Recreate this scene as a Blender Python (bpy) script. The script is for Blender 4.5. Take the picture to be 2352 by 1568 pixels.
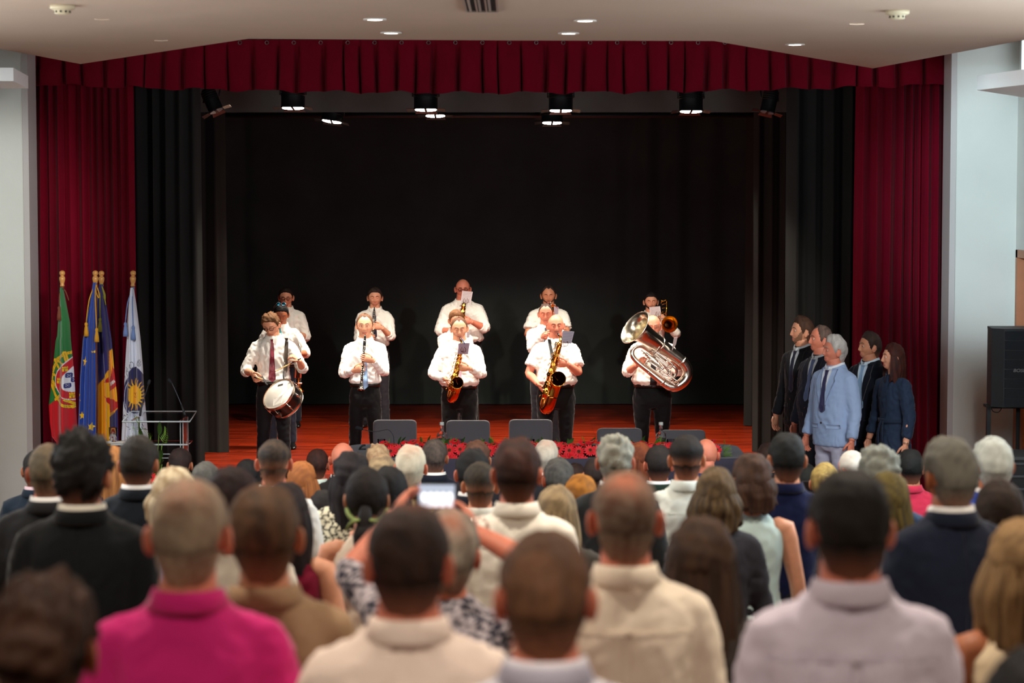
import bpy, math, random
import numpy as np
from mathutils import Vector, Matrix
from mathutils.bvhtree import BVHTree

for _o in list(bpy.data.objects):
    bpy.data.objects.remove(_o)
SC = bpy.context.scene
COL = SC.collection
random.seed(7)
PI = math.pi

# ------------------------------------------------------------------ camera
F = 5200.0                       # focal length in pixels of the 2352 px frame
TILT = math.atan(344 / F)
CZ = 3.70                        # camera height; stage floor is at SZ
SZ = 0.75
cam_d = bpy.data.cameras.new('camera')
cam = bpy.data.objects.new('camera', cam_d)
COL.objects.link(cam)
cam.location = (0, 0, CZ)
cam.rotation_euler = (PI / 2 - TILT, 0, 0)
cam_d.sensor_width = 36
cam_d.lens = F / 2352 * 36
cam_d.clip_end = 200
cam_d.dof.use_dof = True
cam_d.dof.focus_distance = 23.5
cam_d.dof.aperture_fstop = 3.0
SC.camera = cam

# ------------------------------------------------------------------ world, exposure, lights
w = bpy.data.worlds.new('world')
SC.world = w
w.use_nodes = True
w.node_tree.nodes['Background'].inputs[0].default_value = (0.75, 0.85, 1.0, 1)
w.node_tree.nodes['Background'].inputs[1].default_value = 0.02
SC.view_settings.view_transform = 'Standard'
SC.view_settings.look = 'None'
SC.view_settings.exposure = 0.0
SC.view_settings.gamma = 1.0
SC.view_settings.use_curve_mapping = False


def light(kind, name, loc, target, energy, col, size=0.3, size_y=None, spot=60, blend=0.5):
    d = bpy.data.lights.new(name, kind)
    d.energy = energy
    d.color = col
    if kind == 'AREA':
        d.size = size
        if size_y:
            d.shape = 'RECTANGLE'
            d.size_y = size_y
    elif kind == 'SPOT':
        d.spot_size = math.radians(spot)
        d.spot_blend = blend
        d.shadow_soft_size = size
    else:
        d.shadow_soft_size = size
    o = bpy.data.objects.new(name, d)
    COL.objects.link(o)
    o.location = loc
    v = Vector(target) - Vector(loc)
    o.rotation_euler = v.to_track_quat('-Z', 'Y').to_euler()
    return o


WARM = (1.0, 0.88, 0.74)
STG = (1.0, 0.90, 0.76)
COOL = (0.72, 0.88, 1.0)
# front-of-house spots in the hall ceiling, aimed at the band
for x in (-3.2, -1.1, 1.1, 3.2):
    light('SPOT', 'front_spot_light', (x, 13.0, 4.72), (x * 0.55, 24.5, 1.9), 1120, STG, 0.12, spot=15, blend=0.6)
for x, tx, ty, e in ((-3.4, -3.7, 19.9, 620), (3.3, 3.15, 19.6, 420)):
    light('SPOT', 'apron_fill_light', (x, 13.0, 4.72), (tx, ty, 1.75), e, (1.0, 0.96, 0.92), 0.12, spot=19, blend=0.8)  # added fills that brighten the flags and the officials, no fixture seen
# stage lamps above the band
for x, y in ((-2.2, 22.9), (-0.9, 22.9), (0.5, 22.9), (1.8, 22.9), (-2.0, 25.9), (-0.85, 25.9), (0.5, 25.9), (2.0, 25.9)):
    light('SPOT', 'stage_spot_light', (x, y, 4.35), (x, y + 0.25, 0.75), 480, STG, 0.1, spot=112, blend=0.8)
# hall downlights
for y in (15.2, 12.2, 9.0, 6.0, 3.0):
    for x in (-3.4, -1.2, 1.0, 3.2):
        light('SPOT', 'hall_downlight', (x, y, 4.74), (x, y, 0), 165, WARM, 0.07, spot=125, blend=0.7)
light('SPOT', 'hall_downlight', (0.35, 8.25, 4.74), (0.3, 8.4, 0), 150, WARM, 0.07, spot=60, blend=0.7)
# added area fills out of view at both side walls, standing in for daylight
light('AREA', 'daylight_fill_right', (4.45, 13.0, 3.85), (0, 17.5, 1.4), 210, COOL, 5.6, 1.2)
light('AREA', 'daylight_fill_left', (-4.85, 13.0, 3.85), (-1, 17.5, 1.4), 120, (0.95, 0.97, 1.0), 5.6, 1.2)
light('SPOT', 'wall_fill_right', (0.6, 11.5, 4.62), (4.2, 20.0, 3.6), 3000, (0.66, 0.88, 1.0), 0.3, spot=17, blend=0.7)  # added cool ceiling fill brightening the right wall, not daylight
light('SPOT', 'wall_fill_left', (-1.2, 11.5, 4.62), (-4.6, 20.3, 3.4), 2000, (0.95, 1.0, 0.98), 0.3, spot=15, blend=0.7)  # added ceiling fill brightening the left wall, not daylight


light('SPOT', 'ledge_fill_right', (1.0, 13.2, 4.72), (3.9, 17.3, 4.56), 260, (0.9, 0.97, 1.0), 0.08, spot=12, blend=0.5)  # added narrow fill that whitens the right ledge
light('SPOT', 'ledge_fill_left', (-1.2, 13.2, 4.72), (-4.15, 17.3, 4.56), 220, (1.0, 0.98, 0.94), 0.08, spot=12, blend=0.5)  # added narrow fill that whitens the left ledge


def pix(x, y, Y):
    """world point at depth Y seen at pixel x, y"""
    u = (x - 1176) / F
    v = (784 - y) / F
    dy = math.cos(TILT) + v * math.sin(TILT)
    dz = -math.sin(TILT) + v * math.cos(TILT)
    s = Y / dy
    return Vector((u * s, Y, CZ + dz * s))


# ------------------------------------------------------------------ materials
def _mat(name):
    m = bpy.data.materials.new(name)
    m.use_nodes = True
    nt = m.node_tree
    return m, nt, nt.nodes, nt.links, nt.nodes['Principled BSDF']


def rgb(*c):
    """sRGB 0-255 -> linear rgba"""
    return tuple(((x / 255) / 12.92 if x / 255 <= 0.04045 else ((x / 255 + 0.055) / 1.055) ** 2.4) for x in c) + (1,)


_mc = {}


def mat(name, col, rough=0.5, metal=0.0, bump=0.0, bscale=40, var=0.0, vscale=8, stretch=(1, 1, 1), sheen=0.0, coat=0.0,
        trans=0.0, sub=0.0, spec=None, emit=None):
    key = (name, tuple(col), rough, metal)
    if key in _mc:
        return _mc[key]
    m, nt, N, L, b = _mat(name)
    b.inputs['Base Color'].default_value = col
    b.inputs['Roughness'].default_value = rough
    b.inputs['Metallic'].default_value = metal
    if spec is not None:
        b.inputs['Specular IOR Level'].default_value = spec
    if sheen:
        b.inputs['Sheen Weight'].default_value = sheen
        b.inputs['Sheen Roughness'].default_value = 0.4
    if coat:
        b.inputs['Coat Weight'].default_value = coat
        b.inputs['Coat Roughness'].default_value = 0.12
    if trans:
        b.inputs['Transmission Weight'].default_value = trans
        b.inputs['IOR'].default_value = 1.35
    if sub:
        b.inputs['Subsurface Weight'].default_value = sub
        b.inputs['Subsurface Radius'].default_value = (0.02, 0.008, 0.004)
        b.inputs['Subsurface Scale'].default_value = 0.5
    if emit:
        b.inputs['Emission Color'].default_value = col
        b.inputs['Emission Strength'].default_value = emit
    if bump or var:
        tc = N.new('ShaderNodeTexCoord')
        mp = N.new('ShaderNodeMapping')
        mp.inputs['Scale'].default_value = stretch
        L.new(tc.outputs['Object'], mp.inputs[0])
    if var:
        n = N.new('ShaderNodeTexNoise')
        n.inputs['Scale'].default_value = vscale
        n.inputs['Detail'].default_value = 5
        L.new(mp.outputs[0], n.inputs['Vector'])
        r = N.new('ShaderNodeValToRGB')
        r.color_ramp.elements[0].position = 0.3
        r.color_ramp.elements[1].position = 0.7
        r.color_ramp.elements[0].color = tuple(c * (1 - var) for c in col[:3]) + (1,)
        r.color_ramp.elements[1].color = tuple(min(1, c * (1 + var)) for c in col[:3]) + (1,)
        L.new(n.outputs[0], r.inputs[0])
        L.new(r.outputs[0], b.inputs['Base Color'])
    if bump:
        n2 = N.new('ShaderNodeTexNoise')
        n2.inputs['Scale'].default_value = bscale
        n2.inputs['Detail'].default_value = 4
        L.new(mp.outputs[0], n2.inputs['Vector'])
        bp = N.new('ShaderNodeBump')
        bp.inputs['Strength'].default_value = bump
        bp.inputs['Distance'].default_value = 0.01
        L.new(n2.outputs[0], bp.inputs['Height'])
        L.new(bp.outputs[0], b.inputs['Normal'])
    _mc[key] = m
    return m


def attr_mat(name, rough=0.6, sheen=0.0, bump=0.0, bscale=200, spec=0.3, stretch=(1, 1, 1)):
    """takes its colours from the object's own colour attribute (print, dye, hair colour)"""
    if name in _mc:
        return _mc[name]
    m, nt, N, L, b = _mat(name)
    a = N.new('ShaderNodeAttribute')
    a.attribute_name = 'Col'
    L.new(a.outputs['Color'], b.inputs['Base Color'])
    b.inputs['Roughness'].default_value = rough
    b.inputs['Specular IOR Level'].default_value = spec
    if sheen:
        b.inputs['Sheen Weight'].default_value = sheen
    if bump:
        tc = N.new('ShaderNodeTexCoord')
        mp = N.new('ShaderNodeMapping')
        mp.inputs['Scale'].default_value = stretch
        L.new(tc.outputs['Object'], mp.inputs[0])
        n2 = N.new('ShaderNodeTexNoise')
        n2.inputs['Scale'].default_value = bscale
        n2.inputs['Detail'].default_value = 3
        L.new(mp.outputs[0], n2.inputs['Vector'])
        bp = N.new('ShaderNodeBump')
        bp.inputs['Strength'].default_value = bump
        bp.inputs['Distance'].default_value = 0.006
        L.new(n2.outputs[0], bp.inputs['Height'])
        L.new(bp.outputs[0], b.inputs['Normal'])
    _mc[name] = m
    return m


# ------------------------------------------------------------------ mesh helpers
class MB:
    def __init__(self):
        self.v = []
        self.f = []
        self.m = []

    def add(self, verts, faces, mi=0):
        n = len(self.v)
        self.v.extend([tuple(map(float, p)) for p in verts])
        self.f.extend([tuple(i + n for i in f) for f in faces])
        self.m.extend([mi] * len(faces))

    def loft(self, rings, mi=0, cap=True, closed=True):
        n = len(rings[0])
        V = [p for r in rings for p in r]
        Fc = []
        for i in range(len(rings) - 1):
            for j in range(n if closed else n - 1):
                k = (j + 1) % n
                Fc.append((i * n + j, i * n + k, (i + 1) * n + k, (i + 1) * n + j))
        if cap and closed:
            Fc.append(tuple(range(n))[::-1])
            Fc.append(tuple(range((len(rings) - 1) * n, len(rings) * n)))
        self.add(V, Fc, mi)

    def tube(self, pts, rad, seg=8, mi=0, cap=True, flat=1.0, up=None, smooth=0):
        P = [Vector(p) for p in pts]
        if not hasattr(rad, '__len__'):
            rad = [rad] * len(P)
        rad = list(rad)
        for _ in range(smooth):
            Q, R = [], []
            n = len(P)
            for i in range(n - 1):
                p0, p1, p2, p3 = P[max(i - 1, 0)], P[i], P[i + 1], P[min(i + 2, n - 1)]
                Q.append(p1)
                R.append(rad[i])
                Q.append((p1 + p2) * 0.5625 - (p0 + p3) * 0.0625)
                R.append((rad[i] + rad[i + 1]) / 2)
            Q.append(P[-1])
            R.append(rad[-1])
            P, rad = Q, R
        rings = []
        prev = None
        for i, p in enumerate(P):
            t = (P[min(i + 1, len(P) - 1)] - P[max(i - 1, 0)])
            if t.length < 1e-9:
                t = Vector((0, 0, 1))
            t.normalize()
            if prev is None:
                a = Vector(up) if up else (Vector((0, 0, 1)) if abs(t.z) < 0.9 else Vector((0, 1, 0)))
                a = (a - t * a.dot(t)).normalized()
            else:
                a = (prev - t * prev.dot(t)).normalized()
            prev = a
            b = t.cross(a)
            rings.append([p + a * (math.cos(2 * PI * k / seg) * rad[i] * flat) + b * (math.sin(2 * PI * k / seg) * rad[i]) for k in range(seg)])
        self.loft(rings, mi, cap)

    def box(self, a, b, mi=0, bev=0.0):
        (x0, y0, z0), (x1, y1, z1) = a, b
        V = [(x0, y0, z0), (x1, y0, z0), (x1, y1, z0), (x0, y1, z0), (x0, y0, z1), (x1, y0, z1), (x1, y1, z1), (x0, y1, z1)]
        self.add(V, [(0, 3, 2, 1), (4, 5, 6, 7), (0, 1, 5, 4), (1, 2, 6, 5), (2, 3, 7, 6), (3, 0, 4, 7)], mi)

    def sphere(self, c, r, seg=10, rings=7, mi=0, R=None):
        if not hasattr(r, '__len__'):
            r = (r, r, r)
        V = []
        for i in range(rings + 1):
            t = PI * i / rings
            for j in range(seg):
                a = 2 * PI * j / seg
                p = Vector((r[0] * math.sin(t) * math.cos(a), r[1] * math.sin(t) * math.sin(a), r[2] * math.cos(t)))
                if R is not None:
                    p = R @ p
                V.append(p + Vector(c))
        Fc = []
        for i in range(rings):
            for j in range(seg):
                k = (j + 1) % seg
                Fc.append((i * seg + j, (i + 1) * seg + j, (i + 1) * seg + k, i * seg + k))
        self.add(V, Fc, mi)

    def lathe(self, prof, c=(0, 0, 0), axis=(0, 0, 1), seg=20, mi=0, cap=True):
        """prof = [(radius, height)]"""
        ax = Vector(axis).normalized()
        a = Vector((1, 0, 0)) if abs(ax.x) < 0.9 else Vector((0, 1, 0))
        a = (a - ax * a.dot(ax)).normalized()
        b = ax.cross(a)
        rings = [[Vector(c) + ax * h + (a * math.cos(2 * PI * k / seg) + b * math.sin(2 * PI * k / seg)) * r for k in range(seg)] for r, h in prof]
        self.loft(rings, mi, cap)

    def prism(self, poly, z0, z1, mi=0):
        n = len(poly)
        V = [(x, y, z0) for x, y in poly] + [(x, y, z1) for x, y in poly]
        Fc = [tuple(range(n))[::-1], tuple(range(n, 2 * n))] + [(i, (i + 1) % n, n + (i + 1) % n, n + i) for i in range(n)]
        self.add(V, Fc, mi)

    def xf(self, M):
        self.v = [tuple(M @ Vector(p)) for p in self.v]
        return self

    def mesh(self, name, mats, smooth=True, cols=None):
        me = bpy.data.meshes.new(name)
        me.from_pydata(self.v, [], self.f)
        if not isinstance(mats, (list, tuple)):
            mats = [mats]
        for m in mats:
            me.materials.append(m)
        if len(mats) > 1:
            me.polygons.foreach_set('material_index', self.m)
        if smooth:
            me.polygons.foreach_set('use_smooth', [True] * len(me.polygons))
        if cols is not None:
            set_cols(me, cols)
        me.update()
        return me

    def build(self, name, mats, parent=None, smooth=True, cols=None, angle=None):
        me = self.mesh(name, mats, smooth, cols)
        if angle and smooth:
            me.set_sharp_from_angle(angle=math.radians(angle))
        o = bpy.data.objects.new(name, me)
        COL.objects.link(o)
        if parent:
            o.parent = parent
        return o


def set_cols(me, cols):
    a = me.color_attributes.new('Col', 'FLOAT_COLOR', 'POINT')
    c = np.ones((len(me.vertices), 4), dtype=np.float32)
    c[:, :3] = cols
    a.data.foreach_set('color', c.ravel())


def tag(o, label=None, cat=None, group=None, kind=None):
    if label:
        o['label'] = label
    if cat:
        o['category'] = cat
    if group:
        o['group'] = group
    if kind:
        o['kind'] = kind
    return o


def empty(name, loc, rz=0):
    o = bpy.data.objects.new(name, None)
    o.empty_display_size = 0.2
    COL.objects.link(o)
    o.location = loc
    o.rotation_euler = (0, 0, rz)
    return o


def copy_tree(o, parent=None):
    c = o.copy()
    COL.objects.link(c)
    if parent:
        c.parent = parent
    for ch in list(o.children):
        copy_tree(ch, c)
    return c


_rs = np.random.RandomState(3)
_nd = _rs.normal(size=(12, 3))
_np = _rs.uniform(0, 6.28, 12)


def nz(P, freq, seed=0):
    """cheap smooth noise in -1..1 on an (n,3) array"""
    out = np.zeros(len(P))
    for i in range(6):
        d = _nd[(i + seed) % 12] * freq * (1 + 0.35 * i)
        out += np.sin(P @ d + _np[(i * 5 + seed) % 12] + seed) / (1 + 0.3 * i)
    return out / 2.2


def sst(a, b, x):
    t = np.clip((x - a) / (b - a), 0, 1)
    return t * t * (3 - 2 * t)


def remesh(mb, voxel, smooth=6, fac=0.6):
    me = mb.mesh('tmp', [], False)
    o = bpy.data.objects.new('tmp', me)
    COL.objects.link(o)
    r = o.modifiers.new('r', 'REMESH')
    r.mode = 'VOXEL'
    r.voxel_size = voxel
    if smooth:
        s = o.modifiers.new('s', 'SMOOTH')
        s.iterations = smooth
        s.factor = fac
    dg = bpy.context.evaluated_depsgraph_get()
    ev = o.evaluated_get(dg)
    me2 = bpy.data.meshes.new_from_object(ev)
    bpy.data.objects.remove(o)
    bpy.data.meshes.remove(me)
    return me2


def me_arr(me):
    a = np.empty(len(me.vertices) * 3)
    me.vertices.foreach_get('co', a)
    return a.reshape(-1, 3)


def me_obj(me, name, mats, parent, arr=None):
    if arr is not None:
        me.vertices.foreach_set('co', arr.ravel())
    me.materials.clear()
    for m in (mats if isinstance(mats, (list, tuple)) else [mats]):
        me.materials.append(m)
    me.polygons.foreach_set('use_smooth', [True] * len(me.polygons))
    me.name = name
    me.update()
    o = bpy.data.objects.new(name, me)
    COL.objects.link(o)
    if parent:
        o.parent = parent
    return o
# ------------------------------------------------------------------ people
def head_surf(az, el_t, jaw=1.0, face=1.0):
    """az: azimuth, 0 = face (+y), t: polar angle from the crown.  Returns (n,3)."""
    dx = np.sin(el_t) * np.sin(az)
    dy = np.sin(el_t) * np.cos(az)
    dz = np.cos(el_t)
    x = 0.0810 * dx
    y = np.where(dy > 0, 0.088 * dy, 0.104 * dy)
    z = np.where(dz > 0, 0.112 * dz, 0.118 * dz)
    # cranium fuller at the back and sides above the ear
    x = x * (1 + 0.05 * sst(0.1, 0.8, -dy) * sst(-0.5, 0.3, dz))
    # box the cranium a little
    x = x * (1 + 0.06 * np.exp(-((dz - 0.45) / 0.35) ** 2))
    low = sst(-0.02, -0.114, z)
    x = x * (1 - 0.30 * low / jaw * (0.4 + 0.6 * sst(-0.2, 0.6, dy)))
    y = np.where(dy < 0, y * (1 - 0.42 * sst(-0.01, -0.11, z)), y)
    fr = sst(0.1, 0.75, dy)
    # flat face, chin
    y = y + fr * (-0.006 * np.exp(-((z + 0.01) / 0.05) ** 2) * (np.abs(x) < 0.2))
    y = y + fr * 0.024 * sst(-0.05, -0.115, z) * np.exp(-(x / 0.045) ** 2)
    z = z + fr * 0.004 * sst(-0.09, -0.12, z)
    g = lambda a, s: np.exp(-(a / s) ** 2)
    if face:
        ax = np.abs(x)
        y = y - fr * 0.011 * g(ax - 0.031, 0.015) * g(z - 0.004, 0.012)          # sockets
        y = y + fr * 0.006 * g(ax - 0.028, 0.024) * g(z - 0.026, 0.009)          # brow
        nose = np.interp(z, [-0.052, -0.044, -0.036, -0.026, 0.0, 0.018, 0.03], [0, 0.012, 0.024, 0.022, 0.010, 0.004, 0])
        wn = np.interp(z, [-0.05, -0.038, -0.02, 0.02], [0.016, 0.015, 0.009, 0.008])
        y = y + fr * nose * np.exp(-(ax / wn) ** 2)
        y = y + fr * 0.0065 * g(x, 0.024) * (g(z + 0.066, 0.005) + 1.1 * g(z + 0.078, 0.006))
        y = y - fr * 0.004 * g(x, 0.022) * g(z + 0.072, 0.003)
        y = y + fr * 0.005 * g(ax - 0.042, 0.016) * g(z + 0.028, 0.018)          # cheek bones
        y = y - fr * 0.004 * g(ax - 0.036, 0.014) * g(z + 0.066, 0.02)
    return np.stack([x, y, z], -1)


def head_grid(nu, nv, front=1.0, tmax=PI * 0.93):
    s = np.linspace(-1, 1, nu, endpoint=False)
    az = PI * np.sign(s) * np.abs(s) ** front
    t = np.linspace(0.02, tmax, nv)
    A, T = np.meshgrid(az, t)
    return A, T


def grid_faces(nu, nv, keep=None, wrap=True):
    Fc = []
    for i in range(nv - 1):
        for j in range(nu if wrap else nu - 1):
            k = (j + 1) % nu
            a, b, c, d = i * nu + j, (i + 1) * nu + j, (i + 1) * nu + k, i * nu + k
            if keep is None or (keep[a] or keep[b] or keep[c] or keep[d]):
                Fc.append((a, b, c, d))
    return Fc


def hand(mb, W, d, n, side, curl=0.6, k=1.0, spread=0.0, mi=0, seg=6):
    """W wrist, d direction of the fingers, n palm normal (towards what is held), side +1 if thumb lies to d x n"""
    W, d, n = Vector(W), Vector(d).normalized(), Vector(n)
    n = (n - d * n.dot(d)).normalized()
    s = d.cross(n) * side
    rings = []
    for f, a, b in ((-0.02, 0.024, 0.019), (0.0, 0.027, 0.018), (0.035, 0.038, 0.016), (0.075, 0.042, 0.014), (0.092, 0.038, 0.010)):
        c = W + d * f * k
        rings.append([c + s * (math.cos(2 * PI * j / 8) * a * k) + n * (math.sin(2 * PI * j / 8) * b * k) for j in range(8)])
    mb.loft(rings, mi)
    for i, (off, ln, cu) in enumerate(((0.030, 0.070, 0.9), (0.010, 0.079, 1.0), (-0.011, 0.073, 1.05), (-0.030, 0.058, 1.15))):
        p = W + d * (0.078 * k) + s * off * k
        dd = (d + s * (off * spread * 8)).normalized()
        pts = [p, ]
        ang = 0.0
        for q, fr in enumerate((0.45, 0.31, 0.24)):
            ang += curl * cu * (0.7, 0.9, 0.6)[q]
            v = dd * math.cos(ang) + n * math.sin(ang)
            p = p + v * ln * fr * k
            pts.append(p)
        mb.tube(pts, [0.0095 * k, 0.0088 * k, 0.0080 * k, 0.0058 * k], seg, mi)
    p = W + d * 0.022 * k + s * 0.026 * k
    a = (d * 0.62 + s * 0.62 + n * 0.35).normalized()
    b = (d * 0.82 + s * 0.12 + n * 0.5).normalized()
    mb.tube([p - a * 0.01, p + a * 0.033 * k, p + a * 0.033 * k + b * 0.032 * k, p + a * 0.033 * k + b * 0.055 * k],
            [0.014 * k, 0.0115 * k, 0.0095 * k, 0.006 * k], seg, mi)


def ik(S, Wt, pole, l1, l2):
    S, Wt, pole = Vector(S), Vector(Wt), Vector(pole)
    v = Wt - S
    D = v.length
    mx = (l1 + l2) * 0.995
    if D > mx:
        Wt = S + v * (mx / D)
        v = Wt - S
        D = mx
    a = (l1 * l1 - l2 * l2 + D * D) / (2 * D)
    h = math.sqrt(max(l1 * l1 - a * a, 0))
    u = v.normalized()
    q = pole - S
    q = (q - u * q.dot(u)).normalized()
    return S + u * a + q * h, Wt


SKIN = {'fair': (222, 158, 126), 'mid': (205, 138, 104), 'tan': (176, 108, 74), 'red': (214, 130, 104), 'olive': (190, 128, 92)}


def skin_mat(k):
    c = rgb(*SKIN[k])
    return mat('skin_' + k, c, 0.48, var=0.10, vscale=18, bump=0.08, bscale=160, sub=0.08, spec=0.4)


def cloth_mat(c, kind='cotton'):
    nm = '%s_%d_%d_%d' % ((kind,) + tuple(c))
    col = rgb(*c)
    if kind == 'shirt':
        return mat(nm, col, 0.8, bump=0.5, bscale=11, stretch=(1, 1, 0.55), sheen=0.1, spec=0.2)
    if kind == 'suit':
        return mat(nm, col, 0.82, bump=0.45, bscale=9, stretch=(1, 1, 0.6), sheen=0.15, spec=0.15)
    if kind == 'knit':
        return mat(nm, col, 0.9, bump=0.5, bscale=10, sheen=0.25, spec=0.15)
    return mat(nm, col, 0.75, bump=0.5, bscale=14, spec=0.3)


def seg_pat(P, pattern, c1, c2):
    """printed / woven cloth colours on vertices (n,3)"""
    n = len(P)
    C = np.tile(np.array(c1[:3]), (n, 1))
    c2 = np.array(c2[:3])
    if pattern == 'floral':
        a = nz(P, 95, 2) + nz(P, 140, 5)
        mk = a > 0.1
    elif pattern == 'geo':
        u = P[:, 0] * 30 + P[:, 1] * 8
        v = P[:, 2] * 24
        w_ = np.abs(((u + np.abs((v % 2) - 1) * 0.8) % 1) - 0.5)
        mk = (w_ < 0.12) | (np.abs((v + (np.floor(u) % 2) * 0.5) % 1 - 0.5) < 0.1)
    elif pattern == 'dots':
        u, v = P[:, 0] * 22, P[:, 2] * 22
        mk = ((u + 0.5 * (np.floor(v) % 2)) % 1 - 0.5) ** 2 + (v % 1 - 0.5) ** 2 < 0.05
    elif pattern == 'stripes':
        mk = (P[:, 2] * 95 % 1) < 0.4
    else:
        mk = np.zeros(n, bool)
    C[mk] = c2
    return C


HAIRLINE_AZ = [0, 0.55, 0.9, 1.15, 1.38, 1.52, 1.62, 1.95, 2.15, 2.5, PI]
HL = {
    'short':    [0.66, 0.64, 0.50, 0.25, -0.18, -0.22, 0.10, 0.08, -0.50, -0.88, -1.0],
    'recede':   [0.78, 0.90, 0.72, 0.36, -0.15, -0.20, 0.12, 0.10, -0.50, -0.85, -1.0],
    'fringe':   [1.20, 1.20, 1.00, 0.30, -0.10, -0.15, 0.12, 0.10, -0.50, -0.85, -1.0],
    'long':     [0.62, 0.60, 0.35, 0.05, -0.45, -0.60, -0.70, -0.75, -0.80, -0.80, -0.80],
}


def build_hair(H, parent, style, col, col2, thick, lod, length, seed, crown, HM, k):
    nu, nv = (56, 40) if lod else (44, 30)
    A, T = head_grid(nu, nv, 1.0, PI * 0.93)
    az, t = A.ravel(), T.ravel()
    P = head_surf(az, t, face=0)
    dz = np.cos(t)
    key = style if style in HL else ('long' if style in ('long', 'bob', 'pony', 'updo', 'bun') else 'short')
    line = np.interp(np.abs(az), HAIRLINE_AZ, HL[key]) + 0.03 * nz(P, 60, seed)
    m = dz - line
    if style == 'fringe':
        m = np.minimum(m, 0.38 + 0.1 * nz(P, 25, seed) - dz)
    N = P / np.linalg.norm(P, axis=1)[:, None]
    fade = 1.0
    if style == 'fringe':
        th = thick * sst(0, 0.2, m)
    else:
        th = thick * (0.25 + 0.75 * sst(0.0, 0.5, m)) * sst(-0.02, 0.06, m) * (1 + 0.5 * sst(0.3, 0.9, dz))
        if style in ('fade',):
            th = thick * (0.12 + 0.88 * sst(-0.1, 0.55, dz)) * sst(-0.02, 0.06, m)
    rough = {'curly': 0.45, 'fringe': 0.1, 'fade': 0.12}.get(style, 0.2)
    th = th * (1 + rough * nz(P, 70 if style == 'curly' else 45, seed) + 0.12 * nz(P * np.array([1, 1, 0.25]), 160, seed + 3))
    if style == 'curly':
        th = th + 0.0045 * nz(P, 230, seed + 1) * (m > 0.05) + 0.004 * nz(P, 110, seed + 7) * (m > 0.05)
    Q = P + N * (th - np.where(m < 0, 0.004, 0))[:, None]
    if style == 'quiff':
        Q[:, 2] += 0.016 * np.exp(-((Q[:, 1] - 0.05) / 0.035) ** 2) * (m > 0.03) * (P[:, 2] > 0.05)
    keep = m > -0.01
    # colour
    c1, c2 = np.array(col[:3]), np.array(col2[:3])
    f = np.clip(0.5 + 0.6 * nz(P * np.array([1, 1, 0.4]), 60, seed + 5) + 0.45 * nz(P * np.array([1, 1, 0.3]), 170, seed + 9), 0, 1)
    f = np.clip(f * 0.7 + 0.5 * sst(0.25, -0.2, dz) * (np.abs(az) < 2.3), 0, 1)
    C = c1 * (1 - f[:, None]) + c2 * f[:, None]
    if crown:
        sk = np.array(rgb(190, 112, 84)[:3])
        cr, amt = crown
        cp = np.array((0.0, -0.055, 0.095)) if cr == 'back' else np.array((0.0, 0.02, 0.11))
        d = np.linalg.norm((P - cp) / np.array((1.0, 1.0, 1.0)), axis=1)
        g = amt * np.exp(-(d / 0.05) ** 2) * (0.75 + 0.4 * nz(P, 60, seed + 8))
        g = np.clip(g, 0, 0.85)[:, None]
        C = C * (1 - g) + sk * g
    if style == 'fade':
        g = (0.75 * sst(0.25, -0.45, dz) * (0.8 + 0.3 * nz(P, 80, seed)))[:, None]
        g = np.clip(g, 0, 0.9)
        C = C * (1 - g) + np.array(rgb(186, 122, 90)[:3]) * g
    fc = grid_faces(nu, nv, keep)
    mb = MB()
    mb.add(Q, fc)
    cols = [C]
    if style in ('short', 'recede', 'fringe', 'fade', 'quiff', 'curly', 'bald') and style != 'bald':
        # nape hair running down the neck to a soft point
        na, nr_ = 22, 10
        rows, cc = [], []
        for i in range(nr_):
            q = i / (nr_ - 1)
            z = -0.030 - 0.092 * q
            ha = math.radians(82 - 50 * q ** 1.5)
            a = np.linspace(-ha, ha, na)
            hx = 0.078 - 0.009 * q
            hy = 0.0985 - 0.0225 * q ** 0.8
            th_ = (0.75 * thick + 0.001) * (1 - q) ** 0.9 * (1 if style != 'fade' else 0.3) + 0.0015
            ed = np.clip((ha - np.abs(a)) / 0.35, 0, 1)
            e_ = th_ * ed - 0.004 * (1 - ed) - (0.004 if q > 0.95 else 0)
            zz = z + (0.010 * np.cos(a) - 0.006) * q + 0.005 * nz(np.stack([a, a, a * 0 + q], -1), 6, seed)
            rows.append(np.stack([(hx + e_) * np.sin(a), -0.012 - (hy + e_) * np.cos(a) + 0.006, zz], -1))
            fq = np.clip(0.55 + 0.5 * nz(np.stack([a * 0.07, a * 0.05, a * 0 + q * 0.04], -1), 120, seed), 0, 1)[:, None]
            c_ = c1 * (1 - fq) + c2 * fq
            sk_ = np.array(rgb(180, 112, 82)[:3])
            mq = (0.55 if style != 'fade' else 0.9) * q ** 1.2
            cc.append(c_ * (1 - mq) + sk_ * mq)
        mb.add(np.concatenate(rows), [f[::-1] for f in grid_faces(na, nr_, None, wrap=False)])
        cols.append(np.concatenate(cc))
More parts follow.
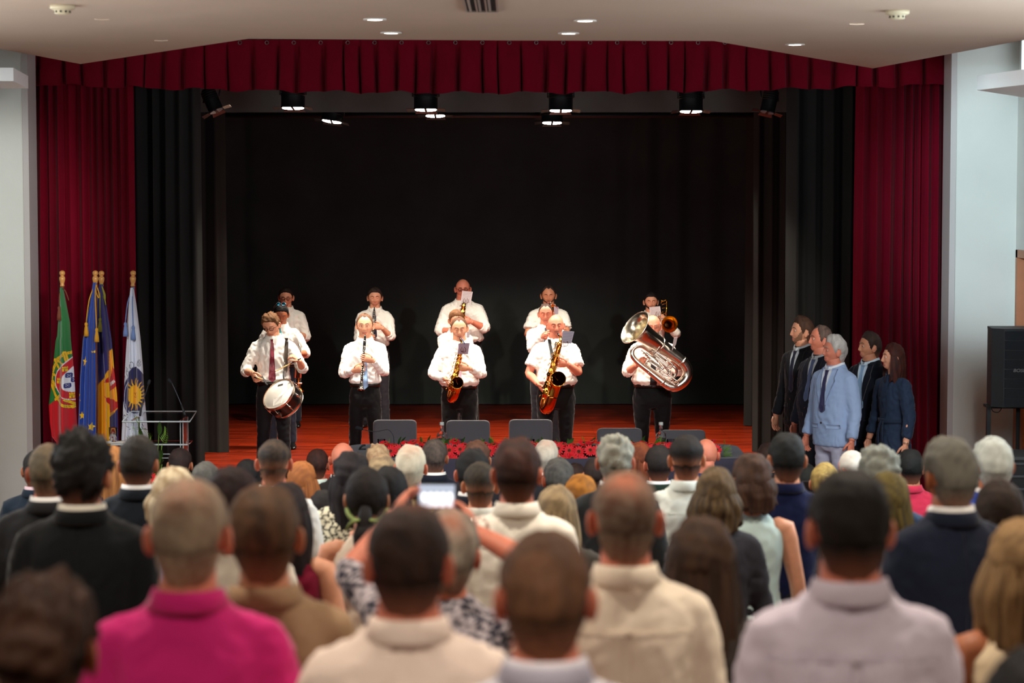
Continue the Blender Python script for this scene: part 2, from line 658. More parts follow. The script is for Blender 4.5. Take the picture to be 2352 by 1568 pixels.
    if style in ('long', 'bob', 'pony', 'wavy'):
        L = length
        na, nr = (46, 22)
        span = 1.95 if style != 'pony' else 0.0
        if span:
            rows = []
            cc = []
            for i in range(nr):
                f_ = i / (nr - 1)
                z = 0.02 - f_ * L
                a = np.linspace(-span, span, na) + PI
                wx = 0.082 + thick + 0.022 * math.sin(min(1, f_ * 2.0) * PI / 2) - 0.02 * max(0, f_ - 0.5)
                wy = 0.100 + thick - 0.012 * f_ + (0.018 if f_ > 0.35 else 0.05 * f_)
                if style == 'bob':
                    wx += 0.012 * math.sin(f_ * PI * 0.75)
                q = np.stack([wx * np.sin(a), wy * np.cos(a) - 0.0 * f_, np.full(na, z)], -1)
                nn = np.stack([np.sin(a), np.cos(a), 0 * a], -1)
                amp = 0.004 + 0.006 * f_
                q = q + nn * (amp * nz(np.stack([a * 0.06, a * 0.03, np.full(na, f_ * 0.01)], -1), 170, seed))[:, None]
                if style == 'wavy' or seed % 3 == 1:
                    q = q + nn * (0.006 * np.sin(f_ * 11 + 2.2 * np.sin(a * 4 + seed) + a * 7) * f_)[:, None]
                q[:, 2] -= (0.02 * nz(np.stack([a, a, a], -1), 3, seed + 2)) * (f_ > 0.9) + 0.03 * np.cos(a - PI) * (f_ > 0.8) * f_
                rows.append(q)
                st = np.clip(0.5 + 0.6 * nz(np.stack([a * 0.08, a * 0.05, np.full(na, f_ * 0.02)], -1), 190, seed + 4), 0, 1)
                cc.append(c1 * (1 - st[:, None]) + c2 * st[:, None])
            inner = [r * np.array([0.80, 0.80, 1]) for r in rows][::-1]
            allr = rows + inner
            V = np.concatenate(allr)
            mb.add(V, grid_faces(na, len(allr), None, wrap=False))
            cols.append(np.concatenate(cc + cc[::-1]))
    if style == 'pony' or style == 'bun' or style == 'updo':
        n0 = len(mb.v)
        if style == 'pony':
            mb.tube([(0, -0.10, -0.035), (0, -0.125, -0.075), (0, -0.135, -0.14), (0, -0.125, -0.14 - length)], [0.024, 0.034, 0.04, 0.012], 10, smooth=2)
        else:
            mb.sphere((0, -0.115, 0.0 if style == 'bun' else 0.03), (0.04, 0.035, 0.045), 12, 9)
        k_ = len(mb.v) - n0
        Pn = np.array(mb.v[n0:])
        st = np.clip(0.5 + 0.6 * nz(Pn * np.array([1, 1, 0.2]), 150, seed), 0, 1)[:, None]
        cols.append(c1 * (1 - st) + c2 * st)
    mb.xf(HM)
    return mb.build('hair', attr_mat('hair_strands', 0.6, 0.0, 0.6, 260, 0.22, (1, 1, 0.25)), parent, True, np.concatenate(cols))


def overlay(bvh, rows, off=0.004, ncol=6, thick=0.003, front=1):
    """rows = [(z, xl, xr)]: a strip draped on the cloth, seen from +y (front) side. returns MB"""
    mb = MB()
    V = []
    last = 0.1 * front
    for z, xl, xr in rows:
        for j in range(ncol + 1):
            x = xl + (xr - xl) * j / ncol
            hit = bvh.ray_cast(Vector((x, 0.6 * front, z)), Vector((0, -front, 0)))
            y = hit[0].y if hit[0] is not None else last
            last = y
            V.append((x, y + off * front, z))
    n = ncol + 1
    fc = []
    for i in range(len(rows) - 1):
        for j in range(ncol):
            fc.append((i * n + j, i * n + j + 1, (i + 1) * n + j + 1, (i + 1) * n + j))
    m = len(V)
    V2 = [(x, y - (off + 0.004) * front, z) for x, y, z in V]
    fc2 = [tuple(i + m for i in f)[::-1] for f in fc]
    R = len(rows)
    edge = [j for j in range(n)] + [i * n + n - 1 for i in range(1, R)] + [(R - 1) * n + j for j in range(n - 2, -1, -1)] + [i * n for i in range(R - 2, 0, -1)]
    side = [(edge[i], edge[(i + 1) % len(edge)], edge[(i + 1) % len(edge)] + m, edge[i] + m) for i in range(len(edge))]
    mb.add(V + V2, fc + fc2 + side)
    return mb


def interp_rows(keys, n):
    zs = np.linspace(0, 1, n)
    t = np.linspace(0, 1, len(keys))
    K = np.array(keys)
    return [tuple(np.interp(q, t, K[:, i]) for i in range(3)) for q in zs]


def person(label, base, yaw, H=1.75, k=1.0, g=1.0, belly=0.0, skin='mid', hair=('short', (60, 40, 30), (40, 28, 20), 0.012),
           length=0.3, crown=None, top='shirt', col=(240, 238, 232), pattern=None, col2=(30, 30, 35), trousers=(24, 24, 28), shoes=True,
           head=(0, 0, 0), arms=None, tie=None, beard=None, glasses=None, hi=False, seed=0, group=None, jaw=1.0, collar=None,
           lean=0.0, curl=(0.6, 0.6), belt=False, hands=True, under=(240, 240, 238), open_eyes=0.35, hs=1.0, shoulders=1.0,
           lapel=None, shirtcollar=True, seam=False):
    root = empty('person', base, yaw)
    tag(root, label, 'person', group)
    hipz = H - 0.83 * k

    def Z(z):
        return H - (1.75 - z) * k if z >= 0.92 else hipz * z / 0.92

    lx = lambda z: lean * max(0, z - 1.0)       # sideways lean of the upper body

    # ---------------- head
    pitch, hyaw, roll = head                    # pitch>0 looks down, hyaw>0 turns to +x
    R = Matrix.Rotation(-hyaw, 4, 'Z') @ Matrix.Rotation(-pitch, 4, 'X') @ Matrix.Rotation(roll, 4, 'Y')
    piv = Vector((lx(1.55), -0.012 * k, Z(1.55)))
    ks = k * hs
    HM = Matrix.Translation(piv) @ R @ Matrix.Translation(Vector((0, 0.022 * ks, H - 0.112 * ks - Z(1.55) - (hair[3] * 0.6 if hair else 0)))) @ Matrix.Scale(ks, 4)
    nu, nv = (60, 46) if hi else (36, 26)
    A, T = head_grid(nu, nv, 1.55 if hi else 1.0)
    P = head_surf(A.ravel(), T.ravel(), jaw)
    body = MB()
    sk = skin_mat(skin)
    mats = [sk, mat('lips', rgb(184, 104, 88), 0.5)]
    hb = MB()
    fc = grid_faces(nu, nv)
    cen = P[np.array(fc)].mean(axis=1)
    lip = (np.abs(cen[:, 0]) < 0.023 - 0.3 * np.abs(cen[:, 2] + 0.072)) & (np.abs(cen[:, 2] + 0.072) < 0.010) & (cen[:, 1] > 0.04)
    hb.add(P, [tuple(f) for f in fc])
    hb.m = [int(b) for b in lip]
    # cap top and bottom
    hb.add([(0, 0, 0.112)] + [tuple(P[j]) for j in range(nu)], [(0, 1 + j, 1 + (j + 1) % nu) for j in range(nu)])
    for sgn in (-1, 1):                          # ears
        Rm = Matrix.Rotation(sgn * 0.5, 3, 'Z') @ Matrix.Rotation(0.15, 3, 'X')
        e0 = Vector((sgn * 0.084, -0.010, -0.016))
        hb.sphere(e0, (0.0075, 0.019, 0.031), 8, 8, 0, Rm)
        ring = []
        for q in range(9):
            a = -0.9 + 3.9 * q / 8
            ring.append(e0 + Rm @ Vector((sgn * 0.005, -0.020 * math.sin(a + 0.35) - 0.001, 0.031 * math.cos(a + 0.35))))
        hb.tube(ring, [0.003] + [0.0048] * 7 + [0.003], 6)
    hb.xf(HM)
    body.add(hb.v, hb.f, 0)
    body.m = list(hb.m)
    # ---------------- neck and trunk under the clothes
    nr = (0.0645 if top not in ('dress', 'sleeveless', 'elbow') else 0.054) * k * (0.5 + 0.5 * g)
    nk = []
    hbot = HM @ Vector((0, -0.028, -0.045))
    hlow = HM @ Vector((0, -0.012, -0.088))
    for c, a, b in ((Vector((lx(1.38), -0.01, Z(1.38))), 1.5, 1.1), (Vector((lx(1.45), -0.012, Z(1.45))), 1.15, 1.02), (Vector((lx(1.5), -0.01, Z(1.50))), 1.04, 1.02), (hlow * 0.55 + Vector((lx(1.51), -0.01, Z(1.51))) * 0.45, 0.97, 1.0), (hlow, 0.95, 1.02), (hbot, 0.92, 1.0)):
        nk.append([c + Vector((nr * a * math.cos(2 * PI * j / 16), nr * b * math.sin(2 * PI * j / 16), 0)) for j in range(16)])
    body.loft(nk, 0)
    tr = []
    sl_ = 0.76 if top in ('dress', 'sleeveless', 'elbow') else 1.0
    for z, a, b in ((0.9, .14, .10), (1.05, .125, .09), (1.25, .145, .095), (1.36, .13, .085), (1.41, .08, .06)):
        a, b = a * sl_, b * sl_ * 0.95
        tr.append([(lx(z) + a * g * k * math.cos(2 * PI * j / 14), b * g * k * math.sin(2 * PI * j / 14), Z(z)) for j in range(14)])
    body.loft(tr, 0)
    # ---------------- arms
    sw = 0.166 * k * shoulders * (0.75 + 0.25 * g)
    SH = [Vector((sgn * sw + lx(1.41), -0.005, Z(1.385))) for sgn in (1, -1)]      # right (+x), left (-x)
    if arms is None:
        arms = [None, None]
    AR = []
    for i, sgn in enumerate((1, -1)):
        a = arms[i]
        if a is None:
            a = dict(w=(sgn * 0.27, 0.06, 0.87), pole=(sgn * 0.5, -0.6, 1.1), d=(0, 0.12, -1), n=(-sgn, 0, 0), abs=0)
        Wt = Vector(a['w']) if a.get('px') else Vector((a['w'][0] * k, a['w'][1] * k, Z(a['w'][2])))
        pole = Vector(a.get('pole', (sgn * 0.9, -0.3, 0.9)))
        E, Wt = ik(SH[i], Wt, pole, 0.285 * k, 0.25 * k)
        d = Vector(a['d']) if a.get('d') is not None else (Wt - E)
        AR.append((SH[i], E, Wt, d, Vector(a.get('n', (-sgn, 0, 0))), a.get('curl', curl[i])))
    bare = {'polo': 0.55, 'tee': 0.55, 'sleeveless': 0.0, 'short': 0.75, 'rolled': 1.35, 'shirt': 1.95, 'jacket': 1.95, 'dress': 1.8, 'elbow': 1.1}[top]
    sleeve_r = {'jacket': (0.074, 0.068, 0.058, 0.047), 'shirt': (0.066, 0.060, 0.053, 0.040), 'rolled': (0.067, 0.062, 0.057, 0.05), 'short': (0.067, 0.072, 0.075, 0.05),
                'polo': (0.066, 0.068, 0.072, 0.05), 'tee': (0.066, 0.068, 0.072, 0.05), 'dress': (0.066, 0.064, 0.056, 0.046), 'elbow': (0.07, 0.065, 0.062, 0.05), 'sleeveless': (0.05, 0.05, 0.05, 0.05)}[top]
    gg = 0.7 + 0.3 * g
    for (S, E, Wt, d, n, cu), sgn in zip(AR, (1, -1)):
        ua = 1.0 if top == 'sleeveless' else 0.74
        if bare < 1.6 or hands:
            body.tube([Vector((S.x * 0.6 + lx(1.4) * 0.4, S.y, S.z + 0.004)), S, (S * 0.5 + E * 0.5), E, E * 0.65 + Wt * 0.35, Wt * 0.94 + E * 0.06, Wt], [0.042 * gg * k * ua, 0.052 * gg * k * ua, 0.047 * gg * k * (1 if bare < 1 else ua), 0.041 * gg * k, 0.040 * gg * k, 0.028 * k, 0.026 * k], 12, 0, smooth=1)
        if hands:
            hand(body, Wt, d, n, 1 if (d.cross(n)).dot(Vector((0, 1, 0.4))) > 0 else -1, cu, k, seg=8 if hi else 6)
    body.build('body', mats, root)

    # ---------------- top garment
    tb = MB()
    jk = top == 'jacket'
    low = 0.80 if jk else (0.55 if top == 'dress' else (1.0 if belt else 0.92))
    secs = [(0.92, .166, .120), (1.0, .158, .118), (1.06, .150, .115), (1.15, .156, .116), (1.26, .168, .118), (1.33, .172, .112), (1.375, .164, .100), (1.412, .148, .088), (1.445, .118, .078), (1.475, .090, .072), (1.50, .068, .064)]
    if top == 'sleeveless' or top == 'dress':
        secs = [(0.92, .168, .122), (1.0, .150, .112), (1.06, .135, .102), (1.15, .140, .105), (1.26, .155, .112), (1.33, .155, .105), (1.38, .148, .090), (1.42, .115, .074), (1.45, .080, .064), (1.47, .066, .058)]
    if jk:
        secs = [(0.80, .185, .130), (0.92, .180, .130), (1.06, .166, .125), (1.15, .170, .125), (1.26, .183, .126), (1.33, .184, .120), (1.385, .178, .106), (1.425, .152, .092), (1.455, .122, .082), (1.485, .090, .074), (1.505, .068, .066)]
    elif belt:
        secs = [(1.0, .150, .112), (1.02, .152, .115), (1.05, .164, .124)] + secs[3:]
    elif top == 'dress':
        secs = [(0.55, .21, .16), (0.75, .19, .145)] + secs
    rings = []
    for z, a, b in secs:
        bz = belly * math.exp(-((z - 1.08) / 0.13) ** 2)
        ring = []
        ex = 2.5 if z < 1.42 else 2.1
        shz = shoulders if z > 1.2 else 1.0
        for j in range(28):
            t = 2 * PI * j / 28
            ct, st = math.cos(t), math.sin(t)
            xx = a * g * k * shz * math.copysign(abs(ct) ** (2 / ex), ct) * (1 + bz * 0.8)
            yy = b * (0.5 + 0.5 * g) * k * math.copysign(abs(st) ** (2 / ex), st)
            if yy > 0:
                yy += bz * k * 0.5
            ring.append((xx + lx(z), yy - 0.008 * k, Z(z)))
        rings.append(ring)
    tb.loft(rings, 0)
    if top != 'sleeveless':
        for (S, E, Wt, d, n, cu), sgn in zip(AR, (1, -1)):
            r0, r1, r2, r3 = [r * k * gg for r in sleeve_r]
            inner = Vector((S.x * 0.5 + lx(1.4) * 0.5, -0.008, S.z + 0.020 * k))
            pts, rr = [inner, S + Vector((0, 0, -0.004))], [r0 * 0.8, r0 * 0.95]
            if bare <= 1.0:
                pts += [S.lerp(E, bare * 0.5), S.lerp(E, bare)]
                rr += [r1, r2 * 1.04]
            else:
                c = bare - 1
                pts += [S.lerp(E, 0.5), E, E.lerp(Wt, c * 0.5), E.lerp(Wt, min(c, 0.97))]
                rr += [r1, r2, r2 * 0.5 + r3 * 0.5, r3 * (1.05 if c < 0.9 else 0.92)]
                if jk:
                    rr[-1] = r3
            tb.tube(pts, rr, 14, smooth=1)
    vox = 0.0125 if hi else (0.017 if k * 1 and seed >= 0 else 0.02)
    me = remesh(tb, vox, 7 if hi else 5, 0.6)
    a = me_arr(me)
    if len(a) == 0:
        raise RuntimeError('empty remesh')
    # wrinkles
    amp = (0.0065 if hi else 0.0045) if not jk else 0.003
    nrm = np.empty(len(me.vertices) * 3)
    me.vertices.foreach_get('normal', nrm)
    nrm = nrm.reshape(-1, 3)
    q = a * np.array([1, 1, 0.7])
    wr = nz(q + nz(a, 9, seed)[:, None] * 0.05, 34, seed)
    wr = 1 - np.abs(wr) * 2
    a = a + nrm * (amp * wr)[:, None]
    if belt:      # blouse over the belt
        bl = 0.012 * np.exp(-((a[:, 2] - Z(1.045)) / 0.025) ** 2)
        a[:, :2] += (nrm[:, :2]) * bl[:, None]
    gname = {'jacket': 'jacket', 'shirt': 'shirt', 'rolled': 'shirt', 'short': 'shirt', 'polo': 'polo_shirt', 'tee': 'shirt', 'dress': 'dress', 'sleeveless': 'blouse', 'elbow': 'blouse'}[top]
    kind = 'suit' if jk else ('knit' if top in ('polo', 'tee') else 'shirt')
    if pattern:
        gm = attr_mat('printed_cloth', 0.8, 0.1, 0.5, 14)
        if not hi:
            pass
        sub = me
        set_cols_arr = seg_pat(a, pattern, rgb(*col), rgb(*col2))
        gobj = me_obj(me, gname, gm, root, a)
        if pattern in ('floral', 'geo', 'dots', 'stripes'):
            # finer mesh so the print is crisp
            md = gobj.modifiers.new('fine', 'SUBSURF')
            md.levels = md.render_levels = 1 if pattern != 'stripes' else 1
            dg = bpy.context.evaluated_depsgraph_get()
            nm = bpy.data.meshes.new_from_object(gobj.evaluated_get(dg))
            gobj.modifiers.clear()
            gobj.data = nm
            nm.name = gname
            aa = me_arr(nm)
            set_cols(nm, seg_pat(aa, pattern, rgb(*col), rgb(*col2)))
            nm.polygons.foreach_set('use_smooth', [True] * len(nm.polygons))
    else:
        gm = cloth_mat(col, kind)
        gobj = me_obj(me, gname, gm, root, a)
    bvh = None
    if hi or lapel or tie or seam:
        bm_polys = [tuple(p.vertices) for p in gobj.data.polygons]
        bvh = BVHTree.FromPolygons([tuple(v.co) for v in gobj.data.vertices], bm_polys)

    # ---------------- collar
    def collar_mb(z0, r, hgt, flare, front_drop, gap, yo=-0.012, n=30, rake=0.35):
        mb = MB()
        V = []
        prof = [(0.004, -0.012), (0.001, hgt), (0.006, hgt * 1.03), (0.006 + flare * 0.35, hgt * 0.45), (0.010 + flare * 0.8, -0.016), (0.006 + flare * 0.7, -0.024)]
        for i in range(n + 1):
            a_ = gap + (2 * PI - 2 * gap) * i / n        # from the front round the back
            x, y = math.sin(a_), math.cos(a_)
            fr_ = max(0.0, math.cos(a_))
            for (dr, dz_) in prof:
                rr = (r + dr) * k
                drop = front_drop * fr_ ** 3 * (1.6 if dz_ <= 0 and dr > 0.004 else 0.25)
                V.append((x * rr * 1.02 + lx(z0), y * rr + yo * k + rake * 0.03 * fr_, Z(z0) + dz_ * k - drop * k - 0.03 * k * fr_))
        m_ = len(prof)
        fc_ = []
        for i in range(n):
            for j in range(m_ - 1):
                fc_.append((i * m_ + j, i * m_ + j + 1, (i + 1) * m_ + j + 1, (i + 1) * m_ + j))
            fc_.append((i * m_ + m_ - 1, i * m_, (i + 1) * m_, (i + 1) * m_ + m_ - 1))
        fc_.append(tuple(range(m_)))
        fc_.append(tuple(range(n * m_, n * m_ + m_))[::-1])
        mb.add(V, fc_)
        return mb
    rn = nr / k + 0.003
    if top in ('shirt', 'rolled', 'short', 'polo') or (collar and top not in ('jacket',)):
        cm = gm if not pattern else cloth_mat(col, 'shirt')
        if pattern == 'stripes':
            cmb = collar_mb(1.486, rn + 0.003, 0.032, 0.016, 0.035, 0.1)
            cmb.build('collar', attr_mat('printed_cloth', 0.8, 0.1, 0.5, 14), root, True, seg_pat(np.array(cmb.v), pattern, rgb(*col), rgb(*col2)))
        else:
            collar_mb(1.486, rn + 0.003, 0.030 if top != 'polo' else 0.025, 0.016, 0.035, 0.1).build('collar', cm, root)
    if jk:
        if shirtcollar:
            collar_mb(1.497, rn + 0.002, 0.030, 0.010, 0.03, 0.08).build('shirt_collar', cloth_mat(under, 'shirt'), root)
        collar_mb(1.482, rn + 0.010, 0.026, 0.018, 0.03, 0.5, n=24).build('collar', gm, root)

    if seam and bvh:
        if jk:
            overlay(bvh, [(Z(z_), -0.0022, 0.0022) for z_ in np.linspace(1.44, 0.84, 20)], 0.0022, 1, front=-1).build('back_seam', gm, root)
        else:
            overlay(bvh, [(Z(z_), -0.165 * k * g, 0.165 * k * g) for z_ in (1.352, 1.3495, 1.347, 1.3445)], 0.003, 30, front=-1).build('yoke_seam', gm, root)
            overlay(bvh, [(Z(z_), -0.012, 0.012) for z_ in np.linspace(1.345, 0.95, 18)], 0.003, 3, front=-1).build('back_pleat', gm, root)
    # ---------------- front details
    if lapel and bvh:
        V0 = 1.12 if lapel is True else lapel
        n_ = 14
        rows = [(Z(1.47 - (1.47 - V0) * i / n_), -(0.058 * (1 - i / n_) + 0.002) * k, (0.058 * (1 - i / n_) + 0.002) * k) for i in range(n_ + 1)]
        overlay(bvh, rows, 0.006, 6).build('shirt_front', cloth_mat(under, 'shirt'), root)
        for sgn in (-1, 1):
            rr_ = []
            for i in range(n_ + 1):
                f_ = i / n_
                xi = 0.056 * (1 - f_) + 0.0
                wdt = np.interp(f_, [0, 0.18, 0.24, 0.25, 0.3, 1.0], [0.035, 0.05, 0.052, 0.066, 0.068, 0.012])
                x0, x1 = sgn * xi * k, sgn * (xi + wdt) * k
                rr_.append((Z(1.475 - (1.475 - V0) * f_), min(x0, x1), max(x0, x1)))
            overlay(bvh, rr_, 0.011, 5).build('lapel', gm, root)
            overlay(bvh, [(Z(1.0), sgn * 0.105 - 0.06, sgn * 0.105 + 0.06), (Z(0.985), sgn * 0.105 - 0.06, sgn * 0.105 + 0.06), (Z(0.965), sgn * 0.105 - 0.058, sgn * 0.105 + 0.058)], 0.006, 6).build('pocket_flap', gm, root)
        for zz in (V0 - 0.01, V0 - 0.11):
            h_ = bvh.ray_cast(Vector((0.012, 0.6, Z(zz))), Vector((0, -1, 0)))
            if h_[0] is not None:
                b_ = MB()
                b_.lathe([(0.001, 0.008), (0.009, 0.007), (0.010, 0.002), (0.008, 0)], h_[0], (0, 1, 0), 12)
                b_.build('button', mat('horn_button', rgb(28, 24, 30), 0.35), root)
    if tie:
        tcol, tz, tw = tie
        nrw = 16
        tx = lx(1.3)
        rows = []
        for i in range(nrw + 1):
            f_ = i / nrw
            z = 1.462 - (1.462 - tz) * f_
            hw = np.interp(f_, [0, 0.05, 0.1, 0.14, 0.9, 0.96, 1.0], [0.020, 0.018, 0.011, 0.016, tw, tw, 0.003])
            rows.append((Z(z), lx(z) - hw * k, lx(z) + hw * k))
        t_ = overlay(bvh, rows, 0.013 if jk else 0.008, 6)
        t_.build('tie', mat('silk_%d_%d_%d' % tcol, rgb(*tcol), 0.42, bump=0.2, bscale=60, sheen=0.2), root)
    if belt:
        bm_ = MB()
        ra, rb = 0.155 * g * k, 0.117 * (0.5 + 0.5 * g) * k
        rg = []
        for z, e in ((0.985, 0.004), (0.987, 0.010), (1.018, 0.010), (1.02, 0.004)):
            rg.append([(lx(z) + (ra + e) * math.copysign(abs(math.cos(t)) ** 0.85, math.cos(t)), (rb + e) * math.copysign(abs(math.sin(t)) ** 0.85, math.sin(t)) - 0.008 * k + (0.3 * belly * k if math.sin(t) > 0 else 0), Z(z)) for t in [2 * PI * j / 32 for j in range(32)]])
        bm_.loft(rg)
        bl_ = bm_.build('belt', mat('black_leather', rgb(14, 13, 13), 0.35), root)
        y1 = rb + 0.008 + 0.3 * belly * k - 0.008 * k
        bk = MB()
        bk.tube([(-0.02, y1, Z(0.989)), (0.02, y1, Z(0.989)), (0.02, y1, Z(1.016)), (-0.02, y1, Z(1.016)), (-0.02, y1, Z(0.989))], 0.0025, 5)
        bk.build('buckle', mat('steel', rgb(190, 190, 195), 0.2, 1.0), bl_)
    # ---------------- trousers or skirt, shoes
    if trousers is not None and top != 'dress':
        tm = MB()
        hz = Z(1.0)
        rg = []
        for z, a_, b_ in ((1.0, .150, .113), (0.93, .165, .122), (0.86, .176, .126), (0.80, .172, .122), (0.76, .15, .10)):
            wf_ = 1.0 if belt or jk else 0.93
            rg.append([(wf_ * a_ * g * k * math.cos(2 * PI * j / 20), b_ * (0.5 + 0.5 * g) * k * math.sin(2 * PI * j / 20) - 0.008, Z(z)) for j in range(20)][::-1])
        tm.loft(rg[::-1])
        st = 0.0
        for sgn in (-1, 1):
            tm.tube([(sgn * 0.085 * g * k, -0.005, Z(0.84)), (sgn * 0.09 * g * k, 0, Z(0.70)), (sgn * 0.105 * k, 0.01, Z(0.48)), (sgn * 0.115 * k, 0.0, Z(0.25)), (sgn * 0.12 * k, -0.012, Z(0.055))],
                    [0.088 * g * k, 0.088 * gg * k, 0.068 * gg * k, 0.064 * gg * k, 0.062 * gg * k], 14, smooth=1)
        if hi:
            m2 = remesh(tm, 0.016, 4, 0.6)
            a2 = me_arr(m2)
            n2 = np.empty(len(m2.vertices) * 3)
            m2.vertices.foreach_get('normal', n2)
            n2 = n2.reshape(-1, 3)
            w2 = 1 - 2 * np.abs(nz(a2 * np.array([1, 1, 1.2]) + 0.03 * nz(a2, 8, seed)[:, None], 26, seed + 4))
            a2 = a2 + n2 * (0.004 * w2)[:, None]
            me_obj(m2, 'trousers', cloth_mat(trousers, 'suit'), root, a2)
        else:
            tm.build('trousers', cloth_mat(trousers, 'suit'), root)
    elif top == 'dress':
        lm = MB()
        for sgn in (-1, 1):
            lm.tube([(sgn * 0.08, 0, Z(0.62)), (sgn * 0.085, 0.0, Z(0.3)), (sgn * 0.085, -0.01, Z(0.05))], [0.06, 0.05, 0.032], 10)
        lm.build('leg', sk, root)
    if shoes:
        for sgn in (-1, 1):
            sh = MB()
            rg = []
            cx = sgn * 0.12 * k
            for y, hw, hh in ((-0.085, 0.022, 0.045), (-0.07, 0.034, 0.075), (-0.02, 0.038, 0.085), (0.05, 0.043, 0.07), (0.11, 0.047, 0.052), (0.16, 0.043, 0.040), (0.19, 0.028, 0.03), (0.2, 0.01, 0.02)):
                rg.append([(cx + sgn * y * 0.18 + hw * math.cos(t), y, 0.004 + hh * 0.5 + hh * 0.5 * math.sin(t) * (1 if math.sin(t) > 0 else 0.98)) for t in [2 * PI * j / 12 for j in range(12)]])
            sh.loft(rg)
            so = sh.build('shoe', mat('polished_shoe', rgb(16, 15, 16), 0.25, coat=0.3), root)
    # ---------------- hair, face details
    if hair and hair[0] != 'bald':
        build_hair(H, root, hair[0], rgb(*hair[1]), rgb(*hair[2]), hair[3], hi, length, seed, crown, HM, k)
    if hi:
        for sgn in (-1, 1):
            ec = Vector((sgn * 0.031, 0.0672, 0.003))
            eb = MB()
            eb.sphere(ec, 0.0118, 12, 9)
            ir = [(0.0001, 0.0127), (0.0064, 0.0113), (0.0068, 0.0098)]
            eb.m = [0] * len(eb.f)
            eb.lathe(ir, ec, (0, 1, -0.25 if open_eyes < 0.5 else -0.05), 12, 1, cap=False)
            eb.xf(HM)
            eb.build('eye', [mat('eye_white', rgb(196, 182, 172), 0.3), mat('eye_iris', rgb(38, 26, 18), 0.2)], root)
            lid = MB()
            n1, n2_ = 10, 6
            V = []
            for i in range(n2_ + 1):
                e_ = math.radians(80) - (math.radians(80) + math.radians(np.interp(open_eyes, [0, 1], [38, -22]))) * i / n2_
                for j in range(n1 + 1):
                    a_ = math.radians(-75 + 150 * j / n1)
                    r_ = 0.0132
                    V.append(ec + Vector((r_ * math.cos(e_) * math.sin(a_), r_ * math.cos(e_) * math.cos(a_), r_ * math.sin(e_))))
            lid.add(V, grid_faces(n1 + 1, n2_ + 1, None, wrap=False))
            lid.xf(HM)
            lid.build('eyelid', sk, root)
            bw = MB()
            pts = [Vector((sgn * x, y, z)) for x, y, z in ((0.013, 0.088, 0.0245), (0.026, 0.087, 0.029), (0.040, 0.080, 0.0285), (0.049, 0.071, 0.022))]
            pts = [Vector((p.x, float(head_surf(np.array([math.atan2(p.x / 0.0810, p.y / 0.088)]), np.array([math.acos(p.z / 0.112)]))[0, 1]) + 0.0005, p.z)) for p in pts]
            bw.tube(pts, [0.0022, 0.0034, 0.003, 0.001], 6, flat=0.9, smooth=1)
            bw.xf(HM)
            hc = hair[1] if hair and hair[0] != 'bald' else (70, 50, 40)
            bw.build('eyebrow', mat('brow_%d_%d_%d' % tuple(hc), rgb(*[c * 0.75 for c in hc]), 0.8), root)
    if beard:
        A, T = head_grid(64, 44, 1.4)
        az, t = A.ravel(), T.ravel()
        Pb = head_surf(az, t)
        x, y, z = Pb.T
        if beard[0] == 'full':
            m_ = (z < np.interp(np.abs(x), [0, 0.022, 0.03, 0.05, 0.075], [-0.05, -0.054, -0.058, -0.045, 0.0])) & (np.abs(az) < 1.5) & (z > -0.113)
            m_ &= ~((np.abs(x) < 0.02) & (np.abs(z + 0.072) < 0.008))
        elif beard[0] == 'moustache':
            m_ = (np.abs(x) < 0.027) & (z < -0.050) & (z > -0.063 - 0.15 * np.abs(x)) & (y > 0)
        else:
            m_ = (np.abs(x) < 0.020) & (z < -0.085) & (y > 0) & (z > -0.12) | ((np.abs(x) < 0.026) & (np.abs(z + 0.055) < 0.004) & (y > 0)) | ((np.abs(np.abs(x) - 0.025) < 0.004) & (z < -0.052) & (z > -0.1) & (y > 0))
        N = Pb / np.linalg.norm(Pb, axis=1)[:, None]
        bb = MB()
        fcb = []
        for f in grid_faces(64, 44):
            if all(m_[i] for i in f):
                fcb.append(f)
        if fcb:
            bb.add(Pb + N * (0.0022 + 0.0012 * nz(Pb, 200, 1))[:, None], fcb)
            bb.xf(HM)
            bb.build('beard', mat('beard_%d_%d_%d' % tuple(beard[1]), rgb(*beard[1]), 0.85, bump=0.5, bscale=400), root)
    if glasses:
        gl = MB()
        for sgn in (-1, 1):
            cx_ = sgn * 0.031
            ring = [Vector((cx_ + 0.022 * math.copysign(abs(math.cos(t)) ** 0.7, math.cos(t)), 0.094 - abs(cx_ + 0.02 * math.cos(t)) * 0.10, 0.002 + 0.016 * math.copysign(abs(math.sin(t)) ** 0.7, math.sin(t)))) for t in [2 * PI * j / 16 for j in range(17)]]
            gl.tube(ring, glasses[1], 5)
            gl.tube([(sgn * 0.054, 0.088, 0.008), (sgn * 0.078, 0.06, 0.010), (sgn * 0.087, -0.01, 0.006), (sgn * 0.087, -0.03, -0.008)], glasses[1], 5)
        gl.tube([(-0.010, 0.095, 0.006), (0, 0.099, 0.010), (0.010, 0.095, 0.006)], glasses[1], 5)
        gl.xf(HM)
        go = gl.build('glasses', mat('frame_%d_%d_%d' % tuple(glasses[0]), rgb(*glasses[0]), 0.3, 0.3), root)
        for sgn in (-1, 1):
            ln_ = MB()
            ln_.lathe([(0.0005, 0.0022), (0.012, 0.0016), (0.019, 0.0006), (0.0195, 0)], (sgn * 0.031, 0.0895, 0.002), (0, 1, 0), 16)
            ln_.xf(HM)
            ln_.build('lens', mat('glasses_lens', (1, 1, 1, 1), 0.03, trans=1.0), go)
    return root, HM, AR, bvh
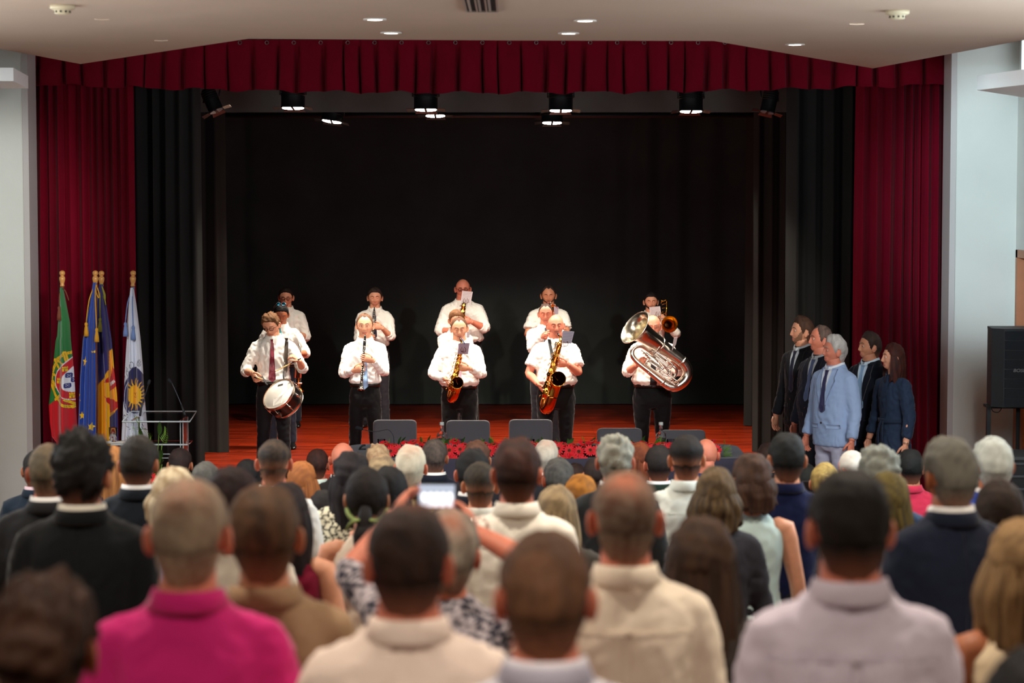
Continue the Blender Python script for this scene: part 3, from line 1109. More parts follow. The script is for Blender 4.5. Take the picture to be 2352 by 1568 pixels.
# ------------------------------------------------------------------ the hall
WALL = mat('wall_plaster', rgb(214, 214, 206), 0.85, bump=0.12, bscale=30, var=0.03, vscale=2)
TRIMM = mat('trim_paint', rgb(190, 182, 178), 0.6)
CEIL = mat('ceiling_plaster', rgb(194, 170, 149), 0.9, bump=0.06, bscale=20, var=0.03, vscale=1.2)
BLACK = mat('black_masking', rgb(22, 22, 22), 0.95)
VELVET = mat('red_velvet', rgb(116, 8, 30), 0.75, var=0.10, vscale=6, sheen=0.06, bump=0.25, bscale=120, stretch=(1, 1, 0.4), spec=0.05)


def black_drape_mat():
    m, nt, N, L, b = _mat('black_wool_drape')
    tc = N.new('ShaderNodeTexCoord')
    n = N.new('ShaderNodeTexNoise')
    n.inputs['Scale'].default_value = 1.3
    n.inputs['Detail'].default_value = 6
    L.new(tc.outputs['Object'], n.inputs['Vector'])
    r = N.new('ShaderNodeValToRGB')
    r.color_ramp.elements[0].color = rgb(38, 37, 36)
    r.color_ramp.elements[1].color = rgb(55, 54, 52)
    L.new(n.outputs[0], r.inputs[0])
    L.new(r.outputs[0], b.inputs['Base Color'])
    b.inputs['Roughness'].default_value = 0.95
    b.inputs['Specular IOR Level'].default_value = 0.05
    return m


DRAPE = black_drape_mat()
XL, XR = -4.96, 4.56             # side walls
WY = 20.5                        # proscenium wall
OL, OR = -4.41, 4.005            # opening
CEZ = CZ + 1.12                  # hall ceiling


def struct(name, mb, m, smooth=False):
    o = mb.build(name, m, None, smooth)
    o['kind'] = 'structure'
    return o


def floor_z(y):
    return 0.0 if y > 16.2 else (16.2 - y) * 0.105


mb = MB()
mb.box((XL, WY, -0.05), (OL, WY + 0.36, 6.2))
mb.box((OL, WY, 5.12), (OR, WY + 0.36, 6.2))
mb.box((OR, WY, -0.05), (XR + 0.2, WY + 0.36, 6.2))
struct('wall_front', mb, WALL)
# door opening in the right wall between y 19.35 and 20.35
DZ = pix(2310, 573, 20.42).z
mb = MB()
mb.box((XR, -2.2, -0.05), (XR + 0.18, 18.9, 6.2))
mb.box((XR, 18.9, DZ), (XR + 0.18, 20.42, 6.2))
mb.box((XR, 20.42, -0.05), (XR + 0.18, WY, 6.2))
struct('wall_right', mb, WALL)
mb = MB()
mb.box((XL - 0.18, -2.2, -0.05), (XL, WY + 0.36, 6.2))
struct('wall_left', mb, WALL)
mb = MB()
mb.box((XL - 0.18, -2.4, -0.05), (XR + 0.18, -2.2, 6.2))
struct('wall_back', mb, WALL)
# painted edge trims of the proscenium
for i, (a, b_) in enumerate(((OL - 0.002, OL + 0.05), (OR - 0.05, OR + 0.002))):
    mb = MB()
    mb.box((a, WY - 0.012, 0.0), (b_, WY + 0.34, 5.12))
    struct('trim_%d' % (i + 1), mb, TRIMM)

# raked hall floor with broad steps
mb = MB()
mb.box((XL, 16.2, -0.1), (XR, 20.9, 0.0))
y = 16.2
while y > -2.2:
    z = floor_z(y - 0.45)
    mb.box((XL, y - 0.9, -0.1), (XR, y, z))
    y -= 0.9
struct('floor', mb, mat('hall_floor', rgb(96, 62, 44), 0.5, var=0.15, vscale=3, bump=0.1))

# stage: front riser and the board floor
SFY = 17.75


def stage_floor_mat():
    m, nt, N, L, b = _mat('stage_hardwood')
    tc = N.new('ShaderNodeTexCoord')
    mp = N.new('ShaderNodeMapping')
    mp.inputs['Rotation'].default_value = (0, 0, 0)
    L.new(tc.outputs['Object'], mp.inputs[0])
    br = N.new('ShaderNodeTexBrick')
    br.offset = 0.37
    br.inputs['Color1'].default_value = rgb(122, 34, 10)
    br.inputs['Color2'].default_value = rgb(162, 46, 14)
    br.inputs['Mortar'].default_value = rgb(54, 14, 6)
    br.inputs['Scale'].default_value = 1.0
    br.inputs['Mortar Size'].default_value = 0.0022
    br.inputs['Brick Width'].default_value = 1.6
    br.inputs['Row Height'].default_value = 0.075
    L.new(mp.outputs[0], br.inputs['Vector'])
    mp2 = N.new('ShaderNodeMapping')
    mp2.inputs['Scale'].default_value = (0.8, 16, 1)
    L.new(tc.outputs['Object'], mp2.inputs[0])
    n = N.new('ShaderNodeTexNoise')
    n.inputs['Scale'].default_value = 1.6
    n.inputs['Detail'].default_value = 8
    L.new(mp2.outputs[0], n.inputs['Vector'])
    r = N.new('ShaderNodeValToRGB')
    r.color_ramp.elements[0].position = 0.36
    r.color_ramp.elements[0].color = (0.18, 0.12, 0.12, 1)
    r.color_ramp.elements[1].position = 0.60
    r.color_ramp.elements[1].color = (1, 1, 1, 1)
    L.new(n.outputs[0], r.inputs[0])
    mx = N.new('ShaderNodeMixRGB')
    mx.blend_type = 'MULTIPLY'
    mx.inputs[0].default_value = 0.85
    L.new(br.outputs[0], mx.inputs[1])
    L.new(r.outputs[0], mx.inputs[2])
    L.new(mx.outputs[0], b.inputs['Base Color'])
    b.inputs['Roughness'].default_value = 0.34
    b.inputs['Specular IOR Level'].default_value = 0.25
    bp = N.new('ShaderNodeBump')
    bp.inputs['Strength'].default_value = 0.15
    bp.inputs['Distance'].default_value = 0.003
    L.new(n.outputs[0], bp.inputs['Height'])
    L.new(bp.outputs[0], b.inputs['Normal'])
    return m


mb = MB()
mb.box((-5.9, SFY, SZ - 0.06), (5.6, 31.9, SZ))
struct('stage_floor', mb, stage_floor_mat())
mb = MB()
mb.box((OL, SFY + 0.03, 0.0), (OR, SFY + 0.1, SZ - 0.06))
struct('stage_riser', mb, mat('riser_paint', rgb(40, 30, 28), 0.7))
# stage house: black walls and grid
mb = MB()
mb.box((-6.1, WY + 0.36, SZ), (-5.9, 32.1, 6.2))
mb.box((5.6, WY + 0.36, SZ), (5.8, 32.1, 6.2))
mb.box((-6.1, 31.9, SZ), (5.8, 32.1, 6.2))
mb.box((-6.1, WY + 0.36, SZ), (XL, WY + 0.4, 6.2))
mb.box((XR, WY + 0.36, SZ), (5.8, WY + 0.4, 6.2))
mb.box((-6.1, WY + 0.36, 6.2), (5.8, 32.1, 6.3))
struct('wall_stage_house', mb, BLACK)

# hall ceiling: a horizontal panel with a folded front outline
def cpt(px, py):
    s = (440 - py) / 1.12
    Y = F / s
    return pix(px, py, Y)


def at_z(px, py, z):
    u = (px - 1176) / F
    v = (784 - py) / F
    dy = math.cos(TILT) + v * math.sin(TILT)
    dz = -math.sin(TILT) + v * math.cos(TILT)
    s = (z - CZ) / dz
    return Vector((u * s, dy * s, z))


outl = [at_z(x, y, CEZ) for x, y in ((-60, 97), (0, 112), (185, 147), (570, 89), (1176, 93), (1640, 94), (2005, 157), (2352, 92), (2420, 78))]
poly = [(XL, -2.2)] + [(XL, outl[0].y)] + [(p.x, p.y) for p in outl if XL < p.x < XR] + [(XR, outl[-1].y), (XR, -2.2)]
mb = MB()
mb.prism(poly, CEZ, CEZ + 0.05)
struct('ceiling', mb, CEIL)
mb = MB()
mb.box((XL - 0.18, -2.4, 6.2), (XR + 0.2, WY + 0.4, 6.3))
struct('ceiling_upper', mb, mat('upper_ceiling', rgb(120, 116, 112), 0.9))

# light ledges left and right of the ceiling
def ledge(sgn, mirror=0):
    z0 = CZ + 0.80
    C = at_z(2244, 207, z0)
    A = Vector((3.99, 16.2, z0))
    B = Vector((XR, 19.8, z0))
    P_ = [C, A, Vector((XR, 16.0, z0)), B]
    pts = [(p.x if sgn > 0 else (-0.26 - p.x), p.y) for p in P_]
    if sgn < 0:
        pts = [(max(x, XL), y) for x, y in pts][::-1]
    mb = MB()
    mb.prism(pts, z0, z0 + 0.115)
    return mb


struct('trim_3', ledge(1), mat('ledge_paint', rgb(248, 250, 248), 0.7))
LC = at_z(31, 186, CZ + 0.875)
ml = MB()
ml.prism([(XL, LC.y + 1.3), (XL, LC.y), (LC.x, LC.y), (LC.x - 0.16, LC.y + 1.3)], CZ + 0.875, CZ + 0.98)
struct('trim_4', ml, mat('ledge_paint', rgb(248, 250, 248), 0.7))
# clerestory window above the right ledge, and added unseen side windows backing the daylight fills
PANE = mat('daylight_pane', (0.80, 0.92, 1.0, 1), 0.3, emit=3.0)


def window(n, x, y0, y1, z0, z1, sgn, m=PANE):
    """a window in a side wall; sgn = +1 right wall"""
    mb = MB()
    xx = x - sgn * 0.03
    for a, b_ in (((y0 - 0.05, z0 - 0.05), (y1 + 0.05, z0)), ((y0 - 0.05, z1), (y1 + 0.05, z1 + 0.05)), ((y0 - 0.05, z0), (y0, z1)), ((y1, z0), (y1 + 0.05, z1)), (((y0 + y1) / 2 - 0.02, z0), ((y0 + y1) / 2 + 0.02, z1))):
        mb.box((min(x, xx), a[0], a[1]), (max(x, xx), b_[0], b_[1]))
    o = struct('window_%d' % n, mb, mat('window_frame', rgb(225, 225, 222), 0.5))
    p = MB()
    p.box((min(x, x - sgn * 0.01), y0, z0), (max(x, x - sgn * 0.01), y1, z1))
    p.build('pane', m, o, False)


window(1, XR, 18.2, 20.25, CZ + 0.93, CZ + 1.42, 1)
window(2, XR, 10.2, 15.8, 3.2, 4.5, 1)  # added out of view, glowing panes behind the right area fill
window(3, XL, 10.2, 15.8, 3.2, 4.5, -1)  # likewise added, behind the left area fill

# ceiling fittings -------------------------------------------------------------
BUG = mat('lamp_lens', (1.0, 0.93, 0.82, 1), 0.3, emit=14)
WHITEM = mat('white_metal', rgb(225, 220, 212), 0.4)


def downlight(p):
    r = empty('ceiling_downlight', p)
    mb = MB()
    mb.lathe([(0.062, 0.0), (0.075, -0.001), (0.076, -0.008), (0.056, -0.010), (0.052, -0.002)], seg=24)
    mb.build('trim_ring', WHITEM, r)
    m2 = MB()
    m2.lathe([(0.001, -0.007), (0.05, -0.007), (0.05, -0.001)], seg=24)
    m2.build('lamp', BUG, r)
    return r


dl_lab = {0: 'small round recessed ceiling lamp, front left of the vent', 1: 'small round recessed ceiling lamp, left, nearest the valance', 2: 'small round recessed ceiling lamp, front right of the vent',
          3: 'small round recessed ceiling lamp, right of centre, nearest the valance', 4: 'lone round recessed ceiling lamp near the right corner of the ceiling'}
d0 = downlight(at_z(861, 43, CEZ))
for i, (x, y) in enumerate(((861, 43), (898, 74), (1344, 46), (1306, 75), (1826, 101))):
    o = d0 if i == 0 else copy_tree(d0)
    o.location = at_z(x, y, CEZ)
    tag(o, dl_lab[i], 'lamp', 'recessed ceiling lamps')
sd_m = mat('detector_plastic', rgb(206, 192, 160), 0.5)
for i, (x, y) in enumerate(((143, 12), (2061, 24))):
    r = empty('smoke_detector', at_z(x, y, CEZ))
    mb = MB()
    mb.lathe([(0.075, 0), (0.075, -0.02), (0.066, -0.026), (0.05, -0.03), (0.048, -0.05), (0.03, -0.056), (0.001, -0.058)], seg=24)
    mb.build('detector_body', sd_m, r)
    m2 = MB()
    for j in range(10):
        a = 2 * PI * j / 10
        m2.box((-0.006, -0.0505, -0.046), (0.006, -0.047, -0.034))
        m2.v[-8:] = [(math.cos(a) * q[0] - math.sin(a) * q[1], math.sin(a) * q[0] + math.cos(a) * q[1], q[2]) for q in m2.v[-8:]]
    m2.build('slot', mat('detector_slot', rgb(40, 36, 30), 0.8), r, False)
    tag(r, 'round cream smoke detector on the %s of the ceiling' % ('left end' if i == 0 else 'right end'), 'smoke detector', 'smoke detectors')
# air vent
v0 = at_z(1107, 24, CEZ)
r = empty('ceiling_vent', (v0.x, v0.y - 0.6, CEZ))
mb = MB()
for a, b_ in (((-0.105, -0.6), (0.105, -0.585)), ((-0.105, 0.585), (0.105, 0.6)), ((-0.105, -0.6), (-0.09, 0.6)), ((0.09, -0.6), (0.105, 0.6)), ((-0.034, -0.6), (-0.024, 0.6)), ((0.024, -0.6), (0.034, 0.6))):
    mb.box((a[0], a[1], -0.012), (b_[0], b_[1], 0.0))
mb.build('vent_frame', mat('vent_metal', rgb(150, 140, 128), 0.4, 0.5), r, False)
mb = MB()
mb.box((-0.09, -0.585, -0.003), (0.09, 0.585, -0.001))
mb.build('backing', BLACK, r, False)
sl = mat('vent_slat', rgb(190, 184, 174), 0.3, 0.6)
for xx in (-0.06, 0.0, 0.06):
    for q in range(9):
        mb = MB()
        mb.box((xx - 0.017, 0.50 - q * 0.12, -0.010), (xx - 0.002, 0.56 - q * 0.12, -0.004))
        mb.build('slat', sl, r, False)
tag(r, 'narrow slotted metal air vent at the top centre of the ceiling', 'vent')
for i, (x, y) in enumerate(((234, 43), (370, 92), (1968, 54))):
    mb = MB()
    p = at_z(x, y, CEZ)
    mb.tube([(p.x - 0.05, p.y, CEZ - 0.002), (p.x, p.y + 0.01, CEZ - 0.005), (p.x + 0.05, p.y, CEZ - 0.002)], 0.005, 6, smooth=1)
    o = mb.build('sprinkler_cover', CEIL)
    tag(o, ('flat plaster cover in the ceiling just right of the left smoke detector', 'flat plaster cover near the left fold of the ceiling', 'flat plaster cover left of the right smoke detector')[i], 'cover', 'flat ceiling covers')

# ------------------------------------------------------------------ curtains
def drape(name, x0, x1, Y, z0, z1, m, period=0.16, amp=0.05, seed=0, nxp=14, nzs=26, parent=None, pinch=0.0, jitter=0.35, flare=0.0, sag=0.0):
    rs = np.random.RandomState(seed)
    n = max(3, int(round((x1 - x0) / period)))
    wds = 1 + jitter * rs.uniform(-1, 1, n)
    xs = x0 + np.concatenate([[0], np.cumsum(wds)]) / wds.sum() * (x1 - x0)
    amps = amp * (1 + 0.5 * rs.uniform(-1, 1, n))
    X, O = [], []
    for i in range(n):
        for j in range(nxp):
            t = j / nxp
            X.append(xs[i] + (xs[i + 1] - xs[i]) * (t - 0.10 * math.sin(2 * PI * t * 2) / 2))
            O.append(amps[i] * (math.cos(2 * PI * t)) + amps[i] * 0.15 * math.sin(6 * PI * t + i))
    X.append(x1)
    O.append(amps[-1])
    X, O = np.array(X), np.array(O)
    rows = []
    for i in range(nzs):
        f = i / (nzs - 1)
        z = z1 + (z0 - z1) * f
        wob = 0.010 * np.sin(X * 7 + f * 3 + seed) * f
        xx = X + wob + flare * f * (X - (x0 + x1) / 2) / (x1 - x0)
        dd = O * (0.75 + 0.25 * f) + 0.012 * np.sin(X * 13 + f * 5 + seed)
        zz = np.full_like(X, z) - (sag * np.sin(X * 9 + seed) * f ** 6)
        rows.append(np.stack([xx, Y + dd, zz], -1))
    mb = MB()
    mb.add(np.concatenate(rows), grid_faces(len(X), nzs, None, wrap=False))
    o = mb.build(name, m, parent)
    return o


CY = WY + 0.55
sY = F / CY
# main red curtains left and right
lx0, lx1 = (60 - 1176) / sY, (305 - 1176) / sY
o = drape('red_stage_curtain', lx0, lx1, CY + 0.10, SZ + 0.02, 5.15, VELVET, 0.085, 0.06, 3, 10, 30, flare=0.05)
tag(o, 'dark red velvet stage curtain gathered at the left, behind the flags', 'curtain', 'red stage curtains')
rx0, rx1 = (1968 - 1176) / sY, (2190 - 1176) / sY
o = drape('red_stage_curtain', rx0, rx1, CY + 0.10, SZ + 0.02, 5.15, VELVET, 0.095, 0.065, 8, 10, 30, flare=0.05)
tag(o, 'dark red velvet stage curtain gathered at the right, behind the standing officials', 'curtain', 'red stage curtains')


# valance: box pleats with hooks
def valance():
    r = empty('red_valance', (0, CY - 0.14, 4.4))
    rs = random.Random(5)
    x = lx0 - 0.02
    X, D = [], []
    while x < rx1 + 0.02:
        wd = rs.uniform(0.12, 0.20)
        gp = rs.uniform(0.012, 0.05)
        tlt = rs.uniform(-0.02, 0.02)
        for t in (0, 0.06, 0.2, 0.4, 0.6, 0.8, 0.94, 1.0):
            X.append(x + wd * t)
            D.append(-0.040 - 0.012 * math.sin(PI * t) + tlt * (t - 0.5) + (0.02 if t in (0, 1.0) else 0))
        X.append(x + wd + gp * 0.3)
        D.append(0.045)
        X.append(x + wd + gp * 0.7)
        D.append(0.05)
        x += wd + gp
    X, D = np.array(X), np.array(D)
    rows = []
    nzv = 14
    cx = (lx0 + rx1) / 2
    for i in range(nzv):
        f = i / (nzv - 1)
        zt = 5.09
        zb = CZ + (440 - (195 + 20 * (1 - ((X - cx) / (rx1 - cx)) ** 2))) / (F / (CY - 0.14)) + 0.012 * np.sin(X * 10.5) * 1.0 + 0.006 * np.sin(X * 23)
        zz = zt + (zb - zt) * f
        fold = 0.45 + 0.55 * min(1, max(0, (f - 0.16)) / 0.5) if f > 0.14 else 0.15
        rows.append(np.stack([X + 0.01 * np.sin(X * 5 + f * 2) * f, (CY - 0.14) + D * fold - 0.012 * (f > 0.93), zz], -1))
    mb = MB()
    mb.add(np.concatenate(rows), grid_faces(len(X), nzv, None, wrap=False))
    mb.v = [(a, b_ - (CY - 0.14), c - 4.4) for a, b_, c in mb.v]
    mb.build('valance_cloth', VELVET, r, angle=55)
    k = 0
    ey = mat('brass_eyelet', rgb(120, 116, 112), 0.3, 1.0)
    first = None
    for k in range(int((1710 - 560) / 61) + 1):
        xx = (560 + k * 61 - 1176) / sY
        m2 = MB()
        m2.tube([(0.016 * math.cos(t), 0, 0.016 * math.sin(t)) for t in [2 * PI * j / 12 for j in range(13)]], 0.004, 5)
        if first is None:
            o = m2.build('eyelet', ey, r)
            first = o
        else:
            o = first.copy()
            COL.objects.link(o)
        o.location = (xx, -0.03, 5.062 - 4.4)
    tag(r, 'dark red velvet pleated valance across the top of the stage', 'valance')


valance()

# black legs, border and backdrop
def black(name, px0, px1, Y, z0, z1, lab, seed, period=0.3, amp=0.05, **kw):
    s = F / Y
    o = drape(name, (px0 - 1176) / s, (px1 - 1176) / s, Y, z0, z1, DRAPE, period, amp, seed, 8, 24, **kw)
    tag(o, lab, 'curtain', 'black masking drapes')
    return o


black('black_leg_curtain', 255, 463, 22.3, SZ + 0.01, 6.1, 'black leg curtain hanging just inside the left red curtain', 1, 0.16, 0.05)
black('black_leg_curtain', 400, 520, 25.45, SZ + 0.01, 6.1, 'black leg curtain second from the left, its hem on the red floor', 2, 0.2, 0.04)
black('black_leg_curtain', 1806, 2040, 22.3, SZ + 0.01, 6.1, 'black leg curtain behind the five standing officials', 4, 0.17, 0.06)
black('black_leg_curtain', 1729, 1850, 25.5, SZ + 0.01, 6.1, 'black leg curtain right of the tuba player, its hem near the floor', 5, 0.16, 0.035)
black('black_leg_curtain', 1712, 1800, 28.4, SZ + 0.01, 6.1, 'narrow black leg curtain deepest at the right of the stage', 6, 0.16, 0.03)


def backdrop():
    Y = 31.3
    s = F / Y
    x0, x1 = (430 - 1176) / s, (1800 - 1176) / s
    r = empty('black_backdrop', (0, Y, SZ))
    edges = [x0, (1063 - 1176) / s, (1228 - 1176) / s, x1]
    for i in range(3):
        a, b_ = edges[i], edges[i + 1]
        nx, nzb = int((b_ - a) / 0.035), 60
        X, Zg = np.meshgrid(np.linspace(a, b_ + (0.02 if i < 2 else 0), nx), np.linspace(0.0, 5.35, nzb))
        t = (X - a) / (b_ - a)
        # taut cloth with vertical soft folds at the right and swags from the upper left corner
        px_ = X * s + 1176
        d = 0.012 * np.sin(X * 5.1 + 0.3 * Zg) + 0.01 * np.sin(X * 9.7)
        d += 0.045 * np.sin(X * 13 + 0.8 * np.sin(X * 3.0)) * sst(1300, 1480, px_) * (0.4 + 0.6 * sst(0, 2, Zg))
        u = (px_ - 520) / s
        sw = np.sin((u * 1.1 + Zg * 0.55) * 6.5 - 1.2 * u * u)
        d += 0.035 * sw * np.exp(-(u / 1.1) ** 2)
        d += 0.05 * np.exp(-((px_ - 560) / 14) ** 2)
        d -= 0.015 * (i == 1)
        P = np.stack([X, d, Zg + 0.01], -1).reshape(-1, 3)
        mb = MB()
        mb.add(P, grid_faces(nx, nzb, None, wrap=False))
        mb.build('cloth_panel', mat('backdrop_cloth', rgb(62, 67, 66), 0.95, var=0.15, vscale=1.5, spec=0.05), r)
    tag(r, 'black cloth backdrop of three panels closing the back of the stage', 'backdrop')


backdrop()
yb = 24.2
zb = CZ + (440 - 259) / (F / yb)
o = drape('black_border_curtain', -4.6, 4.2, yb, zb, 6.1, mat('border_cloth', rgb(92, 88, 84), 0.95, var=0.12, vscale=3), 1.2, 0.012, 11, 10, 10, jitter=0.5)
tag(o, 'flat black border curtain across the top of the stage behind the first lamps', 'curtain', 'black masking drapes')
for i, (yy, pyy) in enumerate(((22.95, 196), (26.5, 266))):
    zz = CZ + (440 - pyy) / (F / yy)
    mb = MB()
    mb.tube([(-4.7, yy, zz), (4.4, yy, zz)], 0.028, 10)
    for q in range(9):
        m3 = MB()
        mb.tube([(-4.4 + q * 1.07, yy, zz), (-4.4 + q * 1.07, yy, 6.2)], 0.004, 5)
    o = mb.build('lighting_bar', mat('black_steel', rgb(30, 30, 30), 0.5, 0.3))
    tag(o, ('black lighting bar just behind the red valance', 'black lighting bar deeper in the stage, above the band')[i], 'bar', 'lighting bars')

# ------------------------------------------------------------------ stage lamps
LENS = mat('fresnel_lens_lit', (1.0, 0.95, 0.85, 1), 0.3, emit=40)
LENSOFF = mat('fresnel_lens_off', rgb(140, 150, 155), 0.15)
CAN = mat('lamp_can_black', rgb(26, 27, 27), 0.38, 0.2)
CHR = mat('lamp_chrome', rgb(200, 190, 175), 0.25, 1.0)


def spot(loc, bar, tilt, roll, lit, lab, d=0.24, h=0.30):
    r = empty('stage_spotlight', loc)
    R_ = Matrix.Rotation(roll, 4, 'Y') @ Matrix.Rotation(tilt, 4, 'X')
    a = d / 2
    mb = MB()
    mb.lathe([(0.03, h + 0.03), (a * 0.8, h + 0.02), (a * 0.98, h - 0.02), (a, h * 0.5), (a, 0.02), (a * 1.03, 0.012), (a * 1.03, 0.0), (a * 0.93, 0.0), (a * 0.93, 0.03)], seg=28)
    for q in range(5):
        mb.lathe([(a * 1.0, h * 0.55 + q * 0.022), (a * 1.04, h * 0.55 + q * 0.022 + 0.003), (a * 1.04, h * 0.55 + q * 0.022 + 0.008), (a, h * 0.55 + q * 0.022 + 0.011)], seg=28, cap=False)
    mb.xf(R_)
    mb.build('housing', CAN, r, angle=40)
    ln = MB()
    rg = []
    for q in range(2):      # two half lenses split by the centre bar
        sg = -1 if q else 1
        pts = [(sg * 0.012, -a * 0.86)] + [(sg * max(0.012, a * 0.9 * math.cos(t)), a * 0.9 * math.sin(t)) for t in np.linspace(-PI / 2, PI / 2, 13)] + [(sg * 0.012, a * 0.86)]
        m_ = MB()
        m_.prism(pts if sg > 0 else pts[::-1], -0.004, 0.012)
        ln.add(m_.v, m_.f)
    ln.xf(R_)
    ln.build('lens', LENS if lit else LENSOFF, r, False)
    cb = MB()
    cb.box((-0.012, -a * 0.95, -0.008), (0.012, a * 0.95, 0.01))
    cb.xf(R_)
    cb.build('centre_bar', CAN, r, False)
    for q in range(4):     # barn doors
        m_ = MB()
        L_ = 0.075
        sp = 1.15 if q % 2 == 0 else 1.35
        c0, c1 = a * 1.02, a * 1.02 + L_ * math.sin(sp)
        zz = -L_ * math.cos(sp) * 0.55
        m_.loft([[(-a * 0.8, c0, 0.0), (a * 0.8, c0, 0.0), (a * 0.8, c0 + 0.002, 0.003), (-a * 0.8, c0 + 0.002, 0.003)],
                 [(-a * 0.95, c1, zz), (a * 0.95, c1, zz), (a * 0.95, c1 + 0.002, zz + 0.003), (-a * 0.95, c1 + 0.002, zz + 0.003)]])
        m_.xf(R_ @ Matrix.Rotation(q * PI / 2, 4, 'Z'))
        m_.build('barn_door', CHR if q == 3 else CAN, r, False)
    yk = MB()
    c = R_ @ Vector((0, 0, h * 0.6))
    bz = bar.z - loc[2] if bar else h + 0.25
    by = bar.y - loc[1] if bar else 0
    s0, s1 = R_ @ Vector((a + 0.012, 0, h * 0.6)), R_ @ Vector((-a - 0.012, 0, h * 0.6))
    yk.tube([s0, s0 + Vector((0, by * 0.5, 0.12)), (0.02, by, bz - 0.03), (-0.02, by, bz - 0.03), s1 + Vector((0, by * 0.5, 0.12)), s1], 0.008, 6)
    yk.build('yoke', CAN, r)
    cl = MB()
    cl.lathe([(0.02, -0.035), (0.036, -0.02), (0.036, 0.02), (0.02, 0.035)], (0, by, bz), (1, 0, 0), 12)
    cl.build('clamp', mat('steel', rgb(190, 190, 195), 0.2, 1.0), r)
    tag(r, lab, 'spotlight', 'stage spotlights')
    return r


z1 = CZ + (440 - 196) / (F / 22.95)
z2 = CZ + (440 - 266) / (F / 26.5)
B1 = Vector((0, 22.95, z1))
for px_, py_, lab in ((673, 248, 'lit black stage spotlight, leftmost of the front row of lit lamps'), (978, 252, 'lit black stage spotlight, left of centre in the front row'),
                      (1288, 254, 'lit black stage spotlight with silvered housing, right of centre in the front row'), (1587, 256, 'lit black stage spotlight, rightmost of the front row of lit lamps')):
    p = pix(px_, py_, 22.9)
    spot(p, B1, -0.10, 0.0, True, lab, h=0.22)
B2 = Vector((0, 26.5, z2 + 0.12))
for px_, py_, lab in ((762, 279, 'lit stage spotlight hanging lower, between the two left front lamps'), (1000, 266, 'lit stage spotlight half hidden behind the left centre lamp'),
                      (1268, 282, 'lit stage spotlight hanging lowest, right of centre'), (1250, 266, 'small lit stage spotlight half hidden behind the lowest lamp')):
    Y_ = 25.9 if px_ != 1250 else 27.4
    p = pix(px_, py_, Y_)
    spot(p, Vector((0, Y_ + 0.1, z2 + 0.05)), -0.12, 0.14 if px_ == 762 else 0.0, True, lab, h=0.14)
p = pix(497, 255, 22.7)
spot(p, B1, -0.15, -0.42, False, 'unlit black stage spotlight tilted to the right, at the left end of the bar', d=0.15, h=0.22)
p = pix(1762, 258, 22.7)
spot(p, B1, -0.15, 0.22, False, 'unlit black stage spotlight tilted to the left, at the right end of the bar', d=0.15, h=0.22)

# ------------------------------------------------------------------ door, speaker and wall things at the right
WOOD = mat('orange_door_veneer', rgb(196, 112, 44), 0.45, var=0.12, vscale=5, stretch=(1, 1, 0.15))
WOODF = mat('door_frame_wood', rgb(172, 112, 76), 0.5, var=0.1, vscale=6)
mb = MB()
f = 0.07
for a, b_ in (((XR - 0.02, 20.35, 0), (XR + 0.12, 20.42, DZ)), ((XR - 0.02, 18.9, 0), (XR + 0.12, 18.97, DZ)), ((XR - 0.02, 18.9, DZ - 0.07), (XR + 0.12, 20.42, DZ))):
    mb.box(a, b_)
dr = struct('door_1', mb, WOODF)
mb = MB()
mb.box((XR + 0.05, 19.665, 0.02), (XR + 0.09, 20.35, DZ - 0.07))
lf = mb.build('door_leaf', WOOD, dr, False)
mb = MB()
mb.box((XR + 0.05, 18.97, 0.02), (XR + 0.09, 19.655, DZ - 0.07))
mb.build('door_leaf', WOOD, dr, False)
mb = MB()
mb.tube([(XR + 0.05, 19.72, 1.05), (XR + 0.0, 19.72, 1.05), (XR + 0.0, 19.84, 1.05)], 0.009, 8)
mb.build('door_handle', mat('steel', rgb(190, 190, 195), 0.2, 1.0), lf)
# black convex wall fitting above the door
p = pix(2352, 525, 19.3)
mb = MB()
mb.sphere((XR - 0.03, 19.45, p.z), (0.045, 0.07, 0.055), 16, 10)
mb.box((XR - 0.012, 19.40, p.z - 0.04), (XR, 19.50, p.z + 0.04))
tag(mb.build('wall_fitting', mat('black_plastic', rgb(24, 26, 30), 0.4)), 'small rounded black fitting on the wall above the orange door', 'wall fitting')

SPK = mat('speaker_black', rgb(14, 19, 24), 0.5, bump=0.1, bscale=200)
SPG = mat('speaker_grille', rgb(14, 25, 34), 0.55, bump=0.6, bscale=500)
sy = 18.9
a_, b_ = pix(2282, 760, sy), pix(2282, 935, sy)
r = empty('stage_loudspeaker', (a_.x, sy, b_.z))
wS, hS = 0.52, a_.z - b_.z
mb = MB()
mb.prism([(0, 0.06), (0.085, -0.02), (wS - 0.085, -0.02), (wS, 0.06), (wS - 0.03, 0.38), (0.03, 0.38)], 0, hS)
mb.build('cabinet', SPK, r, False)
for q in range(8):
    z0, z1_ = hS * (q * 0.125 + 0.012), hS * ((q + 1) * 0.125 - 0.004)
    m_ = MB()
    m_.prism([(0.092, -0.02), (0.105, -0.032), (wS - 0.105, -0.032), (wS - 0.092, -0.02)], z0, z1_)
    m_.build('grille_bar', SPG, r, False)
mb = MB()
mb.prism([(-0.004, 0.06), (0.084, -0.026), (wS - 0.084, -0.026), (wS + 0.004, 0.06), (wS - 0.03, 0.39), (0.03, 0.39)], hS, hS + 0.02)
mb.build('top_cap', SPK, r, False)


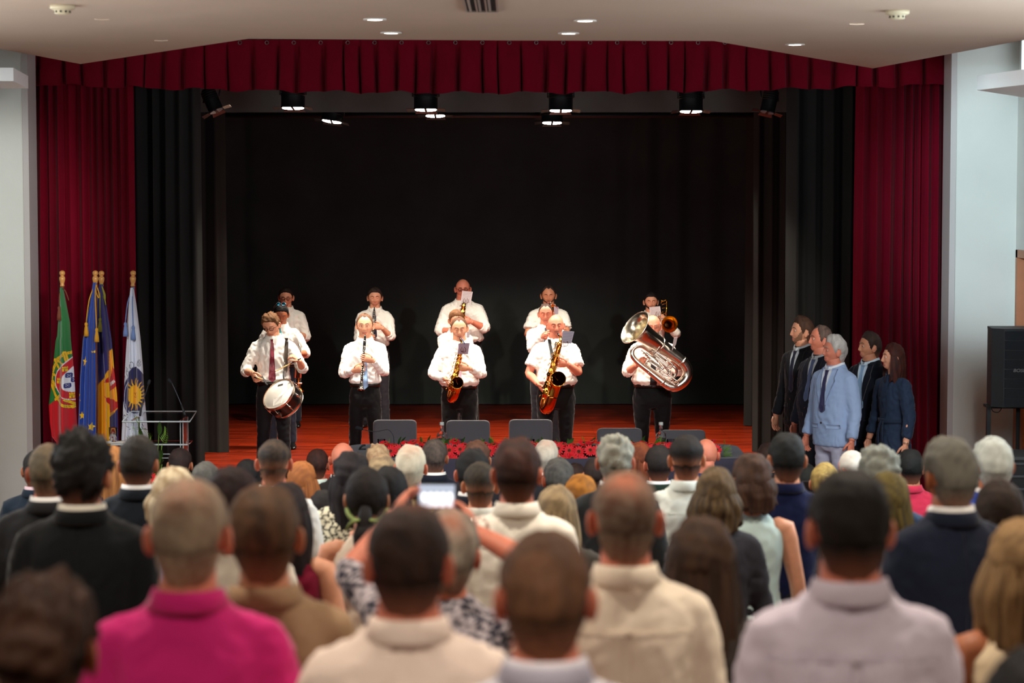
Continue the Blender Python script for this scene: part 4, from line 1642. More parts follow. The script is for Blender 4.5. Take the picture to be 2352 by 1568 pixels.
def text_mesh(s, size, name, m, parent, M, extrude=0.001):
    cu = bpy.data.curves.new(name, 'FONT')
    cu.body = s
    cu.size = size
    cu.extrude = extrude
    cu.align_x = 'CENTER'
    cu.align_y = 'CENTER'
    to = bpy.data.objects.new('t', cu)
    COL.objects.link(to)
    dg = bpy.context.evaluated_depsgraph_get()
    me = bpy.data.meshes.new_from_object(to.evaluated_get(dg))
    bpy.data.objects.remove(to)
    me.transform(M)
    me.materials.clear()
    me.materials.append(m)
    me.name = name
    o = bpy.data.objects.new(name, me)
    COL.objects.link(o)
    o.parent = parent
    return o


text_mesh('BOSE', 0.038, 'logo', mat('logo_silver', rgb(150, 152, 155), 0.3, 0.8), r,
          Matrix.Translation((0.215, -0.034, hS * 0.485)) @ Matrix.Rotation(PI / 2, 4, 'X') @ Matrix(((1.15, 0.25, 0, 0), (0, 1, 0, 0), (0, 0, 1, 0), (0, 0, 0, 1))))
tag(r, 'black loudspeaker cabinet with a banded grille, raised on a stand at the right edge', 'speaker')
r2 = empty('speaker_stand', (a_.x + wS / 2, sy + 0.2, SZ - 0.75))
mb = MB()
zt = b_.z
mb.tube([(0, 0, 0.75), (0, 0, zt - 0.02)], 0.0175, 10)
mb.build('pole', BLACK, r2)
mb = MB()
mb.box((-wS / 2 - 0.01, -0.10, zt - 0.02), (wS / 2, 0.12, zt))
mb.build('top_plate', BLACK, r2, False)
mb = MB()
mb.box((-wS / 2 - 0.012, -0.04, 0.0), (-wS / 2 + 0.022, -0.005, zt + 0.0))
mb.build('side_post', mat('black_plastic', rgb(24, 26, 30), 0.4), r2, False)
for q in range(3):
    an = q * 2 * PI / 3 + 0.5
    m_ = MB()
    m_.tube([(0, 0, 0.8), (0.36 * math.cos(an), 0.36 * math.sin(an), 0.014)], 0.014, 8)
    m_.build('leg', BLACK, r2)
mb = MB()
mb.tube([(0, 0, 0), (0, 0, 0.75)], 0.02, 10)
mb.build('pole', BLACK, r2)
mb = MB()
mb.tube([(-wS / 2 + 0.02, -0.03, zt - 0.005), (-wS / 2 + 0.04, -0.04, zt - 0.05), (-wS / 2 + 0.09, -0.04, zt - 0.055), (-wS / 2 + 0.12, -0.03, zt - 0.01)], 0.004, 6, smooth=2)
mb.build('cable', BLACK, r2)
tag(r2, 'black steel stand carrying the loudspeaker at the right edge', 'stand')
# black equipment case low at the right edge
c0 = pix(2326, 1052, 17.6)
r = empty('equipment_case', (c0.x, 17.6, 0))
mb = MB()
mb.box((0, 0, 0.0), (0.62, 0.5, c0.z))
mb.build('case_body', mat('black_plastic', rgb(24, 26, 30), 0.4), r, False)
mb = MB()
for q in range(3):
    mb.box((0.0, -0.012, c0.z - 0.05 - q * 0.10), (0.62, 0.0, c0.z - 0.035 - q * 0.10))
mb.box((-0.01, -0.015, c0.z - 0.012), (0.63, 0.51, c0.z + 0.012))
mb.build('edge_rail', mat('rail_grey', rgb(80, 84, 90), 0.4, 0.5), r, False)
tag(r, 'black equipment case on the hall floor at the right edge, below the loudspeaker', 'case')
# ------------------------------------------------------------------ table, chairs, flowers
NAVY = mat('table_cloth', rgb(62, 60, 78), 0.9, sheen=0.2, bump=0.15, bscale=60)
TY0, TY1 = 18.55, 19.65
TX0, TX1 = -1.42, 1.95
TZ = SZ + 0.755


def rounded(x0, x1, y0, y1, r, n=6):
    P = []
    for cx, cy, a0 in ((x1 - r, y1 - r, 0), (x0 + r, y1 - r, PI / 2), (x0 + r, y0 + r, PI), (x1 - r, y0 + r, 1.5 * PI)):
        for j in range(n + 1):
            a = a0 + PI / 2 * j / n
            P.append((cx + r * math.cos(a), cy + r * math.sin(a)))
    return P


tb = empty('presidium_table', ((TX0 + TX1) / 2, (TY0 + TY1) / 2, SZ))
mb = MB()
cx_, cy_ = (TX0 + TX1) / 2, (TY0 + TY1) / 2
P0 = rounded(TX0 - cx_, TX1 - cx_, TY0 - cy_, TY1 - cy_, 0.22)
# dense outline for the falling folds
out = []
for i in range(len(P0)):
    a, b_ = P0[i], P0[(i + 1) % len(P0)]
    L_ = math.dist(a, b_)
    n = max(1, int(L_ / 0.05))
    for j in range(n):
        out.append((a[0] + (b_[0] - a[0]) * j / n, a[1] + (b_[1] - a[1]) * j / n))
rings = []
for f, z in ((0, 0.755), (0.006, 0.748), (0.008, 0.70), (0.012, 0.45), (0.016, 0.2), (0.02, 0.015)):
    rg = []
    for i, (x, y) in enumerate(out):
        l = math.hypot(x, y)
        w_ = 0.5 + 0.5 * math.sin(i * 0.9 + math.sin(i * 0.31) * 2)
        e = f * (1 + 1.6 * w_ * (0.755 - z))
        rg.append((x + math.copysign(e, x) * (abs(x) > abs(cx_ - TX1) - 0.3), y + math.copysign(e, y), z))
    rings.append(rg)
mb.loft(rings, 0, False)
mb.add([(x, y, 0.756) for x, y in out], [tuple(range(len(out)))])
mb.build('tablecloth', NAVY, tb, angle=50)
mb = MB()
mb.prism([(x * 0.985, y * 0.96) for x, y in P0], 0.725, 0.752)
mb.build('tabletop', mat('table_wood', rgb(120, 90, 60), 0.5), tb, False)
for x in (-1.5, 0, 1.5):
    for y in (-0.4, 0.4):
        mb = MB()
        mb.tube([(x, y, 0), (x, y, 0.725)], 0.02, 8)
        mb.build('leg', BLACK, tb)
tag(tb, 'long head table under a dark slate cloth, red flowers on its front', 'table')

GREYF = mat('chair_fabric_grey', rgb(112, 108, 112), 0.85, bump=0.3, bscale=300, sheen=0.1)
CHL = mat('chair_metal', rgb(70, 70, 74), 0.3, 0.9)


def make_chair():
    r = empty('conference_chair', (0, 0, 0))
    # local: back is at +y, sitter faces -y (towards the hall)
    rg = []
    for z, hw, y in ((0.42, 0.185, 0.19), (0.50, 0.20, 0.225), (0.62, 0.207, 0.25), (0.735, 0.207, 0.268), (0.765, 0.205, 0.272), (0.782, 0.193, 0.275), (0.79, 0.168, 0.277)):
        ring = []
        for j in range(20):
            t = 2 * PI * j / 20
            c, s_ = math.cos(t), math.sin(t)
            xx = hw * math.copysign(abs(c) ** 0.25, c)
            ring.append((xx, y + 0.022 * math.copysign(abs(s_) ** 0.6, s_) - 0.02 * (1 - (xx / 0.21) ** 2) + 0.01, z))
        rg.append(ring)
    mb = MB()
    mb.loft(rg)
    mb.build('backrest', GREYF, r)
    rg = []
    for y, hw, z in ((-0.23, 0.19, 0.43), (-0.22, 0.215, 0.44), (-0.05, 0.225, 0.44), (0.12, 0.22, 0.43), (0.2, 0.20, 0.425)):
        rg.append([(hw * math.copysign(abs(math.cos(t)) ** 0.3, math.cos(t)), y, z + 0.028 * math.copysign(abs(math.sin(t)) ** 0.7, math.sin(t))) for t in [2 * PI * j / 16 for j in range(16)]])
    mb = MB()
    mb.loft(rg)
    mb.build('seat', GREYF, r)
    for sx in (-1, 1):
        for sy_ in (-1, 1):
            mb = MB()
            mb.tube([(sx * 0.17, sy_ * 0.15, 0.42), (sx * 0.21, sy_ * 0.19, 0.2), (sx * 0.235, sy_ * 0.22, 0.0)], 0.011, 8)
            mb.build('leg', CHL, r)
        mb = MB()
        mb.tube([(sx * 0.17, 0.15, 0.41), (sx * 0.188, 0.215, 0.45), (sx * 0.188, 0.27, 0.62)], 0.010, 8, smooth=1)
        mb.build('back_support', CHL, r)
    return r


ch0 = make_chair()
for i, (px_, top_, wd, lab) in enumerate(((907, 963, 101, 'grey padded chair behind the table, nearest the gooseneck table microphone'), (1075, 964, 101, 'grey padded chair behind the table, second from the left'),
                                          (1219, 962, 102, 'grey padded chair at the middle of the table, in front of the bald saxophonist'), (1423, 982, 105, 'grey padded chair behind the table, second from the right, set a little nearer'),
                                          (1568, 986, 105, 'grey padded chair at the right end of the table, behind a glass bottle'))):
    o = ch0 if i == 0 else copy_tree(ch0)
    hz = SZ + 0.79
    p = at_z(px_, top_ + 1, hz)
    o.location = (p.x, p.y - 0.277, SZ)
    tag(o, lab, 'chair', 'grey chairs behind the table')

# gerbera garland -------------------------------------------------------------
RED = mat('gerbera_red', rgb(236, 22, 40), 0.6, var=0.12, vscale=40)
REDC = mat('gerbera_eye', rgb(90, 20, 14), 0.8)
REDI = mat('gerbera_inner', rgb(232, 92, 60), 0.8)
GREEN = mat('leaf_green', rgb(56, 96, 30), 0.5, var=0.25, vscale=10)
GREENL = mat('fern_green', rgb(112, 158, 38), 0.5, var=0.2, vscale=14)


def gerbera_mesh(seed):
    rs = random.Random(seed)
    mb = MB()
    for layer, (n, L_, w_, up) in enumerate(((14, 0.047, 0.0068, 0.12), (12, 0.037, 0.0055, 0.42), (9, 0.024, 0.004, 0.85))):
        for j in range(n):
            a = 2 * PI * (j + 0.5 * layer) / n + rs.uniform(-0.06, 0.06)
            u = up + rs.uniform(-0.12, 0.12)
            ca, sa = math.cos(a), math.sin(a)
            pts = []
            for f, ww in ((0.15, 0.35), (0.6, 1.0), (0.88, 0.8), (1.0, 0.15)):
                d = L_ * f
                z = 0.008 + d * math.sin(u) * (1 - 0.55 * f)
                r_ = d * math.cos(u)
                for sg in (-1, 1):
                    pts.append((ca * r_ - sa * sg * w_ * ww, sa * r_ + ca * sg * w_ * ww, z - 0.001 * sg))
            mb.add(pts, [(0, 1, 3, 2), (2, 3, 5, 4), (4, 5, 7, 6)], 0)
    mb.lathe([(0.010, 0.012), (0.013, 0.017), (0.008, 0.021), (0.001, 0.020)], seg=10, mi=1)
    mb.lathe([(0.012, 0.013), (0.0155, 0.018), (0.012, 0.019)], seg=12, mi=2, cap=False)
    mb.lathe([(0.001, 0.0), (0.013, 0.004), (0.012, 0.012)], seg=8, mi=0)
    return mb


GER = [gerbera_mesh(s).mesh('gerbera', [RED, REDC, REDI]) for s in range(4)]


def leaf_mesh(L_, W_, bend):
    mb = MB()
    V = []
    n = 6
    for i in range(n + 1):
        f = i / n
        w_ = W_ * math.sin(PI * min(1, f * 0.92 + 0.08)) ** 0.8
        z = -bend * L_ * f * f
        V += [(-w_, L_ * f, z - 0.12 * w_), (0, L_ * f, z + 0.003), (w_, L_ * f, z - 0.12 * w_)]
    mb.add(V, grid_faces(3, n + 1, None, wrap=False))
    return mb


LEAF = leaf_mesh(0.075, 0.017, 0.4).mesh('leaf', [GREEN])
LEAF2 = leaf_mesh(0.16, 0.035, 0.3).mesh('leaf', [GREEN])


def fern_mesh(L_=0.14):
    mb = MB()
    mb.tube([(0, 0, 0), (0, L_ * 0.5, 0.02), (0, L_, 0.0)], 0.0012, 4)
    for i in range(9):
        f = 0.15 + 0.85 * i / 9
        w_ = 0.045 * (1.1 - f) + 0.006
        y = L_ * f
        z = 0.02 * math.sin(PI * f)
        for sg in (-1, 1):
            mb.add([(0, y, z), (sg * w_ * 0.6, y + 0.014, z + 0.004), (sg * w_, y + 0.026, z - 0.004), (sg * w_ * 0.5, y + 0.006, z)], [(0, 1, 2, 3)])
    return mb


FERN = fern_mesh().mesh('fern_sprig', [GREENL])


def put(me, name, parent, loc, direction, roll=0.0, scale=1.0, axis='Z'):
    o = bpy.data.objects.new(name, me)
    COL.objects.link(o)
    o.parent = parent
    o.location = loc
    q = Vector(direction).to_track_quat(axis, 'X' if axis == 'Y' else 'Y')
    o.rotation_mode = 'QUATERNION'
    from mathutils import Quaternion
    o.rotation_quaternion = q @ Quaternion((0, 0, 1) if axis == 'Z' else (0, 1, 0), roll)
    o.scale = (scale,) * 3
    return o


gx0, gx1 = (884 - 1176) / (F / 18.75), (1655 - 1176) / (F / 18.75)
gar = empty('flower_garland', ((gx0 + gx1) / 2, TY0 + 0.16, TZ))
rs = random.Random(12)
mb = MB()
xm = (gx1 - gx0) / 2
mb.loft([[(x, 0.0 + 0.09 * math.cos(t), 0.05 + 0.045 * math.sin(t)) for t in [2 * PI * j / 10 for j in range(10)]] for x in np.linspace(-xm, xm, 30)])
mb.build('foam_base', mat('moss_green', rgb(34, 58, 22), 0.9, bump=0.8, bscale=60), gar)
x = -xm
row = 0
while x < xm:
    for rw, (yy, zz, dr_) in enumerate((((-0.035), 0.105, (0, -0.35, 1)), ((-0.10), 0.06, (0, -1, 0.45)), ((-0.125), -0.005, (0, -1, 0.08)))):
        if rw == 2 and (math.sin(x * 7.3 + 1) < 0.1):
            continue
        xx = x + (0.045 if rw == 1 else 0) + rs.uniform(-0.012, 0.012)
        d = (dr_[0] + rs.uniform(-0.3, 0.3), dr_[1] + rs.uniform(-0.15, 0.15), dr_[2] + rs.uniform(-0.15, 0.15))
        put(GER[rs.randrange(4)], 'gerbera', gar, (xx, yy + rs.uniform(-0.015, 0.01), zz + rs.uniform(-0.02, 0.016)), d, rs.uniform(0, 6), rs.uniform(1.0, 1.22))
    x += 0.082
for i in range(90):
    xx = rs.uniform(-xm, xm)
    a = rs.uniform(-0.6, 0.6)
    low = rs.random() < 0.75
    put(LEAF, 'leaf', gar, (xx, -0.085 if low else 0.0, -0.035 if low else 0.09), (math.sin(a), -0.75, -0.5) if low else (math.sin(a), 0.3, 0.6), rs.uniform(-0.4, 0.4), rs.uniform(0.8, 1.25), 'Y')
for i in range(46):
    xx = -xm + 2 * xm * i / 45 + rs.uniform(-0.03, 0.03)
    up = rs.random() < 0.6
    put(FERN, 'fern_sprig', gar, (xx, -0.02 if up else -0.09, 0.07 if up else -0.02), (rs.uniform(-0.5, 0.5), -0.3, 0.9) if up else (rs.uniform(-0.5, 0.5), -0.7, -0.6), rs.uniform(-1, 1), rs.uniform(0.5, 0.85) if up else 0.7, 'Y')
for i in range(16):
    put(FERN, 'fern_sprig', gar, (xm + 0.01, -0.06 + 0.01 * (i % 3), 0.06 - 0.008 * i), (0.9, rs.uniform(-0.8, 0.3), 0.5 - i * 0.09), rs.uniform(-1, 1), 0.6, 'Y')
tag(gar, 'long garland of red gerberas and green leaves along the front of the table', 'flower garland')

# glasses, bottles, microphone on the table -----------------------------------
GLASS = mat('clear_glass', (1, 1, 1, 1), 0.02, trans=1.0, coat=0.6)
GLASS.node_tree.nodes['Principled BSDF'].inputs['IOR'].default_value = 1.12
WATER = mat('water', (0.95, 0.98, 1, 1), 0.0, trans=1.0)


def tumbler(loc, h=0.095, r=0.034, lab='', fill=0.45, group='water glasses on the table'):
    e = empty('water_glass', loc)
    mb = MB()
    mb.lathe([(0.001, 0.0), (r * 0.82, 0.0), (r * 0.86, 0.003), (r, h), (r - 0.002, h), (r * 0.80, 0.010), (0.001, 0.008)], seg=24, cap=False)
    mb.build('glass', GLASS, e)
    m2 = MB()
    m2.lathe([(0.001, 0.011), (r * 0.79, 0.0112), (r * 0.80 + (r * 0.17) * fill, h * fill), (0.001, h * fill)], seg=20)
    m2.build('water', WATER, e)
    tag(e, lab, 'glass', group)
    return e


for px_, lab in ((876, 'water glass on the table at the left end of the flowers'), (1056, 'water glass on the table in front of the second chair'), (1219, 'water glass on the table in front of the middle chair'),
                 (1391, 'water glass on the table in front of the fourth chair'), (1540, 'water glass on the table beside the right bottle')):
    Y = 19.15
    p = pix(px_, 1015, Y)
    tumbler((p.x, Y, TZ + 0.002), lab=lab)


def bottle(loc, lab):
    e = empty('water_bottle', loc)
    mb = MB()
    mb.lathe([(0.001, 0), (0.040, 0), (0.044, 0.006), (0.044, 0.11), (0.040, 0.128), (0.018, 0.142), (0.015, 0.155), (0.0145, 0.19), (0.017, 0.193), (0.017, 0.203), (0.013, 0.203), (0.012, 0.15), (0.038, 0.12), (0.041, 0.10), (0.041, 0.01), (0.001, 0.008)], seg=28, cap=False)
    mb.build('glass', GLASS, e)
    m2 = MB()
    m2.lathe([(0.001, 0.011), (0.0405, 0.0112), (0.0405, 0.085), (0.001, 0.085)], seg=24)
    m2.build('water', WATER, e)
    m3 = MB()
    m3.lathe([(0.0175, 0.198), (0.0185, 0.20), (0.0185, 0.222), (0.015, 0.225), (0.001, 0.225)], seg=20)
    m3.build('stopper', mat('white_cap', rgb(225, 228, 222), 0.5), e)
    tag(e, lab, 'bottle', 'glass water bottles')


for px_, lab in ((1015, 'clear glass water bottle on the table beside the second chair'), (1518, 'clear glass water bottle on the table in front of the right chair')):
    p = pix(px_, 1010, 19.3)
    bottle((p.x, 19.3, TZ + 0.002), lab)

e = empty('table_microphone', (pix(905, 1010, 19.1).x, 19.1, TZ))
mb = MB()
mb.lathe([(0.05, 0.0), (0.052, 0.01), (0.03, 0.028), (0.012, 0.034)], seg=20)
mb.build('base', mat('black_plastic', rgb(24, 26, 30), 0.4), e)
q = lambda x, y: pix(x, y, 19.1) - Vector(e.location)
mb = MB()
mb.tube([(0, 0, 0.03), q(904, 1003), q(899, 992), q(888, 986), q(860, 991), q(832, 985)], 0.0035, 8, smooth=2)
mb.build('gooseneck', mat('gooseneck_steel', rgb(90, 90, 95), 0.3, 0.9), e)
mb = MB()
mb.tube([q(834, 985.5), q(830, 984.5), q(820, 982.5), q(816, 982)], [0.006, 0.014, 0.017, 0.008], 12)
mb.build('foam_windscreen', mat('foam_black', rgb(28, 28, 34), 0.95), e)
tag(e, 'black gooseneck microphone on the table bending left, in front of the first chair', 'microphone')
e = empty('pen_holder', (pix(832, 1027, 19.2).x, 19.2, TZ))
mb = MB()
mb.box((-0.03, -0.02, 0), (0.03, 0.02, 0.012))
mb.tube([(-0.02, 0, 0.012), (0.0, 0, 0.035), (0.028, 0, 0.04)], 0.008, 8, smooth=1)
mb.build('body', mat('black_plastic', rgb(24, 26, 30), 0.4), e)
tag(e, 'small black desk object lying on the left end of the table', 'desk object')

# ------------------------------------------------------------------ acrylic lectern with plant
ACR = mat('clear_acrylic', (0.93, 0.97, 0.98, 1), 0.03, trans=1.0)
ACR.node_tree.nodes['Principled BSDF'].inputs['IOR'].default_value = 1.08
ACE = mat('acrylic_edge', rgb(205, 218, 222), 0.15, spec=0.8, coat=0.5)
LY = 18.7
sL = F / LY
le = empty('acrylic_lectern', (pix(345, 1000, LY).x, LY, SZ))
lo = Vector(le.location)
ql = lambda x, y, d=0.0: pix(x, y, LY + d) - lo
zt = ql(345, 962).z
xl, xr = ql(292, 962).x, ql(444, 962).x
mb = MB()
mb.prism([(xl, -0.22), (xr, -0.22), (xr, 0.20), (xl, 0.20)], zt - 0.008, zt + 0.004)
mb.v = [(x, y, z + (y + 0.22) * 0.10) for x, y, z in mb.v]
mb.build('reading_top', ACR, le, False)
mb = MB()
mb.tube([(xl, -0.22, zt), (xr, -0.22, zt), (xr, 0.20, zt + 0.042), (xl, 0.20, zt + 0.042), (xl, -0.22, zt)], 0.0065, 6)
mb.build('edge_strip', ACE, le)
for sx, xx in ((-1, ql(312, 1000).x), (1, ql(424, 1000).x)):
    mb = MB()
    mb.box((xx - 0.012, -0.16, 0.02), (xx + 0.012, 0.12, zt))
    mb.build('side_panel', ACR, le, False)
    mb = MB()
    for yy in (-0.165, 0.12):
        mb.box((xx - 0.014, yy, 0.02), (xx - 0.008, yy + 0.005, zt))
        mb.box((xx + 0.008, yy, 0.02), (xx + 0.014, yy + 0.005, zt))
    mb.build('edge_strip', ACE, le, False)
z2_ = ql(345, 1016).z
mb = MB()
mb.box((ql(250, 0).x, -0.16, z2_ - 0.006), (ql(428, 0).x, 0.12, z2_ + 0.004))
mb.build('shelf', ACR, le, False)
mb = MB()
mb.tube([(ql(250, 0).x, -0.16, z2_), (ql(428, 0).x, -0.16, z2_)], 0.007, 6)
mb.tube([(ql(366, 0).x, -0.17, ql(0, 1037).z), (ql(388, 0).x, -0.17, ql(0, 1037).z), (ql(388, 0).x, -0.17, ql(0, 1046).z), (ql(366, 0).x, -0.17, ql(0, 1046).z)], 0.003, 5)
mb.build('edge_strip', ACE, le)
mb = MB()
mb.box((ql(300, 0).x, -0.2, 0.0), (ql(440, 0).x, 0.16, 0.02))
mb.build('foot', ACR, le, False)
tag(le, 'clear acrylic lectern with reading top, standing between the flags and the black curtain', 'lectern')
MICM = mat('gooseneck_steel', rgb(90, 90, 95), 0.3, 0.9)
for i, (bx, pts, lab) in enumerate(((424, ((424, 957), (422, 944), (416, 928), (396, 882), (389, 873)), 'slim gooseneck microphone on the right of the acrylic lectern, leaning left'),
                                    (322, ((322, 957), (324, 938), (330, 918), (338, 893), (343, 876)), 'slim gooseneck microphone on the left of the acrylic lectern, in front of the white flag'))):
    e = empty('lectern_microphone', pix(bx, 958, LY))
    e.location.z = SZ + zt + 0.025
    qq = lambda x, y: pix(x, y, LY) - Vector(e.location)
    mb = MB()
    mb.tube([(0, 0, 0.0), qq(*pts[0]) + Vector((0, 0, 0.02)), qq(*pts[1]), qq(*pts[2])], [0.011, 0.011, 0.009, 0.005], 10)
    mb.build('base', mat('black_plastic', rgb(24, 26, 30), 0.4), e)
    mb = MB()
    mb.tube([qq(*p_) for p_ in pts[1:]], 0.003, 8, smooth=2)
    mb.build('gooseneck', MICM, e)
    mb = MB()
    a, b_ = qq(*pts[3]), qq(*pts[4])
    mb.tube([b_ - (b_ - a).normalized() * 0.03, b_ - (b_ - a).normalized() * 0.025, b_ + (b_ - a).normalized() * 0.008, b_ + (b_ - a).normalized() * 0.016], [0.005, 0.011, 0.012, 0.005], 10)
    mb.build('foam_windscreen', mat('foam_black', rgb(28, 28, 34), 0.95), e)
    tag(e, lab, 'microphone', 'lectern microphones')
p = pix(262, 1022, LY)
g_ = tumbler((p.x, LY - 0.04, SZ + z2_ + 0.008), h=0.118, r=0.035, lab='tall half-full water glass on the lectern shelf, in front of the yellow flag', group=None)
mb = MB()
mb.box((-0.11, -0.10, 0), (0.13, 0.06, 0.0035))
mb.box((-0.09, -0.11, 0.0035), (0.15, 0.05, 0.0065))
o = mb.build('paper_sheets', mat('paper', rgb(232, 228, 220), 0.8), None, False)
o.location = (p.x + 0.04, LY - 0.02, SZ + z2_ + 0.0045 - 0.0)
g_.location.z += 0.004
tag(o, 'white papers lying on the lectern shelf under the glass', 'papers')
# potted greenery with one red gerbera beside the lectern
pp = pix(352, 1120, LY - 0.45)
pl = empty('flower_arrangement', (pp.x, LY - 0.45, SZ))
lo2 = Vector(pl.location)
mb = MB()
mb.lathe([(0.001, 0), (0.09, 0), (0.12, 0.2), (0.125, 0.21), (0.115, 0.21), (0.11, 0.19), (0.001, 0.19)], seg=24)
mb.build('pot', mat('dark_pot', rgb(40, 38, 40), 0.5), pl)
qp = lambda x, y, d=0.0: pix(x, y, LY - 0.45 + d) - lo2
mb = MB()
tips = [(318, 990), (322, 1008), (365, 998), (372, 1022), (360, 1058), (372, 1066), (330, 1035), (345, 1012), (300, 1040), (350, 1075), (358, 1090)]
for t_ in tips:
    T_ = qp(*t_)
    mb.tube([(0, 0, 0.19), T_ * 0.55 + Vector((0, 0, 0.12)), T_], 0.003, 5, smooth=2)
mb.build('stem', GREENL, pl)
for t_ in tips:
    T_ = qp(*t_)
    put(FERN if rs.random() < 0.65 else LEAF2, 'leaf', pl, T_, (rs.uniform(-0.6, 0.6), -0.3, 0.8), rs.uniform(-0.5, 0.5), rs.uniform(0.8, 1.2), 'Y')
put(LEAF2, 'leaf', pl, qp(328, 1018), (0.1, -0.2, 1), 0.2, 1.0, 'Y')
put(LEAF2, 'leaf', pl, qp(356, 1098), (0.15, -0.2, 1), 1.2, 1.1, 'Y')
put(LEAF2, 'leaf', pl, qp(350, 1108), (0.5, -0.2, -0.6), 0.2, 0.6, 'Y')
put(GER[0], 'gerbera', pl, qp(349, 1097, -0.05), (-0.25, -1, 0.35), 0, 1.0)
tag(pl, 'potted greenery with ferns and a single red gerbera beside the lectern', 'plant')

# ------------------------------------------------------------------ flags
def seg_d(x, y, a, b_):
    ax, ay = a
    bx, by = b_
    dx, dy = bx - ax, by - ay
    t = np.clip(((x - ax) * dx + (y - ay) * dy) / (dx * dx + dy * dy), 0, 1)
    return np.hypot(x - ax - t * dx, y - ay - t * dy)


def poly_in(x, y, P_):
    ins = np.zeros(x.shape, bool)
    n = len(P_)
    for i in range(n):
        x1, y1 = P_[i]
        x2, y2 = P_[(i + 1) % n]
        if y1 == y2:
            continue
        c = ((y1 > y) != (y2 > y)) & (x < (x2 - x1) * (y - y1) / (y2 - y1) + x1)
        ins ^= c
    return ins


def C3(*c):
    return np.array(rgb(*c)[:3])


def paint(C, m, c):
    C[m] = c


def star(x, y, cx, cy, rx, ry, rot=0.0):
    P_ = [(cx + rx * (1 if i % 2 == 0 else 0.4) * math.sin(rot + PI * i / 5), cy - ry * (1 if i % 2 == 0 else 0.4) * math.cos(rot + PI * i / 5)) for i in range(10)]
    return poly_in(x, y, P_)


# patterns are drawn on the hanging cloth in a fixed chart (x right, y down, 6.03 units per centimetre-scale step)
def pat_pt(x, y):
    C = np.tile(C3(22, 118, 50), (len(x), 1))
    e = lambda cx, cy, rx, ry: np.hypot((x - cx) / rx, (y - cy) / ry)
    redline = np.interp(x, [140, 230, 300, 560], [900, 830, 760, 700])
    paint(C, y > redline, C3(206, 12, 28))
    Y_, K_ = C3(246, 196, 8), C3(70, 58, 10)

    def band(d, hw):
        paint(C, d < hw + 3.5, K_)
        paint(C, (d < hw), Y_)
        paint(C, d < 1.5, K_)
    band(np.abs(e(480, 545, 300, 375) - 1) * 330, 17)
    band(seg_d(x, y, (222, 285), (365, 190)), 15)
    band(seg_d(x, y, (225, 270), (370, 330)), 15)
    band(seg_d(x, y, (235, 300), (300, 410)), 15)
    band(seg_d(x, y, (380, 170), (410, 300)), 22)
    band(seg_d(x, y, (190, 470), (245, 500)), 15)
    band(seg_d(x, y, (185, 560), (240, 650)), 15)
    band(seg_d(x, y, (235, 820), (310, 760)), 17)
    band(seg_d(x, y, (390, 820), (510, 890)), 17)
    sh = (e(490, 560, 262, 268) < 1) & (y > 420) | poly_in(x, y, [(252, 440), (262, 420), (465, 228), (560, 228), (560, 440)])
    sh2 = (e(490, 560, 252, 258) < 1) & (y > 430) | poly_in(x, y, [(262, 446), (276, 424), (467, 244), (560, 244), (560, 446)])
    paint(C, sh, C3(236, 236, 240))
    paint(C, sh2, C3(206, 12, 28))
    w_ = (e(485, 590, 152, 128) < 1) & (y > 560) | poly_in(x, y, [(333, 600), (338, 540), (360, 490), (470, 365), (560, 340), (560, 600)])
    paint(C, w_, C3(236, 236, 240))
    for cx, cy in ((432, 485), (490, 548), (417, 622)):
        s_ = (np.maximum(np.abs(x - cx) / 40, np.abs(y - cy) / 34) < 1) & (np.hypot((x - cx) / 44, (y - cy) / 44) < 1)
        paint(C, s_, C3(20, 36, 116))
        for dx, dy in ((-14, -12), (14, -12), (0, 0), (-14, 12), (14, 12)):
            paint(C, np.hypot(x - cx - dx, y - cy - dy) < 5.5, C3(236, 236, 240))
    for cx, cy in ((388, 392), (290, 562), (465, 765)):
        s_ = (np.abs(x - cx) < 31) & (np.abs(y - cy) < 36) & ~((np.abs(np.abs(x - cx) - 15) < 4) & (y < cy - 22))
        paint(C, s_, C3(240, 190, 10))
        paint(C, s_ & ((np.abs(x - cx) < 5) & (y > cy + 4) | (np.abs(y - cy + 6) < 2.5)), C3(110, 84, 10))
    return C


def pat_eu(x, y):
    C = np.tile(C3(14, 62, 158), (len(x), 1))
    for cx, cy, rx, ry, rt in ((655, 298, 32, 76, 0.1), (772, 162, 40, 22, 0.3), (612, 1040, 42, 62, 0.0), (738, 1195, 56, 66, 0.25), (578, 832, 18, 26, 0.2), (528, 1000, 20, 28, 0.6), (560, 760, 14, 30, 0)):
        paint(C, star(x, y, cx, cy, rx, ry, rt), C3(250, 204, 10))
    return C


def pat_md(x, y):
    C = np.tile(C3(44, 40, 116), (len(x), 1))
    yel, red = C3(250, 182, 8), C3(204, 20, 26)
    left = x < np.interp(y, [0, 1400], [975, 1010])
    ye = left & (y > np.interp(x, [825, 900, 975], [625, 540, 415])) | (~left) & (y > np.interp(x, [975, 1040], [150, 110])) & (y < np.interp(x, [1005, 1105], [1055, 940]))
    paint(C, ye, yel)
    for P_ in ([(905, 588), (985, 505), (992, 580)], [(912, 782), (1000, 790), (1004, 885), (960, 840)], [(995, 540), (1025, 355), (1062, 430), (1080, 640), (1000, 700)],
               [(1000, 800), (1060, 845), (1098, 850), (1104, 930), (1008, 1000)]):
        paint(C, poly_in(x, y, P_), red)
    paint(C, poly_in(x, y, [(1000, 585), (1045, 545), (1068, 575), (1005, 632)]), C3(238, 232, 226))
    hem = (y > np.interp(x, [815, 850, 905], [1290, 1340, 1440])) & (x < 905)
    paint(C, hem, C3(44, 40, 116))
    paint(C, (np.abs(y - np.interp(x, [815, 850, 905], [1290, 1340, 1440])) < 7) & (x < 905) & ((y % 12) < 8), C3(226, 214, 120))
    return C


